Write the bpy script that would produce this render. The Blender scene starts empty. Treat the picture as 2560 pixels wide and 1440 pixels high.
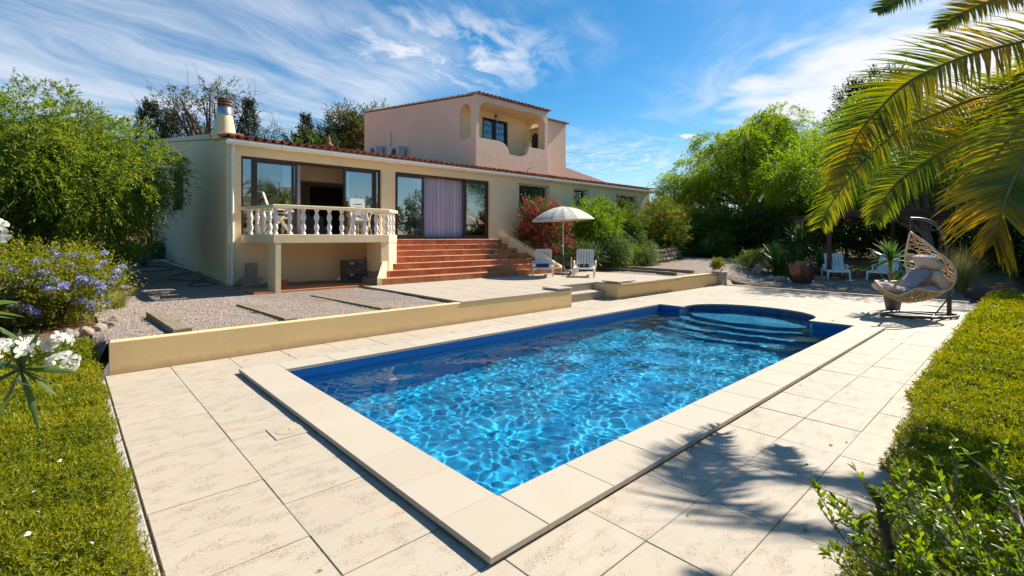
import bpy, bmesh, math, random
import numpy as np
from mathutils import Vector, Matrix

# ------------------------------------------------------------------ camera, light, exposure
scene = bpy.context.scene
C = scene.collection
R = math.radians
cam_d = bpy.data.cameras.new('camera')
cam = bpy.data.objects.new('camera', cam_d); C.objects.link(cam)
cam.location = (0, 0, 1.65)
HEAD = math.atan2(.7348, .6783)                # heading of the view, measured from the pool's long axis
cam.rotation_euler = (R(90), 0, HEAD - R(90))
cam_d.sensor_width = 36; cam_d.lens = 17.06; cam_d.shift_y = -125/2560
cam_d.clip_start = .05; cam_d.clip_end = 2000
scene.camera = cam
scene.view_settings.view_transform = 'Standard'; scene.view_settings.look = 'None'
scene.view_settings.gamma = 1; scene.view_settings.use_curve_mapping = False
scene.view_settings.exposure = 1.05
SUN_EL, SUN_AZ = R(41), R(-5.5)                  # azimuth from +X towards +Y
sun_d = bpy.data.lights.new('sun', 'SUN'); sun = bpy.data.objects.new('sun', sun_d); C.objects.link(sun)
sun_d.energy = 4.3; sun_d.angle = R(.53); sun_d.color = (1, .93, .82)
sv = Vector((math.cos(SUN_EL)*math.cos(SUN_AZ), math.cos(SUN_EL)*math.sin(SUN_AZ), math.sin(SUN_EL)))
sun.rotation_euler = sv.to_track_quat('Z', 'Y').to_euler(); sun.location = (0, 0, 30)
sun_d.cycles.is_caustics_light = True
cy = scene.cycles
cy.use_denoising = True; cy.max_bounces = 10; cy.diffuse_bounces = 4; cy.glossy_bounces = 4
cy.transmission_bounces = 8; cy.transparent_max_bounces = 16; cy.caustics_reflective = False
cy.caustics_refractive = True; cy.sample_clamp_indirect = 6; cy.blur_glossy = .3
rng = np.random.default_rng(7); random.seed(7)

class NT:                                       # small node-tree helper
    def __init__(s, nt): s.nt = nt; s.n = nt.nodes; s.l = nt.links
    def new(s, t, **k):
        n = s.n.new(t)
        for a, b in k.items(): setattr(n, a, b)
        return n
    def put(s, sock, v):
        if isinstance(v, bpy.types.NodeSocket): s.l.new(v, sock)
        elif v is not None: sock.default_value = v
    def math(s, op, a, b=None, c=None, clamp=False):
        n = s.new('ShaderNodeMath', operation=op, use_clamp=clamp)
        s.put(n.inputs[0], a); s.put(n.inputs[1], b)
        if c is not None: s.put(n.inputs[2], c)
        return n.outputs[0]
    def vmath(s, op, a, b=None):
        n = s.new('ShaderNodeVectorMath', operation=op); s.put(n.inputs[0], a); s.put(n.inputs[1], b)
        return n.outputs[0]
    def ss(s, x, a, b, lo=0., hi=1.):
        n = s.new('ShaderNodeMapRange', interpolation_type='SMOOTHSTEP')
        s.put(n.inputs[0], x); s.put(n.inputs[1], a); s.put(n.inputs[2], b); s.put(n.inputs[3], lo); s.put(n.inputs[4], hi)
        return n.outputs[0]
    def noise(s, vec, scale, detail=4, rough=.5, dist=0, col=False):
        n = s.new('ShaderNodeTexNoise'); s.put(n.inputs['Vector'], vec); n.inputs['Scale'].default_value = scale
        n.inputs['Detail'].default_value = detail; n.inputs['Roughness'].default_value = rough; n.inputs['Distortion'].default_value = dist
        return n.outputs['Color' if col else 'Fac']
    def voro(s, vec, scale, feature='F1', out='Distance', rnd=1.):
        n = s.new('ShaderNodeTexVoronoi', feature=feature); s.put(n.inputs['Vector'], vec); n.inputs['Scale'].default_value = scale
        n.inputs['Randomness'].default_value = rnd
        return n.outputs[out]
    def mapping(s, vec, scale=(1, 1, 1), rot=(0, 0, 0), loc=(0, 0, 0)):
        n = s.new('ShaderNodeMapping'); s.put(n.inputs[0], vec); n.inputs['Scale'].default_value = scale
        n.inputs['Rotation'].default_value = rot; n.inputs['Location'].default_value = loc
        return n.outputs[0]
    def mix(s, f, a, b, mode='MIX'):
        n = s.new('ShaderNodeMix', data_type='RGBA', blend_type=mode); s.put(n.inputs[0], f)
        for sk, v in ((n.inputs[6], a), (n.inputs[7], b)):
            if isinstance(v, tuple): v = (*v, 1) if len(v) == 3 else v
            s.put(sk, v)
        return n.outputs[2]
    def ramp(s, f, stops, interp='LINEAR'):
        n = s.new('ShaderNodeValToRGB'); s.put(n.inputs[0], f); cr = n.color_ramp; cr.interpolation = interp
        while len(cr.elements) < len(stops): cr.elements.new(.5)
        for e, (p, c) in zip(cr.elements, stops): e.position = p; e.color = (*c, 1)
        return n.outputs[0]
    def bump(s, h, strength=.3, dist=.01, normal=None):
        n = s.new('ShaderNodeBump'); s.put(n.inputs['Height'], h); n.inputs['Strength'].default_value = strength
        n.inputs['Distance'].default_value = dist
        if normal is not None: s.put(n.inputs['Normal'], normal)
        return n.outputs[0]

# ------------------------------------------------------------------ sky
world = bpy.data.worlds.new('World'); scene.world = world; world.use_nodes = True
w = NT(world.node_tree); w.n.clear()
sky = w.new('ShaderNodeTexSky', sky_type='NISHITA'); sky.sun_disc = False
sky.sun_elevation = SUN_EL; sky.sun_rotation = R(90) - SUN_AZ
sky.air_density = 1.0; sky.dust_density = .35; sky.ozone_density = 3.0; sky.altitude = 100
hsv = w.new('ShaderNodeHueSaturation'); hsv.inputs['Saturation'].default_value = 1.42; hsv.inputs['Value'].default_value = .97
hsv.inputs['Hue'].default_value = .492
w.l.new(sky.outputs[0], hsv.inputs['Color'])
tc = w.new('ShaderNodeTexCoord').outputs['Generated']
sep = w.new('ShaderNodeSeparateXYZ'); w.l.new(tc, sep.inputs[0])
zc = w.math('MAXIMUM', sep.outputs[2], .04)
px = w.math('DIVIDE', sep.outputs[0], zc); py = w.math('DIVIDE', sep.outputs[1], zc)
comb = w.new('ShaderNodeCombineXYZ'); w.l.new(px, comb.inputs[0]); w.l.new(py, comb.inputs[1])
P2 = comb.outputs[0]
def rotm(v, deg): return w.mapping(v, rot=(0, 0, R(deg)))
def ell(cx, cy_, rx, ry, soft=.5, rot=0):
    q = w.mapping(w.vmath('SUBTRACT', P2, (cx, cy_, 0)), rot=(0, 0, rot))
    q = w.vmath('DIVIDE', q, (rx, ry, 1))
    n = w.new('ShaderNodeVectorMath', operation='LENGTH'); w.l.new(q, n.inputs[0])
    return w.ss(n.outputs['Value'], 1 + soft, 1 - soft)
warp = w.vmath('ADD', P2, w.vmath('SCALE', w.vmath('SUBTRACT', w.noise(P2, .9, 3, .5, col=True), (.5, .5, .5)), None))
warp.node.inputs[1].links[0].from_node.inputs['Scale'].default_value = .9
streak = w.noise(w.mapping(rotm(warp, -27), (.42, 1.55, 1)), 1.0, 6, .5, .25)
fine = w.noise(w.mapping(rotm(warp, -30), (1.2, 5.0, 1)), 1.7, 7, .62, .2)
sf = w.math('ADD', w.math('MULTIPLY', streak, .78), w.math('MULTIPLY', fine, .22))
cir = ell(.25, 3.75, 2.3, 2.3, .45)
clear = ell(2.55, 3.0, .75, 1.6, .4, R(10))
cirrus = w.ss(w.math('ADD', sf, w.math('MULTIPLY', cir, .19)), .46, .88)
cirrus = w.math('MULTIPLY', cirrus, w.math('SUBTRACT', 1.0, w.math('MULTIPLY', clear, .85)))
puff = w.noise(w.mapping(rotm(warp, -38), (1.5, 3.2, 1)), 1.5, 9, .64, .3)
patch = w.math('MULTIPLY', ell(1.52, 2.22, .60, .50, .75), w.ss(puff, .36, .68))
cum = w.noise(P2, 1.3, 9, .6, .2)
right = w.ss(w.math('ADD', ell(4.25, .30, 1.45, 1.35, .55), w.math('MULTIPLY', w.math('SUBTRACT', cum, .5), 1.7)), .22, .85)
small = w.ss(w.math('ADD', ell(4.55, 2.32, .2, .09, .8), w.math('MULTIPLY', w.math('SUBTRACT', cum, .5), .9)), .45, .9)
low = w.math('MULTIPLY', ell(5.3, 3.6, 1.6, 1.2, .6), w.ss(puff, .38, .75, 0, .75))
cov = w.math('MAXIMUM', w.math('MULTIPLY', cirrus, .72), w.math('MULTIPLY', patch, .88))
cov = w.math('MAXIMUM', w.math('MAXIMUM', cov, low), w.math('MAXIMUM', right, small))
haze_f = w.ss(sep.outputs[2], .16, .0, 0, .2)
bg1 = w.new('ShaderNodeBackground'); bg1.inputs[1].default_value = .068
w.l.new(hsv.outputs[0], bg1.inputs[0])
bg2 = w.new('ShaderNodeBackground'); bg2.inputs[0].default_value = (.93, .95, 1, 1); bg2.inputs[1].default_value = .50
mx = w.new('ShaderNodeMixShader'); w.put(mx.inputs[0], w.math('MAXIMUM', cov, haze_f, clamp=True))
w.l.new(bg1.outputs[0], mx.inputs[1]); w.l.new(bg2.outputs[0], mx.inputs[2])
wo = w.new('ShaderNodeOutputWorld'); w.l.new(mx.outputs[0], wo.inputs[0])
world.cycles.sampling_method = 'MANUAL'; world.cycles.sample_map_resolution = 512

# ------------------------------------------------------------------ materials
MATS = {}
def mat(name, fn):
    m = bpy.data.materials.new(name); m.use_nodes = True
    t = NT(m.node_tree); t.n.clear()
    out = t.new('ShaderNodeOutputMaterial'); sh = fn(t); t.l.new(sh, out.inputs[0])
    MATS[name] = m
    return m
def pbsdf(t, color, rough=.6, normal=None, spec=.5, metal=0., trans=0., **k):
    b = t.new('ShaderNodeBsdfPrincipled')
    if isinstance(color, tuple): color = (*color, 1)
    t.put(b.inputs['Base Color'], color); t.put(b.inputs['Roughness'], rough); t.put(b.inputs['Metallic'], metal)
    b.inputs['Specular IOR Level'].default_value = spec
    if normal is not None: t.put(b.inputs['Normal'], normal)
    for a, v in k.items(): t.put(b.inputs[a.replace('_', ' ')], v)
    return b.outputs[0]
def objco(t): return t.new('ShaderNodeTexCoord').outputs['Object']
def posco(t): return t.new('ShaderNodeNewGeometry').outputs['Position']
def rnd_obj(t): return t.new('ShaderNodeObjectInfo').outputs['Random']
def rnd_isl(t): return t.new('ShaderNodeNewGeometry').outputs['Random Per Island']
def plain(name, col, rough=.5, var=.12, spec=.5, metal=0., scale=6, bump=.0):
    def f(t):
        p = posco(t)
        n = t.noise(p, scale, 5, .6)
        c = t.mix(t.ss(n, .3, .7), tuple(x*(1-var) for x in col), tuple(min(1, x*(1+var)) for x in col))
        nb = t.bump(t.noise(p, scale*12, 4, .6), bump, .004) if bump else None
        return pbsdf(t, c, rough, nb, spec, metal)
    return mat(name, f)
def plaster(name, col, dirt, bs=.28):
    def f(t):
        p = posco(t)
        big = t.noise(p, .7, 5, .6); mid = t.noise(t.mapping(p, (2.2, 2.2, .22)), 3, 6, .62)
        c = t.mix(t.ss(big, .3, .72), tuple(x*.93 for x in col), col)
        c = t.mix(t.math('MULTIPLY', t.ss(mid, .52, .82), .42), c, dirt)
        z_ = t.new('ShaderNodeSeparateXYZ'); t.put(z_.inputs[0], p); edge = t.math('ADD', z_.outputs[2], t.math('MULTIPLY', t.noise(p, 5, 4, .7), -.16))
        c = t.mix(t.ss(edge, .03, -.06, 0, .55), c, tuple(x*.62 for x in dirt))            # splash dirt at the foot of the walls
        spots = t.voro(p, 9, 'F1'); c = t.mix(t.math('MULTIPLY', t.ss(spots, .09, .03), t.ss(t.noise(p, 2.1, 2), .5, .64, 0, .5)), c, tuple(x*.6 for x in dirt))
        h = t.math('ADD', t.noise(p, 26, 5, .62), t.math('MULTIPLY', t.noise(p, 7, 3, .5), .9))
        return pbsdf(t, c, .9, t.bump(h, bs, .012), .25)
    return mat(name, f)
plaster('plaster_cream', (.90, .71, .43), (.80, .61, .36))
plaster('plaster_gold', (.86, .60, .29), (.76, .52, .25), .10)
plaster('plaster_peach', (.82, .62, .46), (.74, .54, .39), .6)
plaster('plaster_side', (.84, .66, .42), (.74, .57, .36))
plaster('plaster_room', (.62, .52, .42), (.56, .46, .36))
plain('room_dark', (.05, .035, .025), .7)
plain('white_paint', (.74, .70, .64), .55, .06, scale=9, bump=.15)
plain('gutter_white', (.78, .76, .72), .4, .05)
plain('baluster_white', (.80, .75, .68), .6, .07, scale=14, bump=.2)
plain('bronze_frame', (.045, .022, .016), .38, .2)
plain('grille_black', (.012, .012, .013), .45, .2)
plain('dark_metal', (.05, .052, .05), .42, .15)
plain('steel', (.55, .55, .55), .25, .08, metal=.9)
plain('plastic_white', (.80, .74, .65), .42, .06, scale=11)
plain('plastic_grey_white', (.78, .76, .71), .42, .06, scale=11)
plain('ac_white', (.55, .54, .55), .5, .06)
plain('crate_grey', (.12, .11, .10), .7, .2)
plain('towel_blue', (.035, .085, .23), .95, .25, scale=40, bump=.6)
plain('towel_dark', (.02, .035, .05), .95, .3, scale=40, bump=.6)
plain('towel_stripe', (.32, .36, .36), .95, .2, scale=40, bump=.6)
plain('canopy_fabric', (.62, .57, .48), .85, .05, scale=3)
plain('pole_wood', (.62, .50, .38), .5, .12, scale=5)
plain('stone_base', (.11, .10, .095), .85, .3, scale=20, bump=.5)
plain('pot_dark', (.085, .075, .07), .55, .12)
plain('hose_green', (.03, .06, .035), .5, .3)
plain('cushion_beige', (.60, .49, .42), .9, .08, scale=20, bump=.35)
plain('cushion_grey', (.30, .29, .31), .9, .12, scale=30, bump=.35)
plain('cushion_pale', (.45, .42, .38), .9, .1, scale=30, bump=.3)
plain('rattan', (.56, .38, .20), .55, .25, scale=20)
plain('rattan_rim', (.62, .48, .34), .5, .15, scale=20)
plain('pergola_wood', (.10, .035, .026), .7, .25, scale=8, bump=.4)
plain('clay_pot', (.38, .13, .06), .85, .2, scale=9, bump=.4)
plain('clay_brown', (.20, .085, .05), .7, .25, scale=9, bump=.4)
plain('wire_black', (.03, .03, .035), .6)
plain('lamp_glass', (.6, .55, .48), .3)
plain('lid_plastic', (.46, .38, .27), .6, .08)
def f_tile_roof(t):
    p = posco(t); r = rnd_obj(t); ri = rnd_isl(t)
    c = t.ramp(t.math('FRACT', t.math('ADD', r, t.math('MULTIPLY', ri, 3.7))), [(0, (.27, .075, .04)), (.4, (.44, .14, .07)), (.75, (.52, .20, .11)), (1, (.34, .13, .085))])
    n = t.noise(p, 14, 6, .7)
    c = t.mix(t.ss(n, .50, .78, 0, .75), c, (.10, .065, .05)); c = t.mix(t.ss(t.noise(p, 5, 4), .6, .8, 0, .5), c, (.40, .30, .22))
    return pbsdf(t, c, .85, t.bump(n, .4, .006), .3)
mat('roof_tile', f_tile_roof)
def f_terra(t):
    p = posco(t); r = rnd_obj(t)
    c = t.ramp(r, [(0, (.46, .155, .06)), (.5, (.58, .225, .095)), (1, (.66, .29, .13))])
    n = t.noise(p, 5, 6, .65)
    c = t.mix(t.ss(n, .42, .75, 0, .6), c, (.28, .09, .045)); c = t.mix(t.ss(t.noise(p, 22, 4, .7), .58, .75, 0, .5), c, (.50, .27, .16))
    return pbsdf(t, c, .5, t.bump(t.noise(p, 60, 3), .2, .003), .4)
mat('terracotta', f_terra)
def f_trav(t, base=(.47, .40, .305), pit=1.0, tone=.0):
    p = posco(t); r = rnd_obj(t)
    sh = t.new('ShaderNodeCombineXYZ'); t.put(sh.inputs[0], t.math('MULTIPLY', r, 37.)); t.put(sh.inputs[1], t.math('MULTIPLY', r, 71.))
    q = t.vmath('ADD', p, sh.outputs[0])
    qs = t.mapping(q, (1, 1.7, 1))
    band = t.noise(t.mapping(q, (.8, 5.5, 1)), 2.4, 6, .65, .6)
    c = t.mix(t.ss(band, .35, .7), tuple(x*.975 for x in base), tuple(min(.85, x*1.05) for x in base))
    c = t.mix(t.math('MULTIPLY', r, .36), c, tuple(x*.85 for x in base))
    c = t.mix(t.ss(t.noise(q, 1.1, 4, .6), .52, .75, 0, .35), c, (.52, .37, .22))
    warpq = t.vmath('ADD', qs, t.vmath('SCALE', t.noise(q, 22, 3, .5, col=True), None)); warpq.node.inputs[1].links[0].from_node.inputs['Scale'].default_value = .02
    v1 = t.voro(warpq, 62); v2 = t.voro(warpq, 120)
    dens = t.ss(t.noise(qs, 5.2, 4, .62), .37, .64)
    rad = t.math('MULTIPLY', dens, .36)
    pm = t.math('MAXIMUM', t.ss(t.math('SUBTRACT', v1, rad), .04, -.08), t.math('MULTIPLY', t.ss(t.math('SUBTRACT', v2, t.math('MULTIPLY', rad, 1.15)), .05, -.08), .7))
    pm = t.math('MULTIPLY', pm, pit*.85)
    c = t.mix(t.math('MULTIPLY', pm, .9), c, (.22, .15, .09))
    fine = t.noise(q, 150, 3, .6)
    h = t.math('SUBTRACT', t.math('MULTIPLY', fine, .15), pm)
    return pbsdf(t, c, .72, t.bump(h, .35, .005), .35)
mat('travertine', f_trav)
mat('travertine_pale', lambda t: f_trav(t, (.46, .39, .30), .3))
def f_cope(t):
    p = posco(t); r = rnd_obj(t)
    c = t.ramp(r, [(0, (.46, .39, .295)), (.5, (.50, .43, .335)), (1, (.48, .415, .325))])
    c = t.mix(t.ss(t.noise(p, 1.6, 5, .6), .45, .72, 0, .4), c, (.47, .38, .27))
    sp = t.noise(p, 190, 3, .7); c = t.mix(t.ss(sp, .60, .72, 0, .35), c, (.40, .32, .24))
    return pbsdf(t, c, .75, t.bump(sp, .3, .002), .3)
mat('coping_stone', f_cope)
def f_gravel(t):
    p = posco(t)
    v = t.new('ShaderNodeTexVoronoi'); t.put(v.inputs['Vector'], p); v.inputs['Scale'].default_value = 58
    c = t.ramp(t.new('ShaderNodeSeparateColor').outputs[0], [(0, (.22, .18, .155)), (.35, (.39, .32, .265)), (.7, (.50, .41, .34)), (1, (.62, .53, .45))])
    t.l.new(v.outputs['Color'], c.node.inputs[0].links[0].from_node.inputs[0])
    c = t.mix(t.ss(v.outputs['Distance'], .25, .62, 0, .75), c, (.10, .075, .06))
    c = t.mix(t.ss(t.noise(p, .55, 4, .6), .5, .7, 0, .5), c, (.30, .17, .10))
    return pbsdf(t, c, .9, t.bump(t.math('SUBTRACT', 1., v.outputs['Distance']), 1., .012), .2)
mat('gravel', f_gravel)
def f_pebble(t):
    c = t.ramp(rnd_isl(t), [(0, (.20, .17, .15)), (.3, (.36, .30, .255)), (.6, (.46, .38, .32)), (.85, (.40, .26, .18)), (1, (.64, .57, .50))])
    return pbsdf(t, c, .8, None, .3)
mat('pebble', f_pebble)
def f_soil(t):
    p = posco(t); n = t.noise(p, 3, 8, .7)
    c = t.ramp(n, [(.3, (.09, .05, .03)), (.5, (.19, .11, .06)), (.7, (.27, .16, .09))])
    c = t.mix(t.ss(t.noise(p, .35, 4), .48, .6), c, t.mix(t.noise(p, 9, 5), (.10, .12, .03), (.22, .20, .08)))
    return pbsdf(t, c, .95, t.bump(t.noise(p, 30, 6, .7), 1., .03), .1)
mat('soil', f_soil)
mat('bed_dark', lambda t: pbsdf(t, t.mix(t.noise(posco(t), 12, 5), (.06, .075, .008), (.11, .115, .012)), .95, None, .1))
plain('joint_sand', (.16, .12, .085), .95, .3, scale=30)
plain('mortar', (.34, .28, .21), .95, .25, scale=30, bump=.6)
plain('kerb_concrete', (.36, .33, .29), .9, .25, scale=9, bump=.5)
def f_wood(t):
    p = posco(t); g = t.noise(t.mapping(p, (14, 1.2, 14), rot=(0, 0, R(4))), 4, 6, .7, .6)
    c = t.ramp(g, [(.3, (.13, .095, .06)), (.55, (.30, .24, .165)), (.75, (.42, .35, .26))])
    return pbsdf(t, c, .9, t.bump(g, .8, .01), .15)
mat('sleeper_wood', f_wood)
def f_rock(t):
    p = posco(t); n = t.noise(p, 6, 8, .7)
    c = t.mix(t.math('MULTIPLY', rnd_obj(t), .8), t.mix(n, (.20, .13, .09), (.50, .38, .27)), t.mix(n, (.16, .14, .12), (.42, .38, .33)))
    return pbsdf(t, c, .92, t.bump(n, 1., .03), .2)
mat('rock', f_rock)
mat('rock_dark', lambda t: pbsdf(t, t.mix(t.noise(posco(t), 7, 7, .7), (.03, .02, .018), (.15, .085, .065)), .85, t.bump(t.noise(posco(t), 9, 8, .7), 1., .04), .3))
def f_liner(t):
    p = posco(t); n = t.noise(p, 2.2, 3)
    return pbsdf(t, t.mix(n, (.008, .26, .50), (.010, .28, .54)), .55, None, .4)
mat('pool_liner', f_liner)  # side tone of the liner, darkened to carry the shade on the basin walls
mat('liner_floor_lit', lambda t: pbsdf(t, t.mix(t.noise(posco(t), 2.2, 3), (.008, .35, .63), (.010, .38, .67)), .55, None, .4))  # same liner on the floor, painted lighter as if sunlit
mat('liner_top_shade', lambda t: pbsdf(t, t.mix(t.noise(posco(t), 2.2, 3), (.008, .12, .36), (.010, .14, .40)), .45, None, .4))  # same liner above the water, shade painted in as navy
mat('mosaic_blue', lambda t: pbsdf(t, t.ramp(rnd_isl(t), [(0, (.012, .04, .13)), (.5, (.02, .065, .20)), (1, (.035, .11, .28))]), .2, None, .5))
plain('mosaic_grout', (.20, .27, .36), .8)
plain('light_blue_strip', (.25, .55, .68), .4, .05)
def f_water(t):
    g = t.new('ShaderNodeBsdfGlass'); g.inputs['IOR'].default_value = 1.333; g.inputs['Roughness'].default_value = 0.
    g.inputs['Color'].default_value = (.80, .985, 1.0, 1)
    return g.outputs[0]
mat('water', f_water)
def f_glass(t):
    tr = t.new('ShaderNodeBsdfTransparent'); tr.inputs[0].default_value = (.80, .84, .86, 1)
    gl = t.new('ShaderNodeBsdfGlossy'); gl.inputs['Roughness'].default_value = .015; gl.inputs[0].default_value = (1, 1, 1, 1)
    p = posco(t); gl_n = t.bump(t.noise(p, .9, 2), .05, .02); t.l.new(gl_n, gl.inputs['Normal'])
    fr = t.new('ShaderNodeFresnel'); fr.inputs[0].default_value = 1.65
    m = t.new('ShaderNodeMixShader'); t.put(m.inputs[0], t.math('MINIMUM', t.math('ADD', t.math('MULTIPLY', fr.outputs[0], 1.2), .16), .95)); t.l.new(tr.outputs[0], m.inputs[1]); t.l.new(gl.outputs[0], m.inputs[2])
    return m.outputs[0]
mat('window_glass', f_glass)
def fabric(name, col, tr=.45, tcol=None):
    def f(t):
        d = t.new('ShaderNodeBsdfDiffuse'); d.inputs[0].default_value = (*col, 1)
        x = t.new('ShaderNodeBsdfTranslucent'); x.inputs[0].default_value = (*(tcol or col), 1)
        m = t.new('ShaderNodeMixShader'); m.inputs[0].default_value = tr; t.l.new(d.outputs[0], m.inputs[1]); t.l.new(x.outputs[0], m.inputs[2])
        return m.outputs[0]
    return mat(name, f)
fabric('curtain_lilac', (.72, .69, .85), .35)
fabric('net_curtain', (.45, .47, .48), .35)
def leaf(name, cols, tr=.4, rough=.5, tboost=1.5, var=.35, spec=.35):
    """cols: list of (position, colour); colour picked at random for each leaf, drifting over the crown"""
    def f(t):
        p = posco(t)
        r = t.math('ADD', t.math('MULTIPLY', rnd_isl(t), 1-var), t.math('MULTIPLY', t.ss(t.noise(p, .9, 3, .6), .3, .7), var))
        c = t.ramp(r, cols)
        b = pbsdf(t, c, rough, None, spec)
        x = t.new('ShaderNodeBsdfTranslucent'); hv = t.new('ShaderNodeHueSaturation'); hv.inputs['Value'].default_value = tboost; hv.inputs['Saturation'].default_value = 1.1
        hv.inputs['Hue'].default_value = .485
        t.l.new(c, hv.inputs['Color']); t.l.new(hv.outputs[0], x.inputs[0])
        m = t.new('ShaderNodeMixShader'); m.inputs[0].default_value = tr; t.l.new(b, m.inputs[1]); t.l.new(x.outputs[0], m.inputs[2])
        return m.outputs[0]
    return mat(name, f)
leaf('leaf_bottlebrush', [(0, (.05, .09, .014)), (.4, (.13, .20, .024)), (.8, (.24, .31, .035)), (1, (.32, .34, .06))], .5)
leaf('leaf_dark', [(0, (.024, .052, .010)), (.6, (.065, .115, .018)), (1, (.16, .21, .028))])
leaf('leaf_mid', [(0, (.035, .08, .010)), (.6, (.09, .16, .018)), (1, (.18, .24, .025))])
leaf('leaf_lime', [(0, (.07, .15, .015)), (.5, (.14, .25, .022)), (1, (.24, .34, .035))], .45)
leaf('leaf_pepper', [(0, (.07, .14, .015)), (.5, (.17, .28, .022)), (1, (.28, .38, .03))], .6)
leaf('leaf_olive', [(0, (.03, .045, .012)), (.5, (.075, .085, .02)), (.85, (.15, .12, .03)), (1, (.20, .13, .035))])
leaf('leaf_yellowgreen', [(0, (.06, .10, .008)), (.5, (.21, .24, .015)), (1, (.42, .37, .03))])
leaf('leaf_cypress', [(0, (.010, .022, .009)), (1, (.04, .065, .018))], .15)
leaf('leaf_lawn', [(0, (.08, .12, .006)), (.45, (.20, .24, .010)), (.8, (.34, .33, .014)), (1, (.44, .34, .03))], .42, var=.45)
leaf('leaf_oleander', [(0, (.05, .10, .03)), (.6, (.10, .17, .05)), (1, (.17, .24, .08))], .35, .4)
leaf('leaf_shrub', [(0, (.06, .12, .012)), (.5, (.14, .23, .02)), (1, (.24, .32, .035))], .45, .38)
leaf('leaf_agave', [(0, (.07, .13, .05)), (1, (.14, .22, .09))], .2)
leaf('leaf_yucca', [(0, (.04, .10, .02)), (.7, (.09, .17, .035)), (1, (.17, .24, .06))], .3, .35)
leaf('leaf_palm', [(0, (.04, .08, .010)), (.4, (.11, .165, .014)), (.66, (.28, .27, .018)), (.90, (.50, .34, .02)), (1, (.50, .23, .02))], .55, .38, 1.7, .5, .5)
leaf('leaf_palm_yellow', [(0, (.06, .11, .012)), (.42, (.17, .21, .016)), (.74, (.42, .32, .02)), (1, (.55, .24, .02))], .5, .38, 1.6, .45, .5)
leaf('leaf_rosemary', [(0, (.05, .10, .02)), (1, (.15, .22, .045))], .35)
leaf('leaf_drygrass', [(0, (.16, .18, .04)), (1, (.46, .40, .16))], .4)
leaf('flower_white', [(0, (.72, .70, .58)), (1, (.85, .84, .78))], .35, .6, 1.1)
leaf('flower_blue', [(0, (.34, .37, .74)), (.6, (.50, .52, .85)), (1, (.70, .70, .88))], .35, .6, 1.1)
leaf('flower_red', [(0, (.40, .012, .04)), (.6, (.70, .05, .11)), (1, (.80, .18, .20))], .3, .6, 1.1)
leaf('flower_yellow', [(0, (.75, .38, .02)), (1, (.85, .60, .05))], .3, .6, 1.1)
leaf('flower_redtree', [(0, (.28, .05, .05)), (1, (.45, .12, .12))], .3, .6, 1.1)
def f_bark(t):
    p = posco(t); n = t.noise(t.mapping(p, (1, 1, .25)), 24, 6, .7)
    return pbsdf(t, t.ramp(n, [(.3, (.04, .028, .022)), (.55, (.14, .10, .08)), (.75, (.27, .22, .18))]), .95, t.bump(n, 1., .012), .15)
mat('bark', f_bark)
plain('bark_pale', (.24, .185, .14), .95, .3, scale=14, bump=.9)
plain('petiole', (.30, .20, .035), .6, .3, scale=12)
M = MATS

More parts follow.
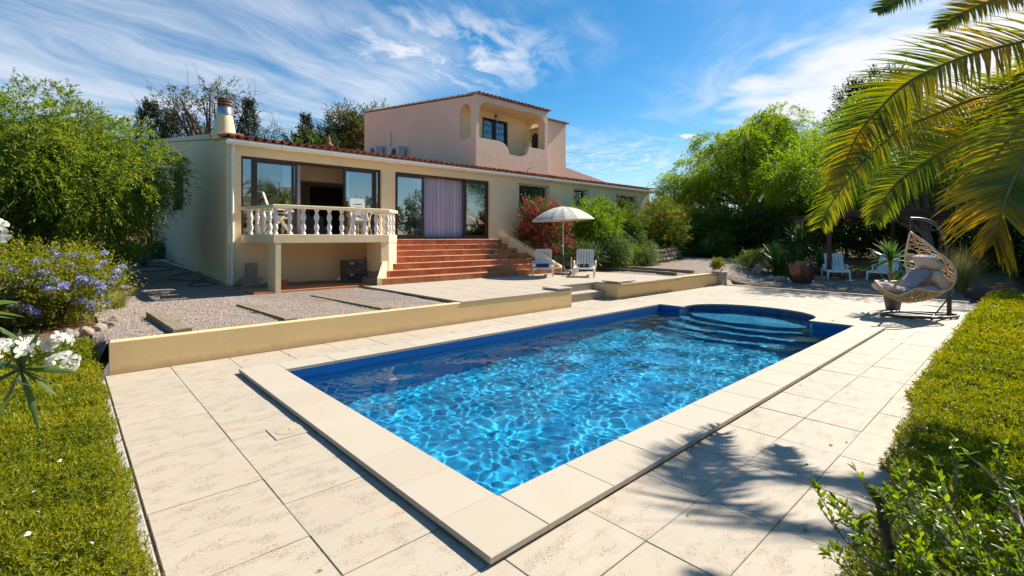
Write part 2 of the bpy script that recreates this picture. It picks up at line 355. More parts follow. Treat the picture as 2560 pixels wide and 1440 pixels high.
# ------------------------------------------------------------------ mesh helpers
class MB:
    def __init__(s): s.v = []; s.f = []; s.sm = []; s.mi = []; s.cur = 0
    def add(s, vs, fs, smooth=False):
        o = len(s.v); s.v.extend(tuple(map(float, q)) for q in vs)
        for q in fs: s.f.append(tuple(o+i for i in q)); s.sm.append(smooth); s.mi.append(s.cur)
        return s
    def box(s, x0, x1, y0, y1, z0, z1):
        return s.add([(x0, y0, z0), (x1, y0, z0), (x1, y1, z0), (x0, y1, z0), (x0, y0, z1), (x1, y0, z1), (x1, y1, z1), (x0, y1, z1)],
                     [(0, 3, 2, 1), (4, 5, 6, 7), (0, 1, 5, 4), (1, 2, 6, 5), (2, 3, 7, 6), (3, 0, 4, 7)])
    def cbox(s, x0, x1, y0, y1, z0, z1, b=.004, dz=(0, 0, 0, 0)):   # box with chamfered top edges
        pts = [(x0, y0), (x1, y0), (x1, y1), (x0, y1)]; ins = [(x0+b, y0+b), (x1-b, y0+b), (x1-b, y1-b), (x0+b, y1-b)]
        vs = [(a, c, z0) for a, c in pts] + [(a, c, z1-b+d) for (a, c), d in zip(pts, dz)] + [(a, c, z1+d) for (a, c), d in zip(ins, dz)]
        fs = [(i, (i+1) % 4, (i+1) % 4+4, i+4) for i in range(4)] + [(i+4, (i+1) % 4+4, (i+1) % 4+8, i+8) for i in range(4)] + [(8, 9, 10, 11)]
        return s.add(vs, fs)
    def prism(s, poly, z0, z1, b=0.):                     # poly counter-clockwise, flat; optional chamfered top
        n = len(poly); A = [Vector((a, c)) for a, c in poly]
        vs = [(a, c, z0) for a, c in poly] + [(a, c, z1-b) for a, c in poly]
        fs = [tuple(reversed(range(n)))] + [(i, (i+1) % n, (i+1) % n+n, i+n) for i in range(n)]
        if b:
            for i in range(n):
                p, q, r_ = A[i-1], A[i], A[(i+1) % n]
                e1 = (q-p).normalized(); e2 = (r_-q).normalized(); n1 = Vector((-e1.y, e1.x)); n2 = Vector((-e2.y, e2.x))
                m = (n1+n2); m = m / max(.3, m.dot(n1)) if m.length > 1e-6 else n1
                k = q+m*b; vs.append((k.x, k.y, z1))
            fs += [(i+n, (i+1) % n+n, (i+1) % n+2*n, i+2*n) for i in range(n)] + [tuple(range(2*n, 3*n))]
        else: fs.append(tuple(range(n, 2*n)))
        return s.add(vs, fs)
    def extr(s, poly3, vec):                              # extrude a planar 3D polygon
        n = len(poly3); V = Vector(vec)
        return s.add([tuple(p) for p in poly3] + [tuple(Vector(p)+V) for p in poly3],
                     [tuple(reversed(range(n))), tuple(range(n, 2*n))] + [(i, (i+1) % n, (i+1) % n+n, i+n) for i in range(n)])
    def beam(s, p, q, w, h, up=(0, 0, 1)):
        p = Vector(p); q = Vector(q); d = (q-p).normalized(); u = Vector(up)
        sd = d.cross(u)
        if sd.length < 1e-4: sd = d.cross(Vector((1, 0, 0)))
        sd.normalize(); u = sd.cross(d)
        c = [(-w/2, -h/2), (w/2, -h/2), (w/2, h/2), (-w/2, h/2)]
        vs = [p+sd*a+u*b for a, b in c] + [q+sd*a+u*b for a, b in c]
        return s.add(vs, [(0, 1, 2, 3), (7, 6, 5, 4), (0, 4, 5, 1), (1, 5, 6, 2), (2, 6, 7, 3), (3, 7, 4, 0)])
    def tube(s, pts, rad, n=8, caps=True, closed=False):
        P = [Vector(p) for p in pts]; m = len(P)
        if not hasattr(rad, '__len__'): rad = [rad]*m
        up = Vector((0, 0, 1)); vs = []; prev = None
        for i in range(m):
            a = P[(i-1) % m] if closed else P[max(i-1, 0)]; b = P[(i+1) % m] if closed else P[min(i+1, m-1)]
            d = (b-a); d = d.normalized() if d.length > 1e-9 else Vector((0, 0, 1))
            if prev is None:
                x = d.cross(up); x = x if x.length > .1 else d.cross(Vector((1, 0, 0)))
            else: x = prev - d*prev.dot(d)
            x.normalize(); prev = x; y = d.cross(x)
            for k in range(n):
                an = 2*math.pi*k/n; vs.append(P[i]+(x*math.cos(an)+y*math.sin(an))*rad[i])
        fs = []
        for i in range(m if closed else m-1):
            j = (i+1) % m
            fs += [(i*n+k, i*n+(k+1) % n, j*n+(k+1) % n, j*n+k) for k in range(n)]
        s.add(vs, fs, True)
        if caps and not closed: s.add([vs[k] for k in range(n)], [tuple(reversed(range(n)))]); s.add([vs[(m-1)*n+k] for k in range(n)], [tuple(range(n))])
        return s
    def lathe(s, prof, c=(0, 0, 0), n=16, smooth=True):   # prof [(r, z)] bottom to top
        vs = []; m = len(prof)
        for r_, z in prof:
            for k in range(n):
                a = 2*math.pi*k/n; vs.append((c[0]+r_*math.cos(a), c[1]+r_*math.sin(a), c[2]+z))
        fs = [(i*n+k, i*n+(k+1) % n, (i+1)*n+(k+1) % n, (i+1)*n+k) for i in range(m-1) for k in range(n)]
        s.add(vs, fs, smooth)
        s.add(vs[:n], [tuple(reversed(range(n)))]); s.add(vs[-n:], [tuple(range(n))])
        return s
    def build(s, name, material, parent=None, at=None, rot=None):
        me = bpy.data.meshes.new(name); me.from_pydata(s.v, [], s.f); me.polygons.foreach_set('use_smooth', s.sm)
        ms = material if isinstance(material, (list, tuple)) else [material]
        for m in ms: me.materials.append(M[m])
        if len(ms) > 1: me.polygons.foreach_set('material_index', s.mi)
        me.update()
        return link(name, me, parent, at, rot)
def link(name, me, parent=None, at=None, rot=None):
    o = bpy.data.objects.new(name, me); C.objects.link(o)
    if at is not None: o.location = at
    if rot is not None: o.rotation_euler = rot
    if parent is not None:
        o.parent = parent
        if parent.get('_w') and at is None: o.location = -Vector(parent.location)   # parts drawn in world coordinates
    return o
def tag(o, label=None, cat=None, group=None, kind=None):
    if label: o['label'] = label
    if cat: o['category'] = cat
    if group: o['group'] = group
    if kind: o['kind'] = kind
    return o
def thing(name, label, cat, loc=(0, 0, 0), rz=0., group=None, world_parts=True):
    o = bpy.data.objects.new(name, None); C.objects.link(o); o.location = loc; o.rotation_euler = (0, 0, rz); o.empty_display_size = .2
    if world_parts and rz == 0: o['_w'] = 1
    return tag(o, label, cat, group)
def struct(mb, name, material): return tag(mb.build(name, material), kind='structure')
def copy_tree(o, parent=None):
    c = o.copy(); C.objects.link(c)
    if parent is not None: c.parent = parent
    for ch in list(KIDS(o)): copy_tree(ch, c)
    return c
def KIDS(o): return [x for x in o.children]
def bez(p, n=24):                                        # smooth curve through points (Catmull-Rom)
    P = [Vector(q) for q in p]; P = [P[0]*2-P[1]] + P + [P[-1]*2-P[-2]]; out = []
    segs = len(P)-3
    for i in range(segs):
        k = max(2, n//segs)
        for j in range(k):
            t = j/k; a, b, c, d = P[i:i+4]
            out.append(.5*((2*b)+(c-a)*t+(2*a-5*b+4*c-d)*t*t+(-a+3*b-3*c+d)*t**3))
    out.append(P[-2]); return out
def npmesh(name, V, F4, material, parent=None, smooth=False):
    """V (n,3), F4 (m,4) numpy -> one mesh of quads"""
    me = bpy.data.meshes.new(name); me.vertices.add(len(V)); me.vertices.foreach_set('co', np.ascontiguousarray(V, dtype=np.float32).ravel())
    k = F4.shape[1]
    me.loops.add(F4.size); me.loops.foreach_set('vertex_index', np.ascontiguousarray(F4, dtype=np.int32).ravel())
    me.polygons.add(len(F4)); me.polygons.foreach_set('loop_start', np.arange(0, F4.size, k, dtype=np.int32))
    if smooth: me.polygons.foreach_set('use_smooth', np.ones(len(F4), dtype=bool))
    me.update(calc_edges=True); me.materials.append(M[material])
    return link(name, me, parent)
# ------------------------------------------------------------------ the setting: ground, gravel, pool, deck
def sst(x, a, b):
    t = np.clip((np.asarray(x, float)-a)/(b-a), 0, 1); return t*t*(3-2*t)
def gz(x, y):
    """height of the ground"""
    x = np.asarray(x, float); y = np.asarray(y, float)
    left = .33*sst(y, 7.3, 8.8)*sst(x, -3, -.5)                      # ramp beside the lawn
    yard = np.where(x < .4, left, .33)
    yard = yard + .10*sst(y, 12.2, 13.7) + .045*np.clip(y-13.7, 0, 40)*sst(x, -14, -1)
    right = .08*np.clip(x-17.35, 0, 9) * 1.0
    behind = .33 + .03*np.clip(x-14, 0, 9) + .03*np.clip(y-11, 0, 6)
    wgt = sst(y, 6.6, 8.6)
    far = right*(1-wgt) + np.maximum(right, behind*sst(17.9-(y-7.6)*-.8, 16.9, 17.4))*wgt
    z = np.where(x > 14.2, np.where((x < 17.0) & (y > 7.5), np.minimum(behind, .37 + .03*(y-7.6)), far), yard)
    z = np.where((y < 7.4) & (x < 17.35), 0, z)
    z = z + .02*np.sin(x*.7+y*.4)*np.where((y > 9) | (x > 19), 1, 0)
    z = np.where(y < .5, np.minimum(z, .10+.0*x), z)
    return z
HX = np.unique(np.r_[-400, -200, -120, -80, -50, -30, np.arange(-20, -4, 1.), np.arange(-4, 32, .3), .35, 17.35, 16.9, 8.93, 10.97, np.arange(32, 60, 2), 80, 120, 200, 400])
HY = np.unique(np.r_[-400, -200, -100, -50, -30, np.arange(-20, -3, 1.), np.arange(-3, 20, .3), .5, 7.66, 8.5, np.arange(20, 60, 2), 80, 120, 200, 400])
XX, YY = np.meshgrid(HX, HY, indexing='ij')
V = np.stack([XX, YY, gz(XX, YY)], -1).reshape(-1, 3); ny = len(HY)
ii, jj = np.meshgrid(np.arange(len(HX)-1), np.arange(ny-1), indexing='ij')
cx = (HX[:-1]+HX[1:])[:, None]/2+0*jj; cyy = (HY[:-1]+HY[1:])[None, :]/2+0*ii
inside = ((cx > .35) & (cx < 17.35) & (cyy > .5) & (cyy < 7.66)) | ((cx > 8.93) & (cx < 10.97) & (cyy > 7.6) & (cyy < 8.5))
k = (~inside).ravel(); a = (ii*ny+jj).ravel()[k]
tag(npmesh('ground', V, np.stack([a, a+ny, a+ny+1, a+1], 1), 'soil'), kind='structure')
# gravel yard: sheet a few millimetres above the soil, ragged edge
gx = np.arange(-3.2, 25.9, .12); gy = np.arange(-1.0, 28.0, .12)
XX, YY = np.meshgrid(gx, gy, indexing='ij'); ny = len(gy)
wob = .25*np.sin(XX*1.9+YY*.7)+.18*np.sin(YY*2.7-XX*1.3)+.1*np.sin(XX*5.1+YY*4.3)
def in_gravel(x, y, w=0):
    yard = (x > .38) & (x < 5.9) & (y > 7.64) & (y < 13.7)
    corner = (x > .30+.0*x) & (x <= .5) & (y > 7.7) & (y < 9.6)
    left = (x < 3.0) & (y > 8.4) & (y < 20.5+w) & (x > -1.2+w*.5) & (x > np.where(y < 11.2, .30+.20*(y-8.6)+w*.3, .82+w-(y-11.2)*1.3))
    right = (x > 14.1) & (x < 17.4) & (y > 7.66) & (y < 10.9+w-.35*(x-14))
    apron = (x >= 17.33) & (x < 19.0+w+.28*(y-0)) & (y > .9+w*.3) & (y < 7.8)
    path = (x >= 17.2) & (y >= 7.66) & (y < 11.6+w-.12*(x-17)+.35*(x-17)*sst(x, 20, 24)) & (x < 24.6+w-.6*(y-8)*0)
    return yard | corner | left | right | apron | path
cxx = XX[:-1, :-1]+.06; cyy = YY[:-1, :-1]+.06
kk = in_gravel(cxx, cyy, wob[:-1, :-1]).ravel()
ii, jj = np.meshgrid(np.arange(len(gx)-1), np.arange(ny-1), indexing='ij'); a = (ii*ny+jj).ravel()[kk]
Zg = gz(XX, YY)+.022+.006*np.sin(XX*7+YY*3)
# the sheet's own corner heights follow the yard on the yard side of the retaining wall
Zg = np.where((YY < 7.72) & (YY > 7.5) & (XX > .35) & (XX < 16.95), .352, Zg)
V = np.stack([XX, YY, Zg], -1).reshape(-1, 3)
tag(npmesh('gravel_yard', V, np.stack([a, a+ny, a+ny+1, a+1], 1), 'gravel'), kind='structure')
# loose pebbles lying on it
def pebbles(n, x0, x1, y0, y1, s0, s1, test):
    x = rng.uniform(x0, x1, n); y = rng.uniform(y0, y1, n); m = test(x, y); x = x[m]; y = y[m]; n = len(x)
    z = np.where((x > .38) & (x < 14) & (y < 13.6), .33+.10*sst(y, 12.2, 13.7), gz(x, y))+.026
    s = rng.uniform(s0, s1, n)
    base = np.array([[1, 0, 0], [0, 1, 0], [-1, 0, 0], [0, -1, 0], [0, 0, .7], [0, 0, -.7]])
    V = base[None]*s[:, None, None]*rng.uniform(.6, 1.2, (n, 6, 1)); an = rng.uniform(0, 6.3, n)
    X = V[..., 0]*np.cos(an)[:, None]-V[..., 1]*np.sin(an)[:, None]; Y = V[..., 0]*np.sin(an)[:, None]+V[..., 1]*np.cos(an)[:, None]
    V = np.stack([X+x[:, None], Y+y[:, None], V[..., 2]+z[:, None]], -1).reshape(-1, 3)
    f = np.array([[0, 1, 4], [1, 2, 4], [2, 3, 4], [3, 0, 4]]); F = (f[None]+6*np.arange(n)[:, None, None]).reshape(-1, 3)
    return V, F
parts = [pebbles(28000, .36, 5.9, 7.7, 12.6, .006, .014, lambda x, y: in_gravel(x, y)),
         pebbles(7000, -1.4, 3.0, 8.5, 20, .008, .018, lambda x, y: in_gravel(x, y)),
         pebbles(9000, 14.1, 24, .9, 11, .009, .02, lambda x, y: in_gravel(x, y))]
Vs = []; Fs = []; o = 0
for V, F in parts: Vs.append(V); Fs.append(F+o); o += len(V)
tag(npmesh('pebbles', np.concatenate(Vs), np.concatenate(Fs), 'pebble'), 'loose grey and tan pebbles lying over the gravel', 'gravel', kind='stuff')

# pool: plan and depths
PX0, PX1, PY0, PY1, WZ = 1.99, 10.62, 2.285, 6.205, -.085
RC, RRX, RRY = (10.95, 4.32), 1.02, 1.32            # the half-round end
def roman(k=1., n=28, back=0.):
    out = [(PX1-back, RC[1]-RRY*k)]
    for i in range(n+1):
        an = -math.pi/2+math.pi*i/n; out.append((RC[0]+RRX*k*math.cos(an), RC[1]+RRY*k*math.sin(an)))
    return out+[(PX1-back, RC[1]+RRY*k)]
arc = roman(1.)
outline = [(PX0, PY0), (PX1, PY0)] + arc + [(PX1, PY1), (PX0, PY1)]
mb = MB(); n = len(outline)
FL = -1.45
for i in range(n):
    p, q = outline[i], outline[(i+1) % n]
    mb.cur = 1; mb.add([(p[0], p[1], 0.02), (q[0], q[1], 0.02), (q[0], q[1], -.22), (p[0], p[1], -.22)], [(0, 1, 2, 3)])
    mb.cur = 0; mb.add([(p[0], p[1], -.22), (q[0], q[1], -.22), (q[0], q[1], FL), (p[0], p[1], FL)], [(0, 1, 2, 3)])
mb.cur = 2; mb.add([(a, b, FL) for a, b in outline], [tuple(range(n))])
basin = tag(mb.build('pool_basin', ['pool_liner', 'liner_top_shade', 'liner_floor_lit']), kind='structure')
# underwater steps of the half-round end, fanning into the pool
mb = MB()
for i, (sx, zt) in enumerate([(.50, -.42), (.12, -.68), (-.26, -.94), (-.64, -1.2)]):
    pts = []
    for j in range(25):
        an = math.pi/2+math.pi*j/24
        pts.append((PX1+.35-(0.35-sx)+ .9*math.cos(an)*.75, RC[1]+(1.30+.13*i)*math.sin(an)))
    pts = pts + [(RC[0]+RRX+.1, RC[1]-1.30-.13*i if i == 0 else RC[1]-1.3), (RC[0]+RRX+.1, RC[1]+1.3)]
    mb.prism(pts, FL-.01*(i+1), zt)
steps_uw = tag(mb.build('underwater_step', 'pool_liner', basin), None)
mb = MB(); arcp = roman(.995)                        # mosaic band round the half-round end
rows = 9; tl = 0.; grout = MB()
def along(pts, s):
    for i in range(len(pts)-1):
        a, b = Vector(pts[i]), Vector(pts[i+1]); d = (b-a).length
        if s <= d: return a+(b-a)*(s/d), (b-a).normalized()
        s -= d
    return b, (b-a).normalized()
tot = sum((Vector(arcp[i+1])-Vector(arcp[i])).length for i in range(len(arcp)-1))
step = .034; ss_ = step/2
while ss_ < tot:
    p, d = along(arcp, ss_); nrm = Vector((-d.y, d.x)); w2 = step*.43
    for r_ in range(rows):
        zt = .008-r_*step; a = p-d*w2+nrm*.006; b = p+d*w2+nrm*.006
        mb.add([(a.x, a.y, zt-step*.86), (b.x, b.y, zt-step*.86), (b.x, b.y, zt), (a.x, a.y, zt)], [(0, 1, 2, 3)])
    ss_ += step
tag(mb.build('mosaic_band', 'mosaic_blue', basin), None, kind='stuff')
gp = roman(.998)
for i in range(len(gp)-1):
    p, q = gp[i], gp[i+1]; grout.add([(p[0], p[1], .012), (q[0], q[1], .012), (q[0], q[1], -.32), (p[0], p[1], -.32)], [(0, 1, 2, 3)])
grout.build('mosaic_grout', 'mosaic_grout', basin)
mb = MB()
for yy, sg in ((RC[1]-RRY, -1), (RC[1]+RRY, 1)):     # pale strips where the liner meets the mosaic
    y0, y1 = sorted((yy+sg*.005, yy+sg*.055)); mb.box(PX1-.02, PX1+.01, y0, y1, -.55, -.005)
mb.build('liner_clamp_strip', 'light_blue_strip', basin)
for o in [basin]+list(basin.children): o.cycles.is_caustics_receiver = True

# water: a real wavy sheet (this is what bends the sunlight into the net on the floor)
wx = np.arange(PX0-.05, RC[0]+RRX+.12, .0165); wy = np.arange(PY0-.05, PY1+.08, .0165)
XX, YY = np.meshgrid(wx, wy, indexing='ij'); ny = len(wy); Zw = np.zeros_like(XX)
farx = sst(XX, 3.2, 7.5)
for i in range(56):
    lam = .088*(1.0145**i)*rng.uniform(.95, 1.05); kk_ = 2*math.pi/lam; an = rng.uniform(0, math.pi)
    Zw += (.19/kk_**2)*np.sin(kk_*(XX*math.cos(an)+YY*math.sin(an))+rng.uniform(0, 6.28)+.5*np.sin(XX*1.3+i)*np.cos(YY*1.7-i))
for i in range(10):
    lam = rng.uniform(.45, 1.1); kk_ = 2*math.pi/lam; an = rng.uniform(0, math.pi)
    Zw += (.16/kk_**2)*np.sin(kk_*(XX*math.cos(an)+YY*math.sin(an))+rng.uniform(0, 6.28))
for i in range(30):
    lam = rng.uniform(.10, .17); kk_ = 2*math.pi/lam; an = rng.normal(.7, .8)
    Zw += .00008*farx*np.sin(kk_*(XX*math.cos(an)+YY*math.sin(an))+rng.uniform(0, 6.28)+np.sin(XX*2.3+i)*np.cos(YY*2.7-i))
calm = 1.
V = np.stack([XX, YY, WZ+Zw*calm], -1).reshape(-1, 3)
c1 = XX[:-1, :-1]+.00825; c2 = YY[:-1, :-1]+.00825
m = ((c1 < PX1+.03) & (c1 > PX0-.02) & (c2 > PY0-.02) & (c2 < PY1+.02)) | ((c1 >= PX1+.02) & (((np.maximum(c1-RC[0], 0)/(RRX+.03))**2+((c2-RC[1])/(RRY+.03))**2) < 1))
ii, jj = np.meshgrid(np.arange(len(wx)-1), np.arange(ny-1), indexing='ij'); a = (ii*ny+jj).ravel()[m.ravel()]
water = tag(npmesh('pool_water', V, np.stack([a, a+ny, a+ny+1, a+1], 1), 'water', smooth=True), kind='structure')
water.cycles.is_caustics_caster = True

# deck: sandy bed with the pool cut out, tiles on top
def in_pool(x, y, g=0.):
    return (PX0-g < x < PX1+g and PY0-g < y < PY1+g) or (x >= PX1 and ((max(x-RC[0], 0)/(RRX+g))**2+((y-RC[1])/(RRY+g))**2) < 1)
mb = MB(); ox0, ox1, oy0, oy1 = .35, 17.35, .5, 7.66; zb = -.022
for r_ in ((ox0, PX0-.1, oy0, oy1), (PX0-.1, PX1+1.65, oy0, PY0-.1), (PX0-.1, PX1+1.65, PY1+.1, oy1), (PX1+1.65, ox1, oy0, oy1)):
    mb.add([(r_[0], r_[2], zb), (r_[1], r_[2], zb), (r_[1], r_[3], zb), (r_[0], r_[3], zb)], [(0, 1, 2, 3)])
outer = [(RC[0]+(RRX+.15)*math.cos(q), RC[1]+(RRY+.15)*math.sin(q)) for q in np.linspace(-math.pi/2, math.pi/2, 25)]
for i in range(24):
    p, q = outer[i], outer[i+1]; mb.add([(p[0], p[1], zb), (PX1+1.65, p[1], zb), (PX1+1.65, q[1], zb), (q[0], q[1], zb)], [(0, 1, 2, 3)])
for y0, y1 in ((PY0-.1, RC[1]-RRY-.15), (RC[1]+RRY+.15, PY1+.1)):
    mb.add([(PX1+.05, y0, zb), (PX1+1.65, y0, zb), (PX1+1.65, y1, zb), (PX1+.05, y1, zb)], [(0, 1, 2, 3)])
deck = struct(mb, 'pool_deck', 'joint_sand')
g0 = .0025
tx = [.36, 1.0]+[1.0+.665*i for i in range(1, 26)]; tx = [x for x in tx if x < 17.4]
ty = [.59+.43*i for i in range(17)]
proto_tiles = {}
def tile(parent, x0, x1, y0, y1, z, material='travertine', th=.03, gap=.0045, jit=.0012):
    w_, h_ = round(x1-x0, 3), round(y1-y0, 3)
    mb = MB(); g = gap*random.uniform(.5, 1.5)
    mb.cbox(-w_/2+g/2, w_/2-g/2, -h_/2+g/2, h_/2-g/2, -th, 0, .003, [random.uniform(-jit, jit) for _ in range(4)])
    o = mb.build('tile', material, parent, at=((x0+x1)/2+random.uniform(-.001, .001), (y0+y1)/2, z+random.uniform(-.0015, .0015)), rot=(0, 0, random.uniform(-.0012, .0012)))
    return o
def clip_outside(x0, x1, y0, y1):
    """corner tests against the coping's outer line; gives what is left of a tile"""
    cxo0, cxo1, cyo0, cyo1 = 1.60, PX1+.30, 1.89, 6.56
    if x1 <= cxo0 or y1 <= cyo0 or y0 >= cyo1: return [(x0, x1, y0, y1)]
    out = []
    if x0 < cxo0: out.append((x0, cxo0, y0, y1)); x0 = cxo0
    if y0 < cyo0: out.append((x0, x1, y0, cyo0)) if x0 < cxo1 else None; 
    if x0 >= cxo1:
        cs = [(x0, y0), (x1, y0), (x0, y1), (x1, y1), ((x0+x1)/2, (y0+y1)/2)]
        ins = [(((max(px_-RC[0], 0))/(RRX+.22))**2+((py_-RC[1])/(RRY+.22))**2) < 1 for px_, py_ in cs]
        return out+([] if all(ins) else [(x0, x1, y0, y1)]) if y0 >= cyo0 or True else out
    if y0 < cyo0: y0 = cyo0
    if y1 > cyo1: out.append((x0, x1, cyo1, y1)); y1 = cyo1
    if x1 > cxo1: out.append((cxo1, x1, y0, y1))
    return out
for i in range(len(tx)-1):
    for j in range(len(ty)):
        x0, x1, y0 = tx[i], tx[i+1], ty[j]; y1 = min(y0+.43, 7.56)
        if y1-y0 < .05: continue
        for r_ in clip_outside(x0, x1, y0, y1):
            if r_[1]-r_[0] > .03 and r_[3]-r_[2] > .03:
                mx_, my_ = (r_[0]+r_[1])/2, (r_[2]+r_[3])/2
                if mx_ > PX1 and abs(my_-RC[1]) < 2.2 and mx_ < 12.8:      # tiles cut to the half-round end
                    A_, B_ = RRX+.16, RRY+.16; poly = [(r_[0]+g0, r_[2]+g0), (r_[1]-g0, r_[2]+g0), (r_[1]-g0, r_[3]-g0), (r_[0]+g0, r_[3]-g0)]
                    q = math.atan2((my_-RC[1])/B_, max(mx_-RC[0], -.2)/A_); nx_, ny_ = math.cos(q)/A_, math.sin(q)/B_
                    fd = lambda p: (p[0]-RC[0])*nx_+(p[1]-RC[1])*ny_-1
                    if all(fd(p) < .02 for p in poly): continue
                    if any(fd(p) < 0 for p in poly):
                        out_ = []
                        for a_, b_ in zip(poly, poly[1:]+poly[:1]):
                            if fd(a_) >= 0: out_.append(a_)
                            if (fd(a_) >= 0) != (fd(b_) >= 0):
                                k_ = fd(a_)/(fd(a_)-fd(b_)); out_.append((a_[0]+(b_[0]-a_[0])*k_, a_[1]+(b_[1]-a_[1])*k_))
                        if len(out_) > 2:
                            mb = MB(); mb.prism(out_, -.03, 0, .002); mb.build('tile', 'travertine', deck)
                        continue
                tile(deck, *r_, 0.)
mb = MB(); mb.add([(8.9, 7.5, zb+.001), (11, 7.5, zb+.001), (11, 8.2, zb+.001), (8.9, 8.2, zb+.001)], [(0, 1, 2, 3)]); mb.build('deck_bed', 'joint_sand', deck)
for x0, x1 in ((8.94, 9.65), (9.65, 10.31), (10.31, 10.965)): tile(deck, x0, x1, 7.56, 8.08, 0.)
# coping: a bed, then stones
mb = MB()
def ring(zz0, zz1, ins):
    mb.box(1.565+ins, PX0+.0, 1.853+ins, 6.6-ins, zz0, zz1)
    mb.box(PX0+.001, PX1+.42-ins, 1.853+ins, PY0-.001, zz0, zz1)
    mb.box(PX0+.001, PX1+.42-ins, PY1+.001, 6.6-ins, zz0, zz1)
ring(-.02, .0175, .03)
mb.build('coping_bed', 'mortar', deck)
def cstone(poly, z0=.018, z1=.052):
    mb = MB(); mb.prism(poly, z0+random.uniform(-.001, .001), z1+random.uniform(-.0006, .0006), .0035); return mb.build('coping_stone', 'coping_stone', deck)
IN = .022; g = .0008
ys = [2.30]+[2.30+.492*i for i in range(1, 8)]+[6.19]
for a, b in zip(ys, ys[1:]): cstone([(1.565, a+g), (PX0-.012, a+g), (PX0-.012, b-g), (1.565, b-g)])
cstone([(1.565, 1.853), (1.99-g, 1.853), (1.99-g, PY0-.012), (PX0-.012, PY0-.012), (PX0-.012, 2.30-g), (1.565, 2.30-g)])
cstone([(1.565, 6.19+g), (PX0-.012, 6.19+g), (PX0-.012, PY1+.012), (1.99-g, PY1+.012), (1.99-g, 6.6), (1.565, 6.6)])
xs = list(np.linspace(1.99, PX1-.012, 15))
for a, b in zip(xs, xs[1:]):
    cstone([(a+g, 1.853), (b-g, 1.853), (b-g, PY0-.012), (a+g, PY0-.012)])
    cstone([(a+g, PY1+.012), (b-g, PY1+.012), (b-g, 6.6), (a+g, 6.6)])
ya, yb = RC[1]-RRY+.012, RC[1]+RRY-.012
cstone([(PX1-.01+g, 1.853), (PX1+.2, 1.853), (PX1+.2, ya-.24), (PX1+.2, ya-.01), (PX1-.012, ya), (PX1-.012+g, PY0-.012)])
cstone([(PX1-.012+g, PY1+.012), (PX1-.012, yb), (PX1+.2, yb+.01), (PX1+.2, 6.6), (PX1-.01+g, 6.6)])
an = np.linspace(-math.pi/2, math.pi/2, 11)
def er(q, k): return (RC[0]+(RRX+k)*math.cos(q), RC[1]+(RRY+k)*math.sin(q))
for a, b in zip(an, an[1:]):
    qq = np.linspace(a+.003, b-.003, 5)
    cstone([er(q, .30) for q in qq]+[er(q, -.014) for q in qq[::-1]])
cstone([(PX1+.2+g, RC[1]-RRY-.30), (RC[0]-.002, RC[1]-RRY-.30), (RC[0]-.002, RC[1]-RRY+.014), (PX1+.2+g, RC[1]-RRY+.002)])
cstone([(PX1+.2+g, RC[1]+RRY-.002), (RC[0]-.002, RC[1]+RRY-.014), (RC[0]-.002, RC[1]+RRY+.30), (PX1+.2+g, RC[1]+RRY+.30)])
# little broken shims in the gap under the coping
mb = MB()
for i in range(34):
    y = random.uniform(1.9, 3.9); l = random.uniform(.06, .3); mb.box(1.578, 1.61+random.uniform(0, .01), y, y+l, 0.001, random.uniform(.008, .016))
for i in range(40):
    x = random.uniform(1.7, 6.5); l = random.uniform(.06, .3); mb.box(x, x+l, 1.866, 1.90, 0.001, random.uniform(.008, .016))
tag(mb.build('shim_chip', 'travertine', deck), kind='stuff')
# kerbs beside the lawns
for (x0, x1, y0, y1, ax) in ((.29, .345, 1.2, 7.5, 'y'), (1.9, 17.3, .47, .575, 'x')):
    mb = MB(); L = (y1-y0) if ax == 'y' else (x1-x0); k_ = int(L/1.02)
    kroot = None
    for i in range(k_):
        mb = MB()
        if ax == 'y': mb.cbox(x0, x1, y0+i*1.02, y0+i*1.02+1.01, -.1, .012, .006)
        else: mb.cbox(x0+i*1.02, x0+i*1.02+1.01, y0, y1, -.1, .012, .006)
        mb.build('kerb_stone', 'kerb_concrete', deck)
# skimmer lid in the deck
t_ = thing('skimmer_lid', 'round cream skimmer lid in a square frame set in the deck left of the pool', 'skimmer lid', (1.42, 4.36, .003))
mb = MB(); mb.cbox(1.27, 1.57, 4.20, 4.50, -.004, .0065, .002); mb.build('frame', 'travertine_pale', t_)
mb = MB(); mb.lathe([(.112, .0068), (.112, .0085), (.108, .0095)], (1.42, 4.36, 0), 32, False); mb.lathe([(.012, .0096), (.012, .0104)], (1.42, 4.36, 0), 12, False); mb.build('lid', 'lid_plastic', t_)
mb = MB(); mb.lathe([(.009, .0105), (.009, .011)], (1.42, 4.36, 0), 10, False); mb.build('finger_hole', 'grille_black', t_)

# retaining walls
YW = 7.57
wl = thing('retaining_wall', 'low cream rendered wall running from the left lawn to the garden steps', 'wall', (4.7, YW, 0))
mb = MB(); mb.cbox(.40, 8.93, YW, 7.70, -.05, .40, .012); mb.build('wall_face', 'plaster_gold', wl)
mb = MB(); mb.cbox(8.42, 8.945, YW-.014, 8.05, .432, .475, .006); mb.build('cap_stone', 'travertine_pale', wl)
wr = thing('retaining_wall', 'low cream rendered wall from the garden steps to the stone planter', 'wall', (13.9, YW, 0))
mb = MB(); mb.cbox(10.97, 16.9, YW+.10, 7.80, -.05, .40, .012); mb.box(10.97, 11.4, YW+.55, 7.801, .0, .40); mb.add([], []); mb.build('wall_face', 'plaster_gold', wr)
mb = MB(); mb.cbox(10.93, 11.75, YW+.06, 8.18, .442, .478, .006); mb.build('cap_stone', 'travertine_pale', wr)
mb = MB(); mb.cbox(14.25, 16.93, YW+.085, 7.83, .401, .425, .004); mb.build('wall_top', 'plaster_gold', wr)
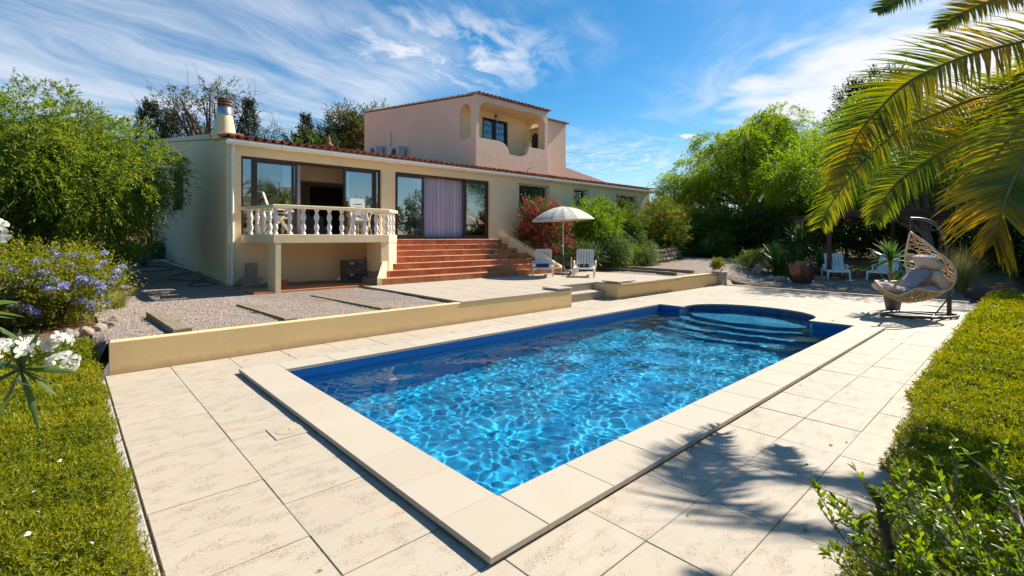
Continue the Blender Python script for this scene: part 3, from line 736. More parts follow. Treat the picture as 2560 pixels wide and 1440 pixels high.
# terrace
mb = MB(); mb.box(5.72, 8.93, 7.705, 11.8, -.05, .386); mb.box(8.931, 10.95, 8.52, 11.8, -.05, .386); mb.box(10.951, 14.2, 7.805, 11.8, -.05, .386)
terr = struct(mb, 'terrace', 'plaster_gold')
TZ = .4175
txs = [5.66+.665*i for i in range(14)]; tys = [YW-.012+.43*i for i in range(10)]
for i in range(13):
    for j in range(10):
        x0, x1 = txs[i], txs[i]+.665; y0, y1 = tys[j], tys[j]+.43
        if x1 > 14.3: x1 = 14.25
        if y1 > 11.8: y1 = 11.8
        if x1 > 8.95 and x0 < 10.93 and y0 < 8.42:
            if x0 < 8.6: x1 = 8.95
            elif x1 > 10.99: x0 = 10.93
            else:
                if y1 > 8.52: y0 = 8.42
                else: continue
            if x0 == 10.93 and y0 < 7.6: y0 = YW+.06
        if x1-x0 < .04 or y1-y0 < .04: continue
        tile(terr, x0, x1, y0, y1, TZ, 'travertine_pale', .03, .004)
# garden steps between deck and terrace
gs = thing('garden_steps', 'two low stone steps from the pool deck up to the terrace', 'steps', (9.94, 8.1, 0))
mb = MB(); mb.box(8.935, 10.965, 8.10, 8.46, -.02, .178); mb.box(8.935, 10.965, 8.461, 8.53, -.02, .384); mb.build('step_core', 'joint_sand', gs)
for a, b in zip((8.936, 9.25, 9.92, 10.45), (9.25, 9.92, 10.45, 10.962)):
    mb = MB(); mb.box(a+.002, b-.002, 8.085, 8.099, 0, .172); mb.build('riser_slab', 'travertine_pale', gs)
    mb = MB(); mb.cbox(a+.001, b-.001, 8.06, 8.455, .179, .212, .004); mb.build('tread_slab', 'travertine_pale', gs)
    mb = MB(); mb.box(a+.12, min(b+.118, 10.962), 8.445, 8.460, .2125, .378); mb.build('riser_slab', 'travertine_pale', gs)
mb = MB(); mb.box(8.94, 9.054, 8.445, 8.460, .2125, .378); mb.build('riser_slab', 'travertine_pale', gs)

# terracotta staircase up to the sliding doors
ST_Y, ST_T, ST_R = 11.60, .335, .17
stz = [TZ+ST_R*(i+1) for i in range(7)]
sL = [6.10+.17*i for i in range(7)]; sRr = [13.10-.17*i for i in range(7)]
sty = [ST_Y+ST_T*i for i in range(7)]
stairs = thing('staircase', 'wide terracotta tiled staircase climbing from the terrace to the curtained sliding door', 'staircase', (9.6, 12.6, TZ))
mb = MB()
for i in range(7): mb.box(sL[i], sRr[i], sty[i]+.012, 13.72, -.02 if i == 0 else stz[i-1]-.03, stz[i]-.022)
mb.build('stair_core', 'mortar', stairs)
def rt(o): return o
for i in range(7):
    x = sL[i]; w_ = .272; first = random.uniform(.1, .26); x1 = x+first
    while x < sRr[i]-.01:
        x1 = min(x1, sRr[i]); mb = MB()
        mb.extr([(-(x1-x)/2+.004, 0, 0), ((x1-x)/2-.004, 0, 0), ((x1-x)/2-.004, 0, ST_R-.028), (-(x1-x)/2+.004, 0, ST_R-.028)], (0, .009, 0))
        mb.build('riser_tile', 'terracotta', stairs, at=((x+x1)/2-9.6, sty[i]-12.6+random.uniform(-.0008, .0008), stz[i]-ST_R+.002-TZ))
        x = x1; x1 = x+w_
    x = sL[i]; x1 = x+first+.1                                       # nosing / tread tiles
    y1 = sty[i+1]+.01 if i < 6 else 13.70
    while x < sRr[i]-.01:
        x1 = min(x1, sRr[i]); mb = MB()
        mb.cbox(-(x1-x)/2+.0015, (x1-x)/2-.0015, -.02, y1-sty[i], -.022, 0, .007)
        mb.build('tread_tile', 'terracotta', stairs, at=((x+x1)/2-9.6, sty[i]-12.6, stz[i]-TZ))
        x = x1; x1 = x+.55
# sloping cheeks of the staircase (rendered)
mb = MB()
mb.extr([(13.10, 11.55, TZ-.03), (13.42, 11.55, TZ-.03), (13.42, 11.55, TZ+.13), (13.30, 11.55, TZ+.13)], (.0, .001, 0))
def cheek(xa, xb, ya, yb, za, zb, th):                              # runs from (xa,ya) low to (xb,yb) high
    mb.add([(xa, ya, -.02), (xa+th, ya, -.02), (xb+th, yb, -.02), (xb, yb, -.02), (xa, ya, za), (xa+th, ya, za), (xb+th, yb, zb), (xb, yb, zb)],
           [(0, 3, 2, 1), (4, 5, 6, 7), (0, 1, 5, 4), (1, 2, 6, 5), (2, 3, 7, 6), (3, 0, 4, 7)])
mb = MB()
cheek(13.10, 12.02, 11.58, 13.2, TZ+.18, 1.72, .20); mb.add([(12.02, 13.2, 0), (12.24, 13.2, 0), (12.24, 13.7, 0), (12.02, 13.7, 0), (12.02, 13.2, 1.72), (12.24, 13.2, 1.72), (12.24, 13.7, 1.74), (12.02, 13.7, 1.74)],
       [(0, 3, 2, 1), (4, 5, 6, 7), (0, 1, 5, 4), (1, 2, 6, 5), (2, 3, 7, 6), (3, 0, 4, 7)])
mb.build('cheek_wall', 'plaster_cream', stairs)
mb = MB(); cheek(5.96, 6.34, 11.60, 12.02, TZ+.19, TZ+.62, .14); mb.build('cheek_wall', 'plaster_cream', stairs)
# ------------------------------------------------------------------ the villa
YF = 13.70                                               # front wall plane
house = thing('house', 'long cream rendered villa with terracotta roof, sliding doors and pink upper storey', 'house', (9.6, 17, 0))
def wallcells(mb, u0, u1, z0, z1, holes, f):              # rectangular wall with openings; f(u0,u1,z0,z1) adds a box
    us = sorted({u0, u1, *[h[0] for h in holes], *[h[1] for h in holes]}); zs = sorted({z0, z1, *[h[2] for h in holes], *[h[3] for h in holes]})
    for a, b in zip(us, us[1:]):
        run = None
        for c, d in zip(zs, zs[1:]):
            if any(h[0] <= a and b <= h[1] and h[2] <= c and d <= h[3] for h in holes):
                if run: f(a, b, *run); run = None
            else: run = (run[0] if run else c, d)
        if run: f(a, b, *run)
D1 = (3.30, 7.19, 1.61, 3.75); D2 = (7.65, 11.54, 1.615, 3.745)
WA, WB, WC = (13.03, 14.57, 2.55, 3.72), (16.32, 17.07, 2.9, 3.74), (19.49, 20.99, 2.65, 3.68)
mb = MB()
wallcells(mb, 2.98, 22.4, 0, 4.02, [D1, D2, WA, WB, WC], lambda a, b, c, d: mb.box(a, b, YF, YF+.24, c, d))
mb.build('front_wall', 'plaster_cream', house)
SL = .135
def side(x0, x1, za=4.17, ov=.0):
    mb = MB(); ys = (YF+.241, 27.2)
    mb.extr([(x0, ys[0], -.1), (x0, ys[1], -.1), (x0, ys[1], za+SL*(27.2-YF)+.12), (x0, 15.55, za+SL*(15.55-YF)+.12), (x0, 15.5, za+SL*(15.5-YF)-.02), (x0, ys[0], 4.16)], (x1-x0, 0, 0))
    return mb
side(2.98, 3.22).build('side_wall', 'plaster_side', house)
side(22.16, 22.4).build('side_wall', 'plaster_side', house)
mb = MB(); mb.box(3.221, 22.159, 26.96, 27.2, 0, 5.9); mb.build('back_wall', 'plaster_side', house)
mb = MB(); mb.box(2.955, 22.42, YF-.02, YF+.24, 4.021, 4.10); mb.build('eaves_band', 'plaster_cream', house)
# lower roof: battens sheet, then tiles
roof = tag(MB().add([(2.97, YF-.06, 4.105), (22.43, YF-.06, 4.105), (22.43, 27.0, 4.105+SL*13.36), (2.97, 27.0, 4.105+SL*13.36), (2.97, YF-.06, 4.145), (22.43, YF-.06, 4.145), (22.43, 27.0, 4.145+SL*13.36), (2.97, 27.0, 4.145+SL*13.36)],
      [(0, 3, 2, 1), (4, 5, 6, 7), (0, 1, 5, 4), (1, 2, 6, 5), (2, 3, 7, 6), (3, 0, 4, 7)]).build('roof', 'mortar', house))
def barrel(L=.42, w=.165, taper=.80, h=.070, t=.012, n=7, inv=False):
    mb = MB(); vs = []
    for k, (y, s) in enumerate(((0, 1.), (L, taper))):
        for rr in (1., 1-t/(w/2)):
            for i in range(n):
                an = math.pi*i/(n-1); x = -math.cos(an)*w/2*s*rr; z = math.sin(an)*h*s*rr
                vs.append((x, y, -z if inv else z))
    a, b, c, d = 0, n, 2*n, 3*n; fs = []
    for i in range(n-1):
        fs += [(a+i, a+i+1, c+i+1, c+i), (b+i+1, b+i, d+i, d+i+1), (a+i+1, a+i, b+i, b+i+1), (c+i, c+i+1, d+i+1, d+i)]
    fs += [(a, c, d, b), (a+n-1, b+n-1, d+n-1, c+n-1)]
    if inv: fs = [q[::-1] for q in fs]
    mb.add(vs, fs, False); me = MB.build(mb, 'roof_tile', 'roof_tile'); m = me.data; bpy.data.objects.remove(me); return m
TC = barrel(); TP = barrel(inv=True, taper=1.12, w=.15, h=.05)
def place_tile(me, parent, x, y, z, sl, tw=None):
    o = link('roof_tile', me, parent, at=(x-(house.location.x if parent is house else 0)*0, y, z), rot=(math.atan(sl)+random.uniform(-.02, .02), random.uniform(-.04, .04), (random.uniform(-.03, .03) if tw is None else tw)))
    o.scale = (random.uniform(.97, 1.05),)*3
    return o
pitch = 19.46/92
def sheet(name, parent, x0, x1, y0, y1, zfun, pitch_, material='roof_tile'):   # courses beyond the ones one can tell apart
    xs = np.arange(x0, x1+.001, pitch_/6); rows_ = np.arange(y0, y1, .34); Vs = []; Fs = []; o = 0
    for r_, y in enumerate(rows_):
        ya = min(y+.40, y1+.05); ph = (xs-x0)/pitch_*2*math.pi
        prof = np.where(np.cos(ph) > 0, np.cos(ph)*.075, np.cos(ph)*.025)
        jx = .006*np.sin(r_*3.7+xs*11)
        A_ = np.stack([xs, y+0*xs+jx, zfun(y)+prof+.022], -1); B_ = np.stack([xs, ya+0*xs, zfun(ya)+prof*.82-.006], -1)
        Z_ = A_-[0, -.002, .02]
        Vs.append(np.concatenate([A_, B_, Z_])); n_ = len(xs); i_ = np.arange(n_-1)
        Fs.append(np.concatenate([np.stack([i_, i_+1, i_+1+n_, i_+n_], 1), np.stack([i_+2*n_, i_+1+2*n_, i_+1, i_], 1)])+o); o += 3*n_
    return tag(npmesh(name, np.concatenate(Vs), np.concatenate(Fs), material, parent), kind='stuff')
zr = lambda y: 4.15+SL*(y-(YF-.06))
for i in range(93):
    x = 2.98+pitch*i
    for r_ in range(2):
        y = YF-.15+.335*r_+random.uniform(-.012, .012)
        if abs(x-3.2) < .42 and y > 14.2: continue
        place_tile(TC, roof, x, y, zr(y)+.028+.004*r_, SL-.03)
    if i < 92:
        for r_ in range(1): place_tile(TP, roof, x+pitch/2, YF-.13+.335*r_, zr(YF-.13+.335*r_)+.060, SL-.03)
sheet('roof_course', roof, 2.98, 2.98+pitch*92, YF+.50, 26.9, lambda y: zr(y)+.02, pitch)
# tiles returned round the corner above the side wall, at the chimney
for i in range(8):
    place_tile(TC, roof, 2.93, 13.75+.215*i, zr(13.75+.215*i)+.05, 0, tw=R(-90)).rotation_euler = (SL*0+R(4), SL, R(-90))
# gutter and downpipe
gut = MB(); GX0, GX1, GY, GZ = 2.94, 22.5, YF-.155, 4.045
prof = [(-.062, .035), (-.062, .0), (-.045, -.045), (.0, -.062), (.045, -.045), (.062, 0), (.062, .035), (.054, .035), (.05, 0), (.03, -.042), (0, -.053), (-.03, -.042), (-.05, 0), (-.054, .035)]
gut.extr([(GX0, GY+a*1.15, GZ+b*1.15) for a, b in prof], (GX1-GX0, 0, 0)); gut.f = [q[::-1] for q in gut.f]
g_o = gut.build('gutter', 'gutter_white', house)
mb = MB(); x = GX0+.02
while x < GX1:
    mb.extr([(x, GY+a*1.27, GZ+b*1.27-.001) for a, b in prof[:7]]+[(x, GY+a*1.16, GZ+b*1.16) for a, b in prof[:7][::-1]], (.035, 0, 0))
    x += 1.28+random.choice((0, .12, -.1))
mb.build('gutter_bracket', 'gutter_white', g_o)
mb = MB(); mb.tube([(3.085, GY, GZ-.05), (3.085, GY, GZ-.13), (3.085, YF-.055, GZ-.24), (3.085, YF-.05, GZ-.36), (3.085, YF-.05, .44)], .045, 12)
for z in (3.3, 2.2, 1.1): mb.tube([(3.085, YF-.05, z), (3.085, YF-.05, z+.05)], .052, 12)
mb.build('downpipe', 'gutter_white', house)

# sliding doors: frames, panes, curtains
def rect_frame(mb, x0, x1, z0, z1, y, wd, dp):
    mb.box(x0, x0+wd, y, y+dp, z0, z1); mb.box(x1-wd, x1, y, y+dp, z0, z1)
    mb.box(x0+wd, x1-wd, y, y+dp, z0, z0+wd); mb.box(x0+wd, x1-wd, y, y+dp, z1-wd, z1)
def sash(parent, x0, x1, z0, z1, y, wd=.065, handle=None):
    mb = MB(); rect_frame(mb, x0, x1, z0, z1, y, wd, .04); s = mb.build('door_sash', 'bronze_frame', parent)
    mb = MB(); mb.box(x0+wd+.001, x1-wd-.001, y+.016, y+.021, z0+wd+.001, z1-wd-.001); mb.build('pane', 'window_glass', s)
    if handle is not None:
        mb = MB(); mb.box(handle-.012, handle+.012, y-.022, y, z0+.95, z0+1.15); mb.build('handle', 'grille_black', s)
    return s
def curtain(name, parent, x0, x1, z0, z1, y, amp, per, material, pinch=0.):
    n_ = int((x1-x0)/.018); xs = np.linspace(x0, x1, n_); zs = np.linspace(z0, z1, 14)
    X, Zc_ = np.meshgrid(xs, zs, indexing='ij'); ph = 2*math.pi*X/per+.9*np.sin(X*5.3)+.35*np.sin(X*17)
    t_ = (Zc_-z0)/(z1-z0)
    Y = y+amp*(np.sin(ph)*(.65+.45*(1-t_))+.35*np.sin(2.3*ph+1))+.006*np.sin(ph*.7+Zc_*3)
    Xc = X + pinch*(1-t_)*(1-t_)*(X-(x0+x1)/2)*.2
    V = np.stack([Xc, Y, Zc_], -1).reshape(-1, 3); i_, j_ = np.meshgrid(np.arange(n_-1), np.arange(13), indexing='ij'); a_ = (i_*14+j_).ravel()
    return npmesh(name, V, np.stack([a_, a_+14, a_+15, a_+1], 1), material, parent, True)
d1 = tag(MB().build('sliding_door', 'bronze_frame', house)); bpy.data.objects.remove(d1)
mb = MB(); x0, x1, z0, z1 = D1; rect_frame(mb, x0+.002, x1-.002, z0, z1-.002, YF+.09, .06, .15)
for xm in (3.566, 7.0): mb.box(xm, xm+.06, YF+.09, YF+.235, z0+.06, z1-.06)
d1 = mb.build('sliding_door', 'bronze_frame', house)
for a, b in ((x0+.062, 3.566), (7.06, x1-.062)):
    mb = MB(); mb.box(a, b, YF+.12, YF+.126, z0+.06, z1-.062); mb.build('pane', 'window_glass', d1)
def sash2(parent, *a, **k): return sash(parent, *a, **k)
sash(house, 3.63, 4.63, z0+.06, z1-.062, YF+.10, .07)
sash(house, 4.29, 4.72, z0+.062, z1-.064, YF+.15, .05)
sash(house, 6.02, 6.99, z0+.06, z1-.062, YF+.10, .07)
sash(house, 6.10, 6.30, z0+.062, z1-.064, YF+.15, .05)
curtain('curtain', house, 3.62, 4.55, z0+.05, z1-.08, YF+.34, .028, .10, 'net_curtain')
curtain('curtain', house, 6.15, 7.10, z0+.05, z1-.08, YF+.34, .028, .10, 'net_curtain')
curtain('curtain', house, 4.72, 4.86, z0+.03, z1-.08, YF+.30, .03, .05, 'curtain_lilac', 3.)
mb = MB(); x0, x1, z0, z1 = D2; rect_frame(mb, x0+.002, x1-.002, z0, z1-.002, YF+.09, .065, .15)
d2 = mb.build('sliding_door', 'bronze_frame', house)
sash(house, x0+.068, 8.77, z0+.06, z1-.067, YF+.10, .075, 8.72)
sash(house, 10.46, x1-.068, z0+.06, z1-.067, YF+.10, .075, 10.52)
curtain('curtain', house, 8.55, 9.75, z0+.05, z1-.06, YF+.30, .045, .17, 'curtain_lilac', .1)
curtain('curtain', house, 9.6, 10.55, z0+.05, z1-.06, YF+.34, .04, .14, 'curtain_lilac')
curtain('curtain', house, 7.72, 8.75, z0+.05, z1-.06, YF+.36, .03, .10, 'net_curtain')
curtain('curtain', house, 10.5, 11.45, z0+.05, z1-.06, YF+.40, .03, .10, 'net_curtain')
# room behind
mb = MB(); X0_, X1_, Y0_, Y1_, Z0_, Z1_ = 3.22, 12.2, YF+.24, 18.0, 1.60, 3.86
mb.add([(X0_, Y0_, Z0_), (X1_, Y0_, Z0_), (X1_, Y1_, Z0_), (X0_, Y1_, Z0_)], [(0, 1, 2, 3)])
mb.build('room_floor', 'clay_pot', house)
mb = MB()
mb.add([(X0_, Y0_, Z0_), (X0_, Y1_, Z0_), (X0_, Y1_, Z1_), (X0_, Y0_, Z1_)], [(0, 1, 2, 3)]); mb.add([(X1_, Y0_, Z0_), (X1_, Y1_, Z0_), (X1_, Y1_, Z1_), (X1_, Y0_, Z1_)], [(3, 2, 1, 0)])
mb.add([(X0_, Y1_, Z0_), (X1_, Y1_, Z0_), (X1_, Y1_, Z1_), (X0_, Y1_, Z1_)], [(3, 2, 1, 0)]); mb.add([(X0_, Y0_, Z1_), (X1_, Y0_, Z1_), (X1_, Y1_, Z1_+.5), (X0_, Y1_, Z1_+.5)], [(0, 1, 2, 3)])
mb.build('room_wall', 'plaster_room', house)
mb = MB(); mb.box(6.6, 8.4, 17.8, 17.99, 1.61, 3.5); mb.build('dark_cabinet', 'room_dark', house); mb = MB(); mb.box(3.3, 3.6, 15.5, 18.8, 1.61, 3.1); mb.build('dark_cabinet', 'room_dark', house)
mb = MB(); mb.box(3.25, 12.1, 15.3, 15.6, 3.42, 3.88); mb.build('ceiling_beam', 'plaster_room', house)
sofa = thing('sofa', 'dark sofa standing inside the room behind the open sliding door', 'sofa', (5.6, 16.2, 1.61))
mb = MB(); mb.cbox(4.7, 6.5, 15.9, 16.7, 1.61, 2.02, .05); mb.build('seat', 'cushion_grey', sofa); mb = MB(); mb.cbox(4.7, 6.5, 16.5, 16.75, 2.0, 2.4, .06); mb.build('backrest', 'cushion_grey', sofa)
# barred windows on the front
def grille(parent, x0, x1, z0, z1, y, n, scroll=True):
    mb = MB(); r_ = .009
    for z in (z0, z0+(z1-z0)*.22, z1-(z1-z0)*.22, z1): mb.box(x0-.05, x1+.05, y-.008, y+.008, z-.008, z+.008)
    for i in range(n):
        x = x0+(x1-x0)*i/(n-1); mb.tube([(x, y-.012, z0), (x, y-.012, z1)], r_, 6)
    for x in (x0-.05, x1+.05): mb.box(x-.008, x+.008, y-.008, y+.19, z0-.01, z0+.012); mb.box(x-.008, x+.008, y-.008, y+.19, z1-.01, z1+.012)
    if scroll:
        xc = (x0+x1)/2; zc_ = (z0+z1)/2; w_ = (x1-x0)/(n-1)*.9
        pts = [(xc+w_*math.sin(q)*math.cos(q*.5), y-.016, zc_+(z1-z0)*.2*math.cos(q)) for q in np.linspace(0, 2*math.pi, 17)]
        mb.tube(pts, .006, 5, False)
    return mb.build('window_grille', 'grille_black', parent)
for (x0, x1, z0, z1), n_ in ((WA, 12), (WB, 6), (WC, 12)):
    mb = MB(); rect_frame(mb, x0+.002, x1-.002, z0+.002, z1-.002, YF+.10, .05, .05)
    if x1-x0 > 1: mb.box((x0+x1)/2-.03, (x0+x1)/2+.03, YF+.10, YF+.15, z0+.05, z1-.05)
    wn = mb.build('window', 'bronze_frame', house)
    mb = MB(); mb.box(x0+.051, x1-.051, YF+.12, YF+.126, z0+.051, z1-.051); mb.build('pane', 'window_glass', wn)
    mb = MB(); mb.box(x0+.01, x1-.01, YF+.20, YF+.23, z0, z1); mb.build('unlit_room_sheet', 'room_dark', wn)  # flat dark sheet painted for the unlit room behind the glass
    grille(wn, x0, x1, z0-.05, z1+.03, YF-.13, n_, n_ > 8)
# barred window in the shaded side wall
mb = MB()
for y in np.linspace(19.7, 20.9, 8): mb.tube([(2.87, y, 2.62), (2.87, y, 3.96)], .012, 6)
for z in (2.62, 2.95, 3.28, 3.62, 3.96): mb.box(2.86, 2.88, 19.65, 20.95, z-.01, z+.01)
for y in (19.7, 20.9):
    for z in (2.64, 3.94): mb.box(2.87, 2.985, y-.01, y+.01, z-.01, z+.01)
sw = mb.build('window_grille', 'grille_black', house)
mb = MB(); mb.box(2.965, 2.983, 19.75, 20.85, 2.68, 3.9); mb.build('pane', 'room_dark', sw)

# upper storey
UX0, UX1, UY0, UY1 = 11.6, 15.62, 14.6, 24.0
uz = lambda y: 7.13+.115*(y-UY0)
LB = 15.72                                                # back wall of the loggia
mb = MB()
# left (west) wall with the arched opening
A0, A1, AZ0, AZ1 = 14.93, 15.66, 5.56, 6.92
def arch_pts(y0, y1, z0, z1, n_=12):
    r_ = (y1-y0)/2; return [(y0, z0)]+[(y0+r_-r_*math.cos(math.pi*i/n_), z1-r_+r_*math.sin(math.pi*i/n_)) for i in range(n_+1)]+[(y1, z0)]
def arched_wall(mb, u0, u1, z0, z1f, a0, a1, az0, az1, to3, th):
    """wall panel from u0..u1 with an arched hole; to3(u, z, depth) -> xyz"""
    ap = arch_pts(a0, a1, az0, az1); n_ = len(ap)
    for dep, fl in ((0, 0), (th, 1)):
        def face(poly):
            vs = [to3(u, z, dep) for u, z in poly]; mb.add(vs, [tuple(range(len(vs)))[::-1] if fl else tuple(range(len(vs)))])
        face([(u0, z0), (a0, z0), (a0, az0), (a0, z1f(a0)), (u0, z1f(u0))]); face([(a1, z0), (u1, z0), (u1, z1f(u1)), (a1, z1f(a1)), (a1, az0)])
        face([(a0, z0), (a1, z0), (a1, az0), (a0, az0)])
        top = ap[1:-1]
        for p, q in zip(top, top[1:]): face([p, q, (q[0], z1f(q[0])), (p[0], z1f(p[0]))])
    for p, q in zip(ap, ap[1:]+ap[:1]):
        mb.add([to3(p[0], p[1], 0), to3(q[0], q[1], 0), to3(q[0], q[1], th), to3(p[0], p[1], th)], [(0, 1, 2, 3)])
    mb.add([to3(u0, z1f(u0), 0), to3(u1, z1f(u1), 0), to3(u1, z1f(u1), th), to3(u0, z1f(u0), th)], [(0, 1, 2, 3)])
    for u in (u0, u1): mb.add([to3(u, z0, 0), to3(u, z1f(u), 0), to3(u, z1f(u), th), to3(u, z0, th)], [(0, 1, 2, 3)])
arched_wall(mb, UY0+.201, UY1, 4.2, uz, A0, A1, AZ0, AZ1, lambda u, z, d: (UX0+d, u, z), .20)
mb.build('upper_side_wall', 'plaster_peach', house)
mb = MB(); arched_wall(mb, UY0+.22, LB, 4.2, lambda y: 7.0, 14.95, 15.6, 5.5, 6.75, lambda u, z, d: (UX1-.16+d, u, z), .16)
mb.build('loggia_side_wall', 'plaster_cream', house)
# front: parapet with the dipped curve, posts and rounded opening
ox0_, ox1_, ztop, zb_ = 11.76, 15.44, 6.96, 4.3
dip = [(ox0_, 5.53), (12.74, 5.53)]+[(12.74+.62*math.sin(q)*.95, 5.53-.47*(1-math.cos(q))-.0) for q in np.linspace(.25, math.pi/2, 8)]
dip += [(13.9, 5.05)]+[(13.95+.5*math.sin(q), 5.05+.45*(1-math.cos(q))) for q in np.linspace(.3, math.pi/2, 8)]+[(14.46, 5.50), (ox1_, 5.50)]
mb = MB()
poly = [(UX0, zb_), (UX1, zb_), (UX1, 5.50)]+[(a, b) for a, b in dip[::-1]]+[(UX0, 5.53)]
poly[2] = (UX1, 5.50)
for sgn in (0,):
    pts = [(a, UY0, b) for a, b in poly]
    # strips below the curve
    for p, q in zip(dip, dip[1:]): mb.extr([(p[0], UY0, zb_), (q[0], UY0, zb_), (q[0], UY0, q[1]), (p[0], UY0, p[1])], (0, .2, 0))
    mb.box(UX0, ox0_, UY0-.0, UY0+.2, zb_, ztop+.21); mb.box(ox1_, UX1, UY0, UY0+.2, zb_, ztop+.21)
    rr = .42; tp = [(ox0_, ztop-rr)]+[(ox0_+rr-rr*math.cos(q), ztop-rr+rr*math.sin(q)) for q in np.linspace(.2, math.pi/2, 7)]+[(ox1_-rr+rr*math.sin(q), ztop-rr+rr*math.cos(q)) for q in np.linspace(0, math.pi/2-.2, 7)]+[(ox1_, ztop-rr)]
    for p, q in zip(tp, tp[1:]):
        if q[0]-p[0] > 1e-4: mb.extr([(p[0], UY0, p[1]), (q[0], UY0, q[1]), (q[0], UY0, ztop+.21), (p[0], UY0, ztop+.21)], (0, .2, 0))
mb.build('loggia_front', 'plaster_peach', house)
mb = MB()
wallcells(mb, UX0+.201, UX1-.161, 4.2, 7.0, [(12.84, 14.22, 4.75, 6.71)], lambda a, b, c, d: mb.box(a, b, LB, LB+.15, c, d))
mb.build('loggia_back_wall', 'plaster_cream', house)
mb = MB(); mb.box(UX0+.2, UX1-.16, UY0+.2, LB, 6.985, 7.06); mb.build('loggia_ceiling', 'plaster_cream', house)
mb = MB(); mb.box(UX0+.2, UX1-.16, UY0+.2, LB, 4.62, 4.68); mb.build('loggia_floor', 'terracotta', house)
mb = MB(); rect_frame(mb, 12.842, 14.218, 4.752, 6.708, LB+.05, .06, .05); mb.box(13.50, 13.56, LB+.05, LB+.10, 4.81, 6.65); ld = mb.build('loggia_door', 'bronze_frame', house)
mb = MB(); mb.box(12.9, 14.16, LB+.07, LB+.076, 4.81, 6.65); mb.build('pane', 'window_glass', ld); mb = MB(); mb.box(12.85, 14.2, LB+.12, LB+.14, 4.76, 6.7); mb.build('unlit_room_sheet', 'room_dark', ld)  # second box: dark sheet standing in for the unlit room behind the door
mb = MB()
for x in np.linspace(12.88, 14.18, 14): mb.tube([(x, LB-.02, 4.78), (x, LB-.02, 6.69)], .009, 5)
for z in np.linspace(4.8, 6.67, 8): mb.box(12.86, 14.2, LB-.03, LB-.018, z-.008, z+.008)
for x in (12.86, 13.53, 14.2): mb.box(x-.02, x+.02, LB-.035, LB-.01, 4.78, 6.70)
mb.build('door_grille', 'grille_black', ld)
mb = MB(); mb.box(UX1-.10, UX1-.02, 15.02, 15.55, 5.2, 6.6); gl_ = mb.build('arched_window', 'plaster_cream', house)
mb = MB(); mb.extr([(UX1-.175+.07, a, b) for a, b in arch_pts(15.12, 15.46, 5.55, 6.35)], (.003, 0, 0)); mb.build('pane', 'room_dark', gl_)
mb = MB()
for y in np.linspace(15.05, 15.52, 5): mb.tube([(UX1-.17, y, 5.45), (UX1-.17, y, 6.5)], .009, 5)
for z in (5.45, 5.98, 6.5): mb.box(UX1-.178, UX1-.165, 15.03, 15.55, z-.008, z+.008)
mb.build('window_grille', 'grille_black', gl_)
lamp = thing('wall_lamp', 'small glass lantern fixed under the upper loggia ceiling', 'lamp', (13.55, LB-.12, 6.8))
mb = MB(); mb.box(13.5, 13.6, LB-.04, LB-.001, 6.80, 6.9); mb.tube([(13.55, LB-.04, 6.85), (13.55, LB-.13, 6.86), (13.55, LB-.13, 6.83)], .012, 6); mb.build('bracket', 'grille_black', lamp)
mb = MB(); mb.lathe([(.045, 0), (.075, .07), (.055, .16), (.03, .18)], (13.55, LB-.13, 6.63), 10); mb.build('lamp_shade', 'lamp_glass', lamp)
# right part of the storey, set back
mb = MB(); mb.box(UX1+.001, 17.96, 15.6, 15.8, 4.2, 7.17); mb.box(17.76, 17.96, 15.801, 24, 4.2, 7.2); mb.box(11.801, 17.759, 23.8, 24, 4.2, 8.1); mb.box(UX0+.2, UX1-.16, LB+.15, LB+.3, 6.9, 7.2)
mb.build('upper_wall', 'plaster_peach', house)
mb = MB()                                                 # sloping parapet to the right of the upper storey
mb.extr([(17.961, 15.6, 4.3), (22.3, 15.6, 4.3), (22.3, 15.6, 4.48), (21.8, 15.6, 4.55), (20.0, 15.6, 4.80), (17.961, 15.6, 5.09)], (0, .22, 0)); mb.build('roof_parapet', 'plaster_peach', house)
uroof = MB().add([(UX0-.01, UY0-.03, 7.175), (UX1+.03, UY0-.03, 7.175), (UX1+.03, 24.1, 8.27), (UX0-.01, 24.1, 8.27), (UX0-.01, UY0-.03, 7.20), (UX1+.03, UY0-.03, 7.20), (UX1+.03, 24.1, 8.295), (UX0-.01, 24.1, 8.295)],
      [(0, 3, 2, 1), (4, 5, 6, 7), (0, 1, 5, 4), (1, 2, 6, 5), (2, 3, 7, 6), (3, 0, 4, 7)]).build('upper_roof', 'mortar', house)
zu = lambda y: 7.20+.115*(y-UY0)
for i in range(20):
    x = UX0+.08+.207*i
    for r_ in range(2): place_tile(TC, uroof, x, UY0-.13+.335*r_, zu(UY0-.13+.335*r_)+.02, .10)
    if i < 19: place_tile(TP, uroof, x+.1035, UY0-.11, zu(UY0-.11)+.052, .10)
sheet('roof_course', uroof, UX0+.08, UX1, UY0+.5, 24.0, zu, .207)
uroof2 = MB().add([(UX1+.035, 15.57, 7.172), (18.0, 15.57, 7.172), (18.0, 24.1, 8.15), (UX1+.035, 24.1, 8.15), (UX1+.035, 15.57, 7.2), (18.0, 15.57, 7.2), (18.0, 24.1, 8.18), (UX1+.035, 24.1, 8.18)],
      [(0, 3, 2, 1), (4, 5, 6, 7), (0, 1, 5, 4), (1, 2, 6, 5), (2, 3, 7, 6), (3, 0, 4, 7)]).build('upper_roof', 'mortar', house)
for i in range(12):
    x = UX1+.12+.207*i
    for r_ in range(2): place_tile(TC, uroof2, x, 15.6-.13+.335*r_, 7.19+.115*(.335*r_-.13)+.02, .10)
TV = TC.copy(); TV.materials.clear(); TV.materials.append(M['plaster_peach'])
for i in range(44):                                       # rendered verge tiles along the left edge of the upper roof
    y = UY0-.05+.215*i; o_ = place_tile(TV, uroof, UX0-.02, y, zu(y)+.0, 0); o_.rotation_euler = (0, -.08, R(-90)); o_.scale = (.8, .55, .6)
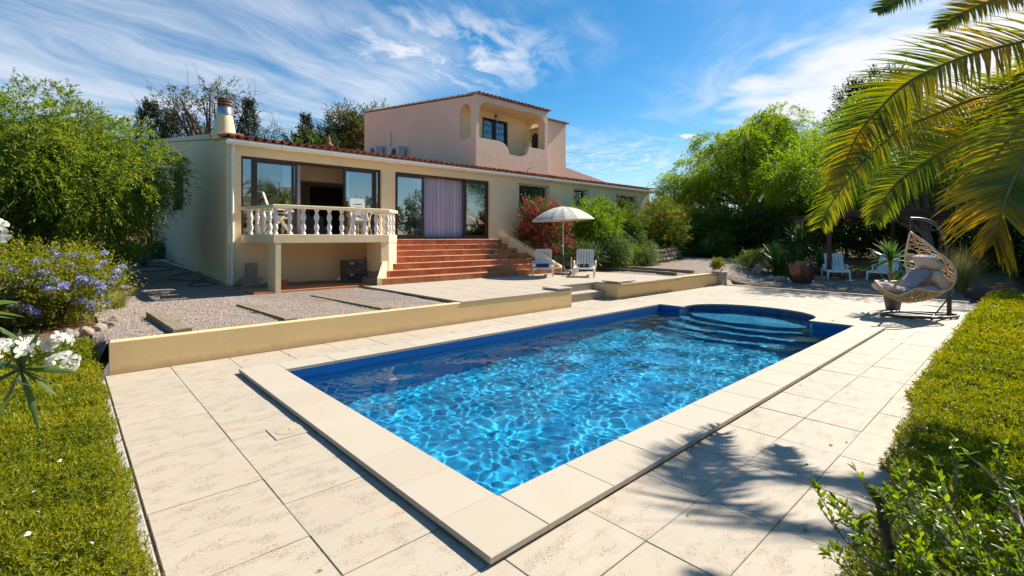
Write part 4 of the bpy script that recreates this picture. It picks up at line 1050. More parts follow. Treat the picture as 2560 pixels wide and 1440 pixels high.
# chimney at the corner
ch = thing('chimney', 'tapered cream chimney with steel collar and clay cowl at the left roof corner', 'chimney', (3.25, 14.6, 4.2))
chx, chy = 3.14, 14.7
mb = MB()
mb.lathe([(.30, 4.25), (.29, 4.36), (.265, 4.5), (.23, 4.72), (.19, 4.93)], (chx, chy, 0), 10)
o_ = mb.build('stack', 'plaster_cream', ch)
mb = MB(); mb.lathe([(.20, 0), (.178, .18), (.17, .19)], (chx, chy, 4.92), 24); mb.build('steel_collar', 'steel', ch)
mb = MB(); mb.lathe([(.12, 0), (.115, .27)], (chx, chy, 5.09), 14)
for i in range(3): mb.lathe([(.13, -.015), (.175, .0), (.17, .03), (.13, .04)], (chx, chy, 5.12+.075*i), 20)
mb.lathe([(.15, 0), (.165, .012), (.08, .045), (.02, .055)], (chx, chy, 5.33), 20)
mb.build('cowl', 'clay_brown', ch)
c2 = thing('chimney', 'small ornate clay chimney pot behind the roof ridge, seen against the trees', 'chimney', (7.9, 19.6, 4.9))
q = (7.93, 19.6, 0); mb = MB(); mb.lathe([(.17, 4.75), (.16, 5.12), (.2, 5.14), (.2, 5.18)], q, 16); mb.build('stack', 'plaster_cream', c2)
mb = MB(); mb.lathe([(.13, 5.18), (.13, 5.36), (.18, 5.38), (.2, 5.42), (.1, 5.52), (.06, 5.56), (.09, 5.62), (.05, 5.68), (.03, 5.8), (.01, 5.86)], q, 16); mb.build('cowl', 'clay_brown', c2)
# air conditioners and the flue pipe against the upper side wall
for i, (y, lab) in enumerate(((22.2, 'white air conditioner on the roof left of the upright flue pipe'), (20.1, 'white air conditioner on the roof right of the upright flue pipe'))):
    t_ = thing('air_conditioner', lab, 'air conditioner', (11.3, y, 5.3), group='outdoor air conditioners on the roof')
    zz = zr(y)+.22; mb = MB(); mb.cbox(11.12, 11.45, y-.45, y+.4, zz, zz+.62, .02); mb.build('casing', 'ac_white', t_)
    mb = MB(); mb.box(11.14, 11.43, y-.4, y-.35, zr(y)-.05, zz); mb.box(11.14, 11.43, y+.3, y+.35, zr(y)-.05, zz); mb.build('foot', 'dark_metal', t_)
    mb = MB(); mb.lathe([(.22, 0), (.22, .015)], (0, 0, 0), 20, False); o_ = mb.build('fan_guard', 'dark_metal', t_, at=(11.12-11.3, 0-.05, zz+.31-5.3), rot=(0, R(-90), 0))
t_ = thing('flue_pipe', 'slim white upright pipe between the two roof air conditioners', 'pipe', (11.5, 21.2, 5.2))
mb = MB(); mb.tube([(11.53, 21.2, zr(21.2)), (11.53, 21.2, 6.75)], .05, 10); mb.build('pipe', 'gutter_white', t_)
# bent iron bracket on the roof below the loggia
t_ = thing('iron_hook', 'small rusty iron hook rising from the roof below the loggia', 'hook', (14.2, 14.2, 4.4))
mb = MB(); mb.tube([(14.0, 14.3, 4.3), (14.1, 14.3, 4.5), (14.35, 14.25, 4.58)], .012, 6); mb.build('rod', 'clay_pot', t_)

# ------------------------------------------------------------------ balcony with balusters
bal = thing('balcony', 'rendered balcony on square piers with a cream handrail in front of the open door', 'balcony', (5, 12.8, 0))
bp = [(3.30, 13.699), (3.56, 11.97), (6.50, 11.97), (7.04, 12.51), (7.04, 13.699)]
cen = Vector((5.2, 12.9))
mb = MB(); mb.prism(bp, 1.535, 1.735, .008); mb.build('floor_slab', 'plaster_cream', bal)
inner = []
mb = MB(); mb.box(3.60, 3.66+.06, 11.975, 12.55, .2, 1.534); o_ = mb.build('pier', 'plaster_cream', bal)
mb = MB(); mb.prism([(6.28, 12.0), (6.51, 12.0), (7.03, 12.52), (7.03, 12.85), (6.28, 12.85)], .2, 1.534); mb.build('pier', 'plaster_cream', bal)
RZ = 2.435
def rail(pts, w_, h_):
    m_ = MB(); P_ = [Vector(p) for p in pts]
    L_, R_ = [], []
    for i, p in enumerate(P_):
        a = (p-P_[i-1]).normalized() if i else None; b = (P_[i+1]-p).normalized() if i < len(P_)-1 else None
        n1 = Vector((-a.y, a.x)) if a else Vector((-b.y, b.x)); n2 = Vector((-b.y, b.x)) if b else n1
        mm = (n1+n2).normalized(); mm = mm/max(.4, mm.dot(n1)); L_.append(p+mm*w_/2); R_.append(p-mm*w_/2)
    for i in range(len(P_)-1):
        q = [R_[i], R_[i+1], L_[i+1], L_[i]]
        m_.prism([(v.x, v.y) for v in q], RZ-h_, RZ, .012)
    return m_
rl = [(3.36, 13.69), (3.62, 12.05), (6.48, 12.05), (6.97, 12.53), (6.97, 13.69)]
rail(rl, .17, .075).build('handrail', 'plaster_cream', bal)
bprof = [(.048, 0), (.048, .05), (.034, .055), (.030, .075), (.040, .095), (.052, .15), (.054, .19), (.044, .235), (.030, .27), (.027, .285), (.040, .297), (.040, .312), (.028, .325), (.050, .37), (.054, .42), (.046, .475), (.030, .53), (.026, .545), (.036, .56), (.036, .572), (.048, .578), (.048, .627)]
mb = MB(); mb.lathe([(r_*1.12, z) for r_, z in bprof], (0, 0, 0), 14); BAL = mb.build('baluster', 'baluster_white', bal, at=(3.62-5, 12.05-12.8, 1.735))
spots = [(3.62+2.86*i/9*1.0, 12.05) for i in range(1, 10)]
spots += [(3.62-.26*k, 12.05+1.64*k) for k in (.17, .36, .56, .77)]
spots += [(6.66, 12.23), (6.86, 12.43), (6.97, 12.72), (6.97, 13.05), (6.97, 13.38)]
for (x, y) in spots:
    o_ = BAL.copy(); C.objects.link(o_); o_.location = (x-5, y-12.8, 1.735)
# tiled earth strip under the balcony
mb = MB(); mb.box(3.15, 6.9, 11.98, 13.695, .2, .415); ub = struct(mb, 'balcony_underfloor', 'terracotta')
# ------------------------------------------------------------------ furniture and loose things
def frame_at(x, y, ax):                                   # ax: direction of local +x in the plane
    return Matrix.Rotation(ax, 4, 'Z')
# --- plastic loungers (slatted, backrest raised). local: y from foot end (0) to head, x across, z up
def make_lounger(name, label, mtl, L=1.42, W=.66, H=.27, back=.70, tilt=52, group=None):
    t_ = thing(name, label, 'sun lounger', world_parts=False, group=group)
    mb = MB()
    for s_ in (-1, 1):
        mb.extr([(s_*(W/2), 0, H-.035), (s_*(W/2), L, H-.035), (s_*(W/2), L, H+.03), (s_*(W/2), .05, H+.03), (s_*(W/2), 0, H+.015)], (-s_*.045, 0, 0))
    mb.box(-W/2+.045, W/2-.045, 0, .04, H-.03, H+.02); mb.box(-W/2+.045, W/2-.045, L-.04, L, H-.03, H+.02)
    mb.build('frame', mtl, t_)
    for i in range(12):
        y = .06+i*.064
        if y > L-.55: break
        mb = MB(); mb.cbox(-W/2+.046, W/2-.046, y, y+.052, H+.004, H+.022-.012*math.sin(math.pi*min(1, i/9)), .004); mb.build('slat', mtl, t_)
    yb = .06+12*.064
    # raised back
    ct, st_ = math.cos(R(tilt)), math.sin(R(tilt)); o0 = Vector((0, yb, H+.02))
    def bp_(a, b, c): return (a, o0.y+b*ct-c*st_, o0.z+b*st_+c*ct)
    def bbox(mb, a0, a1, b0, b1, c0=0., c1=.028):
        vs = [bp_(a, b, c) for c in (c0, c1) for a, b in ((a0, b0), (a1, b0), (a1, b1), (a0, b1))]
        mb.add(vs, [(0, 3, 2, 1), (4, 5, 6, 7), (0, 1, 5, 4), (1, 2, 6, 5), (2, 3, 7, 6), (3, 0, 4, 7)])
    w_ = W*.43
    mb = MB(); bbox(mb, -w_, -w_+.055, .0, back-.09); bbox(mb, w_-.055, w_, 0, back-.09); bbox(mb, -w_+.055, w_-.055, 0, .09); 
    bbox(mb, -w_, w_, back-.09, back-.03); bbox(mb, -w_+.025, w_-.025, back-.03, back)
    mb.build('back_frame', mtl, t_)
    n_ = 5; sw = (2*w_-.11)/n_
    for i in range(n_):
        a = -w_+.055+sw*i; mb = MB(); bbox(mb, a+.010, a+sw-.010, .09, back-.09, .004, .024); mb.build('back_slat', mtl, t_)
    for s_ in (-1, 1):
        for (y, dy) in ((.07, -.05), (L-.1, .05)):
            mb = MB(); x = s_*(W/2-.02)
            mb.add([(x-.03, y-.05, H-.03), (x+.03, y-.05, H-.03), (x+.03, y+.06, H-.03), (x-.03, y+.06, H-.03), (x-.02+s_*.01, y+dy-.02, 0), (x+.02+s_*.01, y+dy-.02, 0), (x+.02+s_*.01, y+dy+.025, 0), (x-.02+s_*.01, y+dy+.025, 0)],
                   [(0, 1, 2, 3), (7, 6, 5, 4), (0, 4, 5, 1), (1, 5, 6, 2), (2, 6, 7, 3), (3, 7, 4, 0)])
            mb.build('leg', mtl, t_)
        mb = MB(); x = s_*(W/2+.015)
        mb.tube([(x, yb-.20, H), (x, yb-.22, H+.12), (x, yb-.17, H+.185), (x, yb+.02, H+.20), (x, yb+.14, H+.16), (x, yb+.18, H)], .026, 8); mb.build('armrest', mtl, t_)
    return t_
def put(o, x, y, z, rz): o.location = (x, y, z); o.rotation_euler = (0, 0, rz)
A1 = make_lounger('sun_lounger', 'white slatted plastic lounger with a rolled blue towel, left of the cream parasol', 'plastic_white', group='loungers by the pool terrace parasol')
put(A1, 11.12, 10.62, TZ, math.atan2(1.02, 1.39)-R(90)+R(6))
A2 = copy_tree(A1); A2['label'] = 'white slatted plastic lounger with a rolled dark striped towel, right of the cream parasol'
put(A2, 11.93, 9.62, TZ, math.atan2(1.05, 1.37)-R(90)-R(1))
B1 = make_lounger('sun_lounger', 'pale grey plastic lounger in garden shade beside the clay jar and pergola post', 'plastic_grey_white', L=1.5, group='loungers in the shade under the pergola')
put(B1, 19.45, 4.6, float(gz(19.9, 4.6))+.03, R(-68))
B2 = copy_tree(B1); B2['label'] = 'pale grey plastic lounger in garden shade behind the potted dracaena'; put(B2, 19.65, 3.55, float(gz(20.1, 3.5))+.03, R(-96))
B3 = copy_tree(B1); B3['label'] = 'pale grey plastic lounger mostly hidden behind the hanging egg chair'; put(B3, 19.7, 2.5, float(gz(20.1, 2.3))+.03, R(-92))
def towel(label, x, y, z, rz, m1, m2=None):
    t_ = thing('rolled_towel', label, 'towel', (x, y, z), rz, world_parts=False)
    for k, (r0, mt) in enumerate(((.062, m1),)):
        mb = MB(); pts = [(xx, .008*math.sin(9*xx), .06) for xx in np.linspace(-.2, .2, 12)]; mb.tube(pts, [.055]+[.062+.004*math.sin(i*2.1) for i in range(10)]+[.055], 16); mb.build('roll', mt, t_)
    if m2:
        for xx in (-.17, -.02, .15):
            mb = MB(); mb.tube([(xx, .008*math.sin(9*xx), .06), (xx+.035, .008*math.sin(9*xx), .06)], .0675, 16, False); mb.build('stripe', m2, t_)
        mb = MB()
    mb = MB()
    for sx in (-.201, .2):
        sp = [(sx, (.008+.045*q/12)*math.cos(q), .06+(.008+.045*q/12)*math.sin(q)) for q in np.linspace(0, 12, 40)]; mb.tube(sp, .004, 4)
    mb.build('roll_end', m2 or m1, t_); return t_
dA = A1.rotation_euler.z; towel('rolled blue towel lying on the left terrace lounger', 11.12-.45*math.sin(dA)-.02, 10.62+.45*math.cos(dA), TZ+.285, dA+R(4), 'towel_blue')
dB = A2.rotation_euler.z; towel('dark rolled towel with pale bands lying on the right terrace lounger', 11.93-.45*math.sin(dB), 9.62+.45*math.cos(dB), TZ+.285, dB-R(5), 'towel_dark', 'towel_stripe')

# --- parasol
par = thing('parasol', 'cream garden parasol with many ribs standing between the two terrace loungers', 'parasol', (12.42, 10.9, TZ), world_parts=False)
mb = MB(); mb.lathe([(.30, 0), (.315, .02), (.31, .05), (.24, .07), (.05, .085)], (0, 0, 0), 24); mb.build('base', 'stone_base', par)
mb = MB(); mb.lathe([(.034, .07), (.034, .66), (.028, .67)], (0, 0, 0), 12); mb.build('lower_tube', 'dark_metal', par)
mb = MB(); mb.tube([(0, 0, .6), (0, 0, 2.27)], .021, 10); mb.build('pole', 'pole_wood', par)
mb = MB(); mb.tube([(-.03, 0, .98), (-.075, 0, .98)], .012, 8); mb.lathe([(.03, 0), (.032, .04), (.03, .08)], (0, 0, .94), 12); mb.build('crank', 'plastic_white', par)
can = bpy.data.objects.new('_', None)
tiltm = Matrix.Rotation(R(-2.6), 4, Vector((.6783, .7348, 0)))
nr = 16; RAD = 1.07; mb = MB(); vs = []; rings = 7
def czr(k, e): return .46*(1-(k/rings)**2.05)-e*.012*math.sin(math.pi*min(1, k/rings))
for k in range(1, rings+1):
    for i in range(nr*2):
        e = i % 2; a = math.pi*i/nr; r_ = RAD*k/rings*(1-.018*e*(k/rings)); vs.append((r_*math.cos(a), r_*math.sin(a), czr(k, e)))
top = [(0, 0, .47)]; V_ = [tiltm @ Vector(v) for v in top+vs]; N_ = nr*2; F_ = [(0, 1+i, 1+(i+1) % N_) for i in range(N_)]
for k in range(rings-1):
    F_ += [(1+k*N_+i, 1+(k+1)*N_+i, 1+(k+1)*N_+(i+1) % N_, 1+k*N_+(i+1) % N_) for i in range(N_)]
V2_ = [v-Vector((0, 0, .004)) for v in V_]; n0 = len(V_)
mb.add(V_+V2_, F_+[tuple(i+n0 for i in f[::-1]) for f in F_]+[(1+(rings-1)*N_+i, 1+(rings-1)*N_+i+n0, 1+(rings-1)*N_+(i+1) % N_+n0, 1+(rings-1)*N_+(i+1) % N_) for i in range(N_)])
cano = mb.build('canopy', 'canopy_fabric', par, at=(0, 0, 1.83))
for i in range(nr):
    a = 2*math.pi*i/nr; pts = [tiltm @ Vector((RAD*k/rings*.99*math.cos(a), RAD*k/rings*.99*math.sin(a), czr(k, 0)+.002)) for k in range(0, rings+1)]
    mb = MB(); mb.tube(pts, .003, 5); mb.build('rib', 'canopy_fabric', cano)
    p = tiltm @ Vector((.5*math.cos(a), .5*math.sin(a), .33)); mb = MB(); mb.tube([(0, 0, .12), tuple(p)], .005, 5); mb.build('strut', 'pole_wood', cano)
mb = MB(); mb.lathe([(.03, .10), (.03, .16)], (0, 0, 0), 10); mb.lathe([(.02, .45), (.03, .47), (.012, .51)], (0, 0, 0), 10); mb.build('hub', 'pole_wood', cano)
# small stone parasol foot with a stub pole, behind
t_ = thing('parasol_stand', 'square cream stone parasol foot with a short stub pole by the stair corner', 'parasol foot', (13.35, 11.35, TZ))
mb = MB(); mb.cbox(13.15, 13.55, 11.15, 11.5, TZ, TZ+.09, .02); mb.build('base', 'travertine_pale', t_); mb = MB(); mb.tube([(13.35, 11.33, TZ+.08), (13.35, 11.33, TZ+.55)], .022, 8); mb.build('stub_pole', 'pole_wood', t_)

# --- hanging egg chair on its curved stand
EC = Vector((13.17, 1.67, 0)); ER = Vector((.7348, -.6783, 0)); EF = Vector((.6783, .7348, 0)); EZ = Vector((0, 0, 1))
def E(a, d, z): return EC+ER*a+EF*d+EZ*z
egg = thing('hanging_chair_stand', 'dark grey curved steel stand with oval floor ring holding the egg chair', 'chair stand', tuple(EC))
mb = MB(); mb.tube([E(-.02+.73*math.cos(q)*1.0, .40*math.sin(q), .045) for q in np.linspace(0, 2*math.pi, 40, endpoint=False)], .028, 10, closed=True); mb.build('floor_ring', 'dark_metal', egg)
pp = [E(.61, 0, .03), E(.605, 0, .5), E(.60, 0, .9), E(.585, 0, 1.25), E(.54, 0, 1.55), E(.45, 0, 1.78), E(.30, 0, 1.95), E(.08, 0, 2.04), E(-.21, 0, 2.06)]
mb = MB(); mb.tube(bez([tuple(p) for p in pp], 40), .03, 12); mb.build('curved_post', 'dark_metal', egg)
mb = MB(); mb.tube([E(.61, 0, .0), E(.61, 0, .45)], .04, 12); mb.tube([E(.57, 0, .45), E(.65, 0, .45)], .01, 6); mb.build('post_sleeve', 'dark_metal', egg)
for pts in ([E(.60, 0, .40), E(.32, 0, .06)], [E(.6, 0, .05), E(.30, 0, .045), E(-.08, .38, .045)], [E(.6, 0, .05), E(.30, 0, .045), E(-.08, -.38, .045)]):
    mb = MB(); mb.tube(pts, .02 if len(pts) == 3 else .014, 8); mb.build('brace', 'dark_metal', egg)
for q in (0., 1.2, 2.2, 3.14, 4.1, 5.2):
    mb = MB(); mb.tube([E(-.02+.73*math.cos(q), .40*math.sin(q), 0), E(-.02+.73*math.cos(q), .40*math.sin(q), .02)], .016, 8); mb.build('foot', 'dark_metal', egg)
nest = thing('hanging_chair', 'woven rattan egg chair with taupe cushions hanging from the dark curved stand', 'hanging chair', tuple(EC))
near = [(-.206, 1.777), (.02, 1.535), (.247, 1.265), (.369, 1.066), (.384, .887), (.308, .688), (.142, .592), (-.131, .592), (-.373, .636), (-.554, .546), (-.737, .487), (-.888, .612), (-.903, .70)]
dep = [0, -.13, -.27, -.36, -.40, -.41, -.41, -.40, -.38, -.36, -.30, -.14, 0]
farr = [(-.206, 1.777), (-.16, 1.55), (-.10, 1.33), (-.04, 1.12), (.04, .95), (.02, .80), (-.1, .72), (-.28, .70), (-.436, .69), (-.58, .71), (-.706, .725), (-.83, .735), (-.903, .72)]
deepf = [0, .12, .24, .33, .38, .40, .41, .40, .38, .34, .28, .14, 0]
bot = [(-.206, 1.777), (.10, 1.56), (.34, 1.29), (.46, 1.06), (.47, .85), (.37, .60), (.2, .42), (-.08, .315), (-.35, .305), (-.56, .37), (-.74, .46), (-.86, .58), (-.903, .70)]
NR = 72
def samp(L, dd):
    c = bez([(a, d, z) for (a, z), d in zip(L, dd)], NR); return c
cn, cf, cb = samp(near, dep), samp(farr, deepf), samp(bot, [0]*13); NS = len(cn)
def surf(s, th):                                         # s along the length 0..1, th -1 (near rim) .. 1 (far rim)
    i = min(NS-1.001, s*(NS-1)); k = int(i); f = i-k
    n_, f_, b_ = [c[k].lerp(c[min(k+1, NS-1)], f) for c in (cn, cf, cb)]
    w0 = max(0, -th)**1.7; w1 = max(0, th)**1.7; g_ = 1-w0-w1
    p = n_*w0+f_*w1+b_*g_; p.y = n_.y*max(0, -th)**.8+f_.y*max(0, th)**.8
    return E(p.x, p.y, p.z)
mb = MB(); mb.tube([E(*p) for p in cn]+[E(*p) for p in cf[::-1][1:-1]], .021, 8, closed=True); mb.build('rim', 'rattan_rim', nest)
mb = MB(); rs = random.Random(5)
for i in range(150):
    s0 = rs.uniform(.02, .95); t0 = -1.; s1 = min(.97, max(.02, s0+rs.uniform(-.22, .22)))
    pts = []
    for k in range(9):
        u_ = k/8; th = -1+2*u_; s_ = s0+(s1-s0)*u_+.03*math.sin(u_*6+i)
        if s_ < .42 and rs.random() < .0: pass
        pts.append(surf(min(.98, max(.01, s_)), th))
    if max(s0, s1) < .38 and i % 2: continue
    mb.tube(pts, .0062 if s0 > .4 else .005, 5, False)
for i in range(26):
    th0 = rs.uniform(-.9, .9); th1 = max(-.95, min(.95, th0+rs.uniform(-.8, .8))); a_ = rs.uniform(.30, .5); b_ = rs.uniform(.8, .99)
    mb.tube([surf(a_+(b_-a_)*k/12, th0+(th1-th0)*k/12) for k in range(13)], .0065, 5, False)
for th in (-.62, -.25, .2, .6): mb.tube([surf(.03+.93*k/24, th) for k in range(25)], .009, 6, False)
tag(mb.build('woven_shell', 'rattan', nest), kind='stuff')
mb = MB()
for i in range(9):
    z = 1.80+.028*i; mb.tube([E(-.206+(.012*math.cos(q) if i % 2 else 0), (0 if i % 2 else .012*math.cos(q)), z+.018*math.sin(q)) for q in np.linspace(0, 2*math.pi, 9, endpoint=False)], .0035, 5, closed=True)
mb.build('chain', 'dark_metal', nest)
def cushion(name, mtl, parent, cen_, ax, ay, az, puff=1., seam=True):
    """pillow with corners: ax, ay half vectors, az thickness vector"""
    n_ = 12; vs = []; ax, ay, az = Vector(ax), Vector(ay), Vector(az); cen_ = Vector(cen_)
    for sgn in (1, -1):
        for i in range(n_+1):
            for j in range(n_+1):
                u_, v_ = 2*i/n_-1, 2*j/n_-1; h = ((1-u_**4)*(1-v_**4))**.5
                dim = 1-.35*math.exp(-((u_)**2+(v_)**2)/.03)*puff-.12*abs(math.sin(3.1*u_+2*v_))
                k_ = 1-.06*(u_*u_*v_*v_) - .05*(1-abs(u_))*abs(v_)
                vs.append(cen_+ax*u_*k_+ay*v_*k_+az*h*sgn*dim)
    m_ = n_+1; fs = []
    for sgn in (0, 1):
        for i in range(n_):
            for j in range(n_):
                q = (i*m_+j, (i+1)*m_+j, (i+1)*m_+j+1, i*m_+j+1); q = tuple(x+sgn*m_*m_ for x in q); fs.append(q if not sgn else q[::-1])
    mb = MB(); mb.add(vs, fs, True); return mb.build(name, mtl, parent)
def EV(a, d, z): return ER*a+EF*d+EZ*z
cushion('cushion', 'cushion_beige', nest, E(.15, .0, 1.13), EV(.05, .32, .0), EV(-.13, 0, .13), EV(-.09, 0, -.09))
cushion('cushion', 'cushion_beige', nest, E(.20, -.19, .78), EV(.02, .19, .0), EV(-.13, 0, .20), EV(-.11, 0, -.07))
cushion('cushion', 'cushion_beige', nest, E(.14, .19, .80), EV(.02, .18, .0), EV(-.13, 0, .20), EV(-.11, 0, -.07))
cushion('cushion', 'cushion_beige', nest, E(-.05, .0, .60), EV(.22, 0, .02), EV(0, .34, 0), EV(0, 0, .09))
cushion('cushion', 'cushion_beige', nest, E(-.43, .0, .56), EV(.2, 0, -.03), EV(0, .33, 0), EV(0, 0, .085))
cushion('cushion', 'cushion_beige', nest, E(-.72, .0, .62), EV(.13, 0, -.04), EV(0, .27, 0), EV(.03, 0, .09))
cp = thing('throw_cushion', 'striped grey throw cushion leaning inside the egg chair', 'cushion', tuple(E(-.18, -.1, .75)))
sc_ = cushion('cover', 'cushion_grey', cp, E(-.19, -.08, .80), EV(-.0, .22, .0), EV(-.19, 0, -.18), EV(-.06, 0, .06))
for k in (.42, .62):
    mb = MB(); o0 = E(-.19, -.08, .80); ay = EV(-.19, 0, -.18); ax_ = EV(0, .22, 0); az_ = EV(-.06, 0, .06)
    for sg in (1, -1):
        L_ = [o0+ax_*u_*.97+ay*(-k)+az_*sg*((1-u_**4)*(1-k**4))**.5*1.02 for u_ in np.linspace(-1, 1, 11)]; L2 = [o0+ax_*u_*.97+ay*(-k-.09)+az_*sg*((1-u_**4)*(1-(k+.09)**4))**.5*1.02 for u_ in np.linspace(-1, 1, 11)]
        mb.add(L_+L2, [(i, i+1, i+12, i+11) for i in range(10)], True)
    mb.build('stripe', 'cushion_pale', sc_)

# --- strap-leaf plants (dracaena, yucca, agave)
def blades(mb, c, n_, Lr, wd, el0, el1, droop, seg=5, spin=0., fold=.25):
    c = Vector(c)
    for i in range(n_):
        az_ = 2.399*i+spin+random.uniform(-.15, .15); f = i/max(1, n_-1); el = R(el0+(el1-el0)*f+random.uniform(-6, 6)); L_ = Lr*random.uniform(.8, 1.05)
        h = Vector((math.cos(az_), math.sin(az_), 0)); sd = Vector((-math.sin(az_), math.cos(az_), 0)); p = c.copy(); vs = []
        for k in range(seg+1):
            t = k/seg; e = el-droop*t*t*(1.15-f*.5); w_ = wd*(math.sin(math.pi*min(1, t*.82+.18)))**.8*(1 if k < seg else .02)
            dvec = h*math.cos(e)+EZ*math.sin(e); nn = sd.cross(dvec)
            vs += [p+sd*w_/2-nn*w_*fold*-.5, p+nn*0, p-sd*w_/2-nn*w_*fold*-.5]; p = p+dvec*L_/seg
        fs = []
        for k in range(seg): a = 3*k; fs += [(a, a+1, a+4, a+3), (a+1, a+2, a+5, a+4)]
        mb.add(vs, fs, True)
    return mb
DP = (13.95, 2.25)
t_ = thing('potted_dracaena', 'potted dracaena with strappy leaves on two stems in a dark grey pot', 'plant', (DP[0], DP[1], 0))
mb = MB(); mb.lathe([(.12, 0), (.135, .02), (.175, .30), (.18, .34), (.165, .34), (.16, .30)], (*DP, 0), 24); mb.build('pot', 'pot_dark', t_)
mb = MB(); mb.tube(bez([(*DP, .25), (DP[0]-.01, DP[1]+.03, .6), (DP[0]-.03, DP[1]+.05, 1.05), (DP[0]-.03, DP[1]+.04, 1.22)], 12), .035, 8); mb.tube([(DP[0]+.04, DP[1]-.03, .25), (DP[0]+.07, DP[1]-.05, .62)], .022, 8); mb.build('stem', 'bark_pale', t_)
mb = MB(); blades(mb, (DP[0]-.03, DP[1]+.04, 1.15), 46, .58, .062, -25, 85, .9, 6); mb.build('leaf_rosette', 'leaf_yucca', t_)
mb = MB(); blades(mb, (DP[0]+.07, DP[1]-.05, .60), 26, .40, .05, -5, 85, .7, 5, 1.); mb.build('leaf_rosette', 'leaf_yucca', t_)
def rosette(name, label, cat, spots_, mtl, n_, L_, wd, el0, el1, droop, group=None):
    x, y, z = spots_[0]; t_ = thing(name, label, cat, (x, y, z), group=group)
    for (x, y, z) in spots_:
        mb = MB(); blades(mb, (x, y, z), n_, L_, wd, el0, el1, droop, 5, random.uniform(0, 6)); mb.build('leaf_rosette', mtl, t_)
    return t_
yuc = rosette('yucca', 'big spiky yucca cluster with pointed leaves beside the clay jar', 'plant', [(20.6, 7.0, .75), (21.4, 6.35, 1.45), (20.9, 6.3, .45), (21.6, 5.7, .55), (20.3, 6.75, .4)], 'leaf_yucca', 110, .95, .055, -35, 88, .25)
for q in ([(21.4, 6.35, .2), (21.4, 6.35, 1.5)], [(20.6, 7.0, .2), (20.6, 7.0, .8)]): mb = MB(); mb.tube(q, .07, 8); mb.build('trunk', 'bark_pale', yuc)
rosette('agave', 'pale green agave rosette beside the right terrace lounger', 'plant', [(14.9, 11.45, .75), (15.1, 11.6, 1.05)], 'leaf_agave', 34, .62, .10, -15, 80, .5)
rosette('agave', 'agave rosette poking up between the two trailing rosemary bushes', 'plant', [(18.6, 12.1, 1.35)], 'leaf_agave', 36, .62, .08, -10, 82, .5)
rosette('agave', 'small agave below the hedge at the far end of the gravel path', 'plant', [(24.0, 11.4, .95)], 'leaf_agave', 26, .8, .11, 5, 80, .4)
rosette('agave', 'small grey agave beside the house corner under the bottlebrush tree', 'plant', [(1.9, 19.6, .75)], 'leaf_agave', 24, .6, .07, 0, 80, .4)

# --- clay jar wrapped in dry roots, stones, planter, pergola
t_ = thing('clay_jar', 'large terracotta jar with two handles wrapped in dry tangled growth', 'jar', (18.67, 5.52, .115))
J = (18.67, 5.52, .115); mb = MB(); mb.lathe([(.18, 0), (.26, .1), (.36, .32), (.36, .48), (.29, .62), (.18, .68), (.22, .74), (.19, .74), (.15, .68)], J, 24); mb.build('body', 'clay_pot', t_)
for s_ in (-1, 1):
    mb = MB(); mb.tube([Vector(J)+ER*s_*.27+EZ*.64, Vector(J)+ER*s_*.38+EZ*.66, Vector(J)+ER*s_*.43+EZ*.56, Vector(J)+ER*s_*.36+EZ*.46], .03, 8); mb.build('handle', 'clay_pot', t_)
mb = MB()
for i in range(420):
    a = random.uniform(0, 6.28); z = random.uniform(.02, .66)
    if math.cos(a-math.atan2(-.6783, .7348)) < -.55 and z > .3: continue
    pts = []; 
    for k in range(5):
        rr = np.interp(z, [0, .1, .32, .48, .66], [.24, .32, .40, .40, .26])+random.uniform(-.01, .03); pts.append((J[0]+rr*math.cos(a), J[1]+rr*math.sin(a), J[2]+max(.0, z))); z += random.uniform(-.12, .05); a += random.uniform(-.12, .12)
    mb.tube(pts, .006, 3, False)
tag(mb.build('dry_growth', 'bark', t_), kind='stuff')
def rock(label, x, y, z, sx, sy, sz, mtl='rock', seed=0, parent=None, group=None, name='rock', rz=None):
    rs_ = np.random.default_rng(seed+11); bm = bmesh.new(); bmesh.ops.create_icosphere(bm, subdivisions=3, radius=1)
    ph = rs_.uniform(0, 6.28, (6, 3)); fr = rs_.uniform(1.2, 4.5, (6, 3))
    for v in bm.verts:
        c_ = v.co; d_ = sum(math.sin(c_.x*fr[i][0]+ph[i][0])*math.sin(c_.y*fr[i][1]+ph[i][1])*math.sin(c_.z*fr[i][2]+ph[i][2]) for i in range(6)); v.co = c_*(1+.13*d_)
        q_ = round(v.co.z*3)/3; v.co.z = v.co.z*.8+q_*.2
    me = bpy.data.meshes.new(name); bm.to_mesh(me); bm.free(); me.materials.append(M[mtl])
    o = bpy.data.objects.new(name, me); C.objects.link(o); o.scale = (sx, sy, sz); o.rotation_euler = (0, 0, random.uniform(0, 3) if rz is None else rz)
    if parent is None: o.location = (x, y, z); tag(o, label, 'rock', group)
    else: o.parent = parent; o.location = Vector((x, y, z))-parent.location
    return o
rock('upright standing stone in front of the clipped ball shrub', 19.5, 7.28, .38, .16, .12, .24, seed=1)
rock('low round stone beside the clay jar, left of the pair', 18.75, 6.55, .17, .20, .16, .12, seed=2)
rock('low round stone beside the clay jar, right of the pair', 18.62, 6.12, .17, .22, .17, .13, seed=3)
rock('dark rugged rock at the deck edge behind the egg chair stand', 17.7, .95, .12, .38, .30, .25, 'rock_dark', seed=4)
rock('smaller dark rock half hidden by dry grass behind the egg chair', 18.1, .5, .12, .28, .25, .2, 'rock_dark', seed=5)
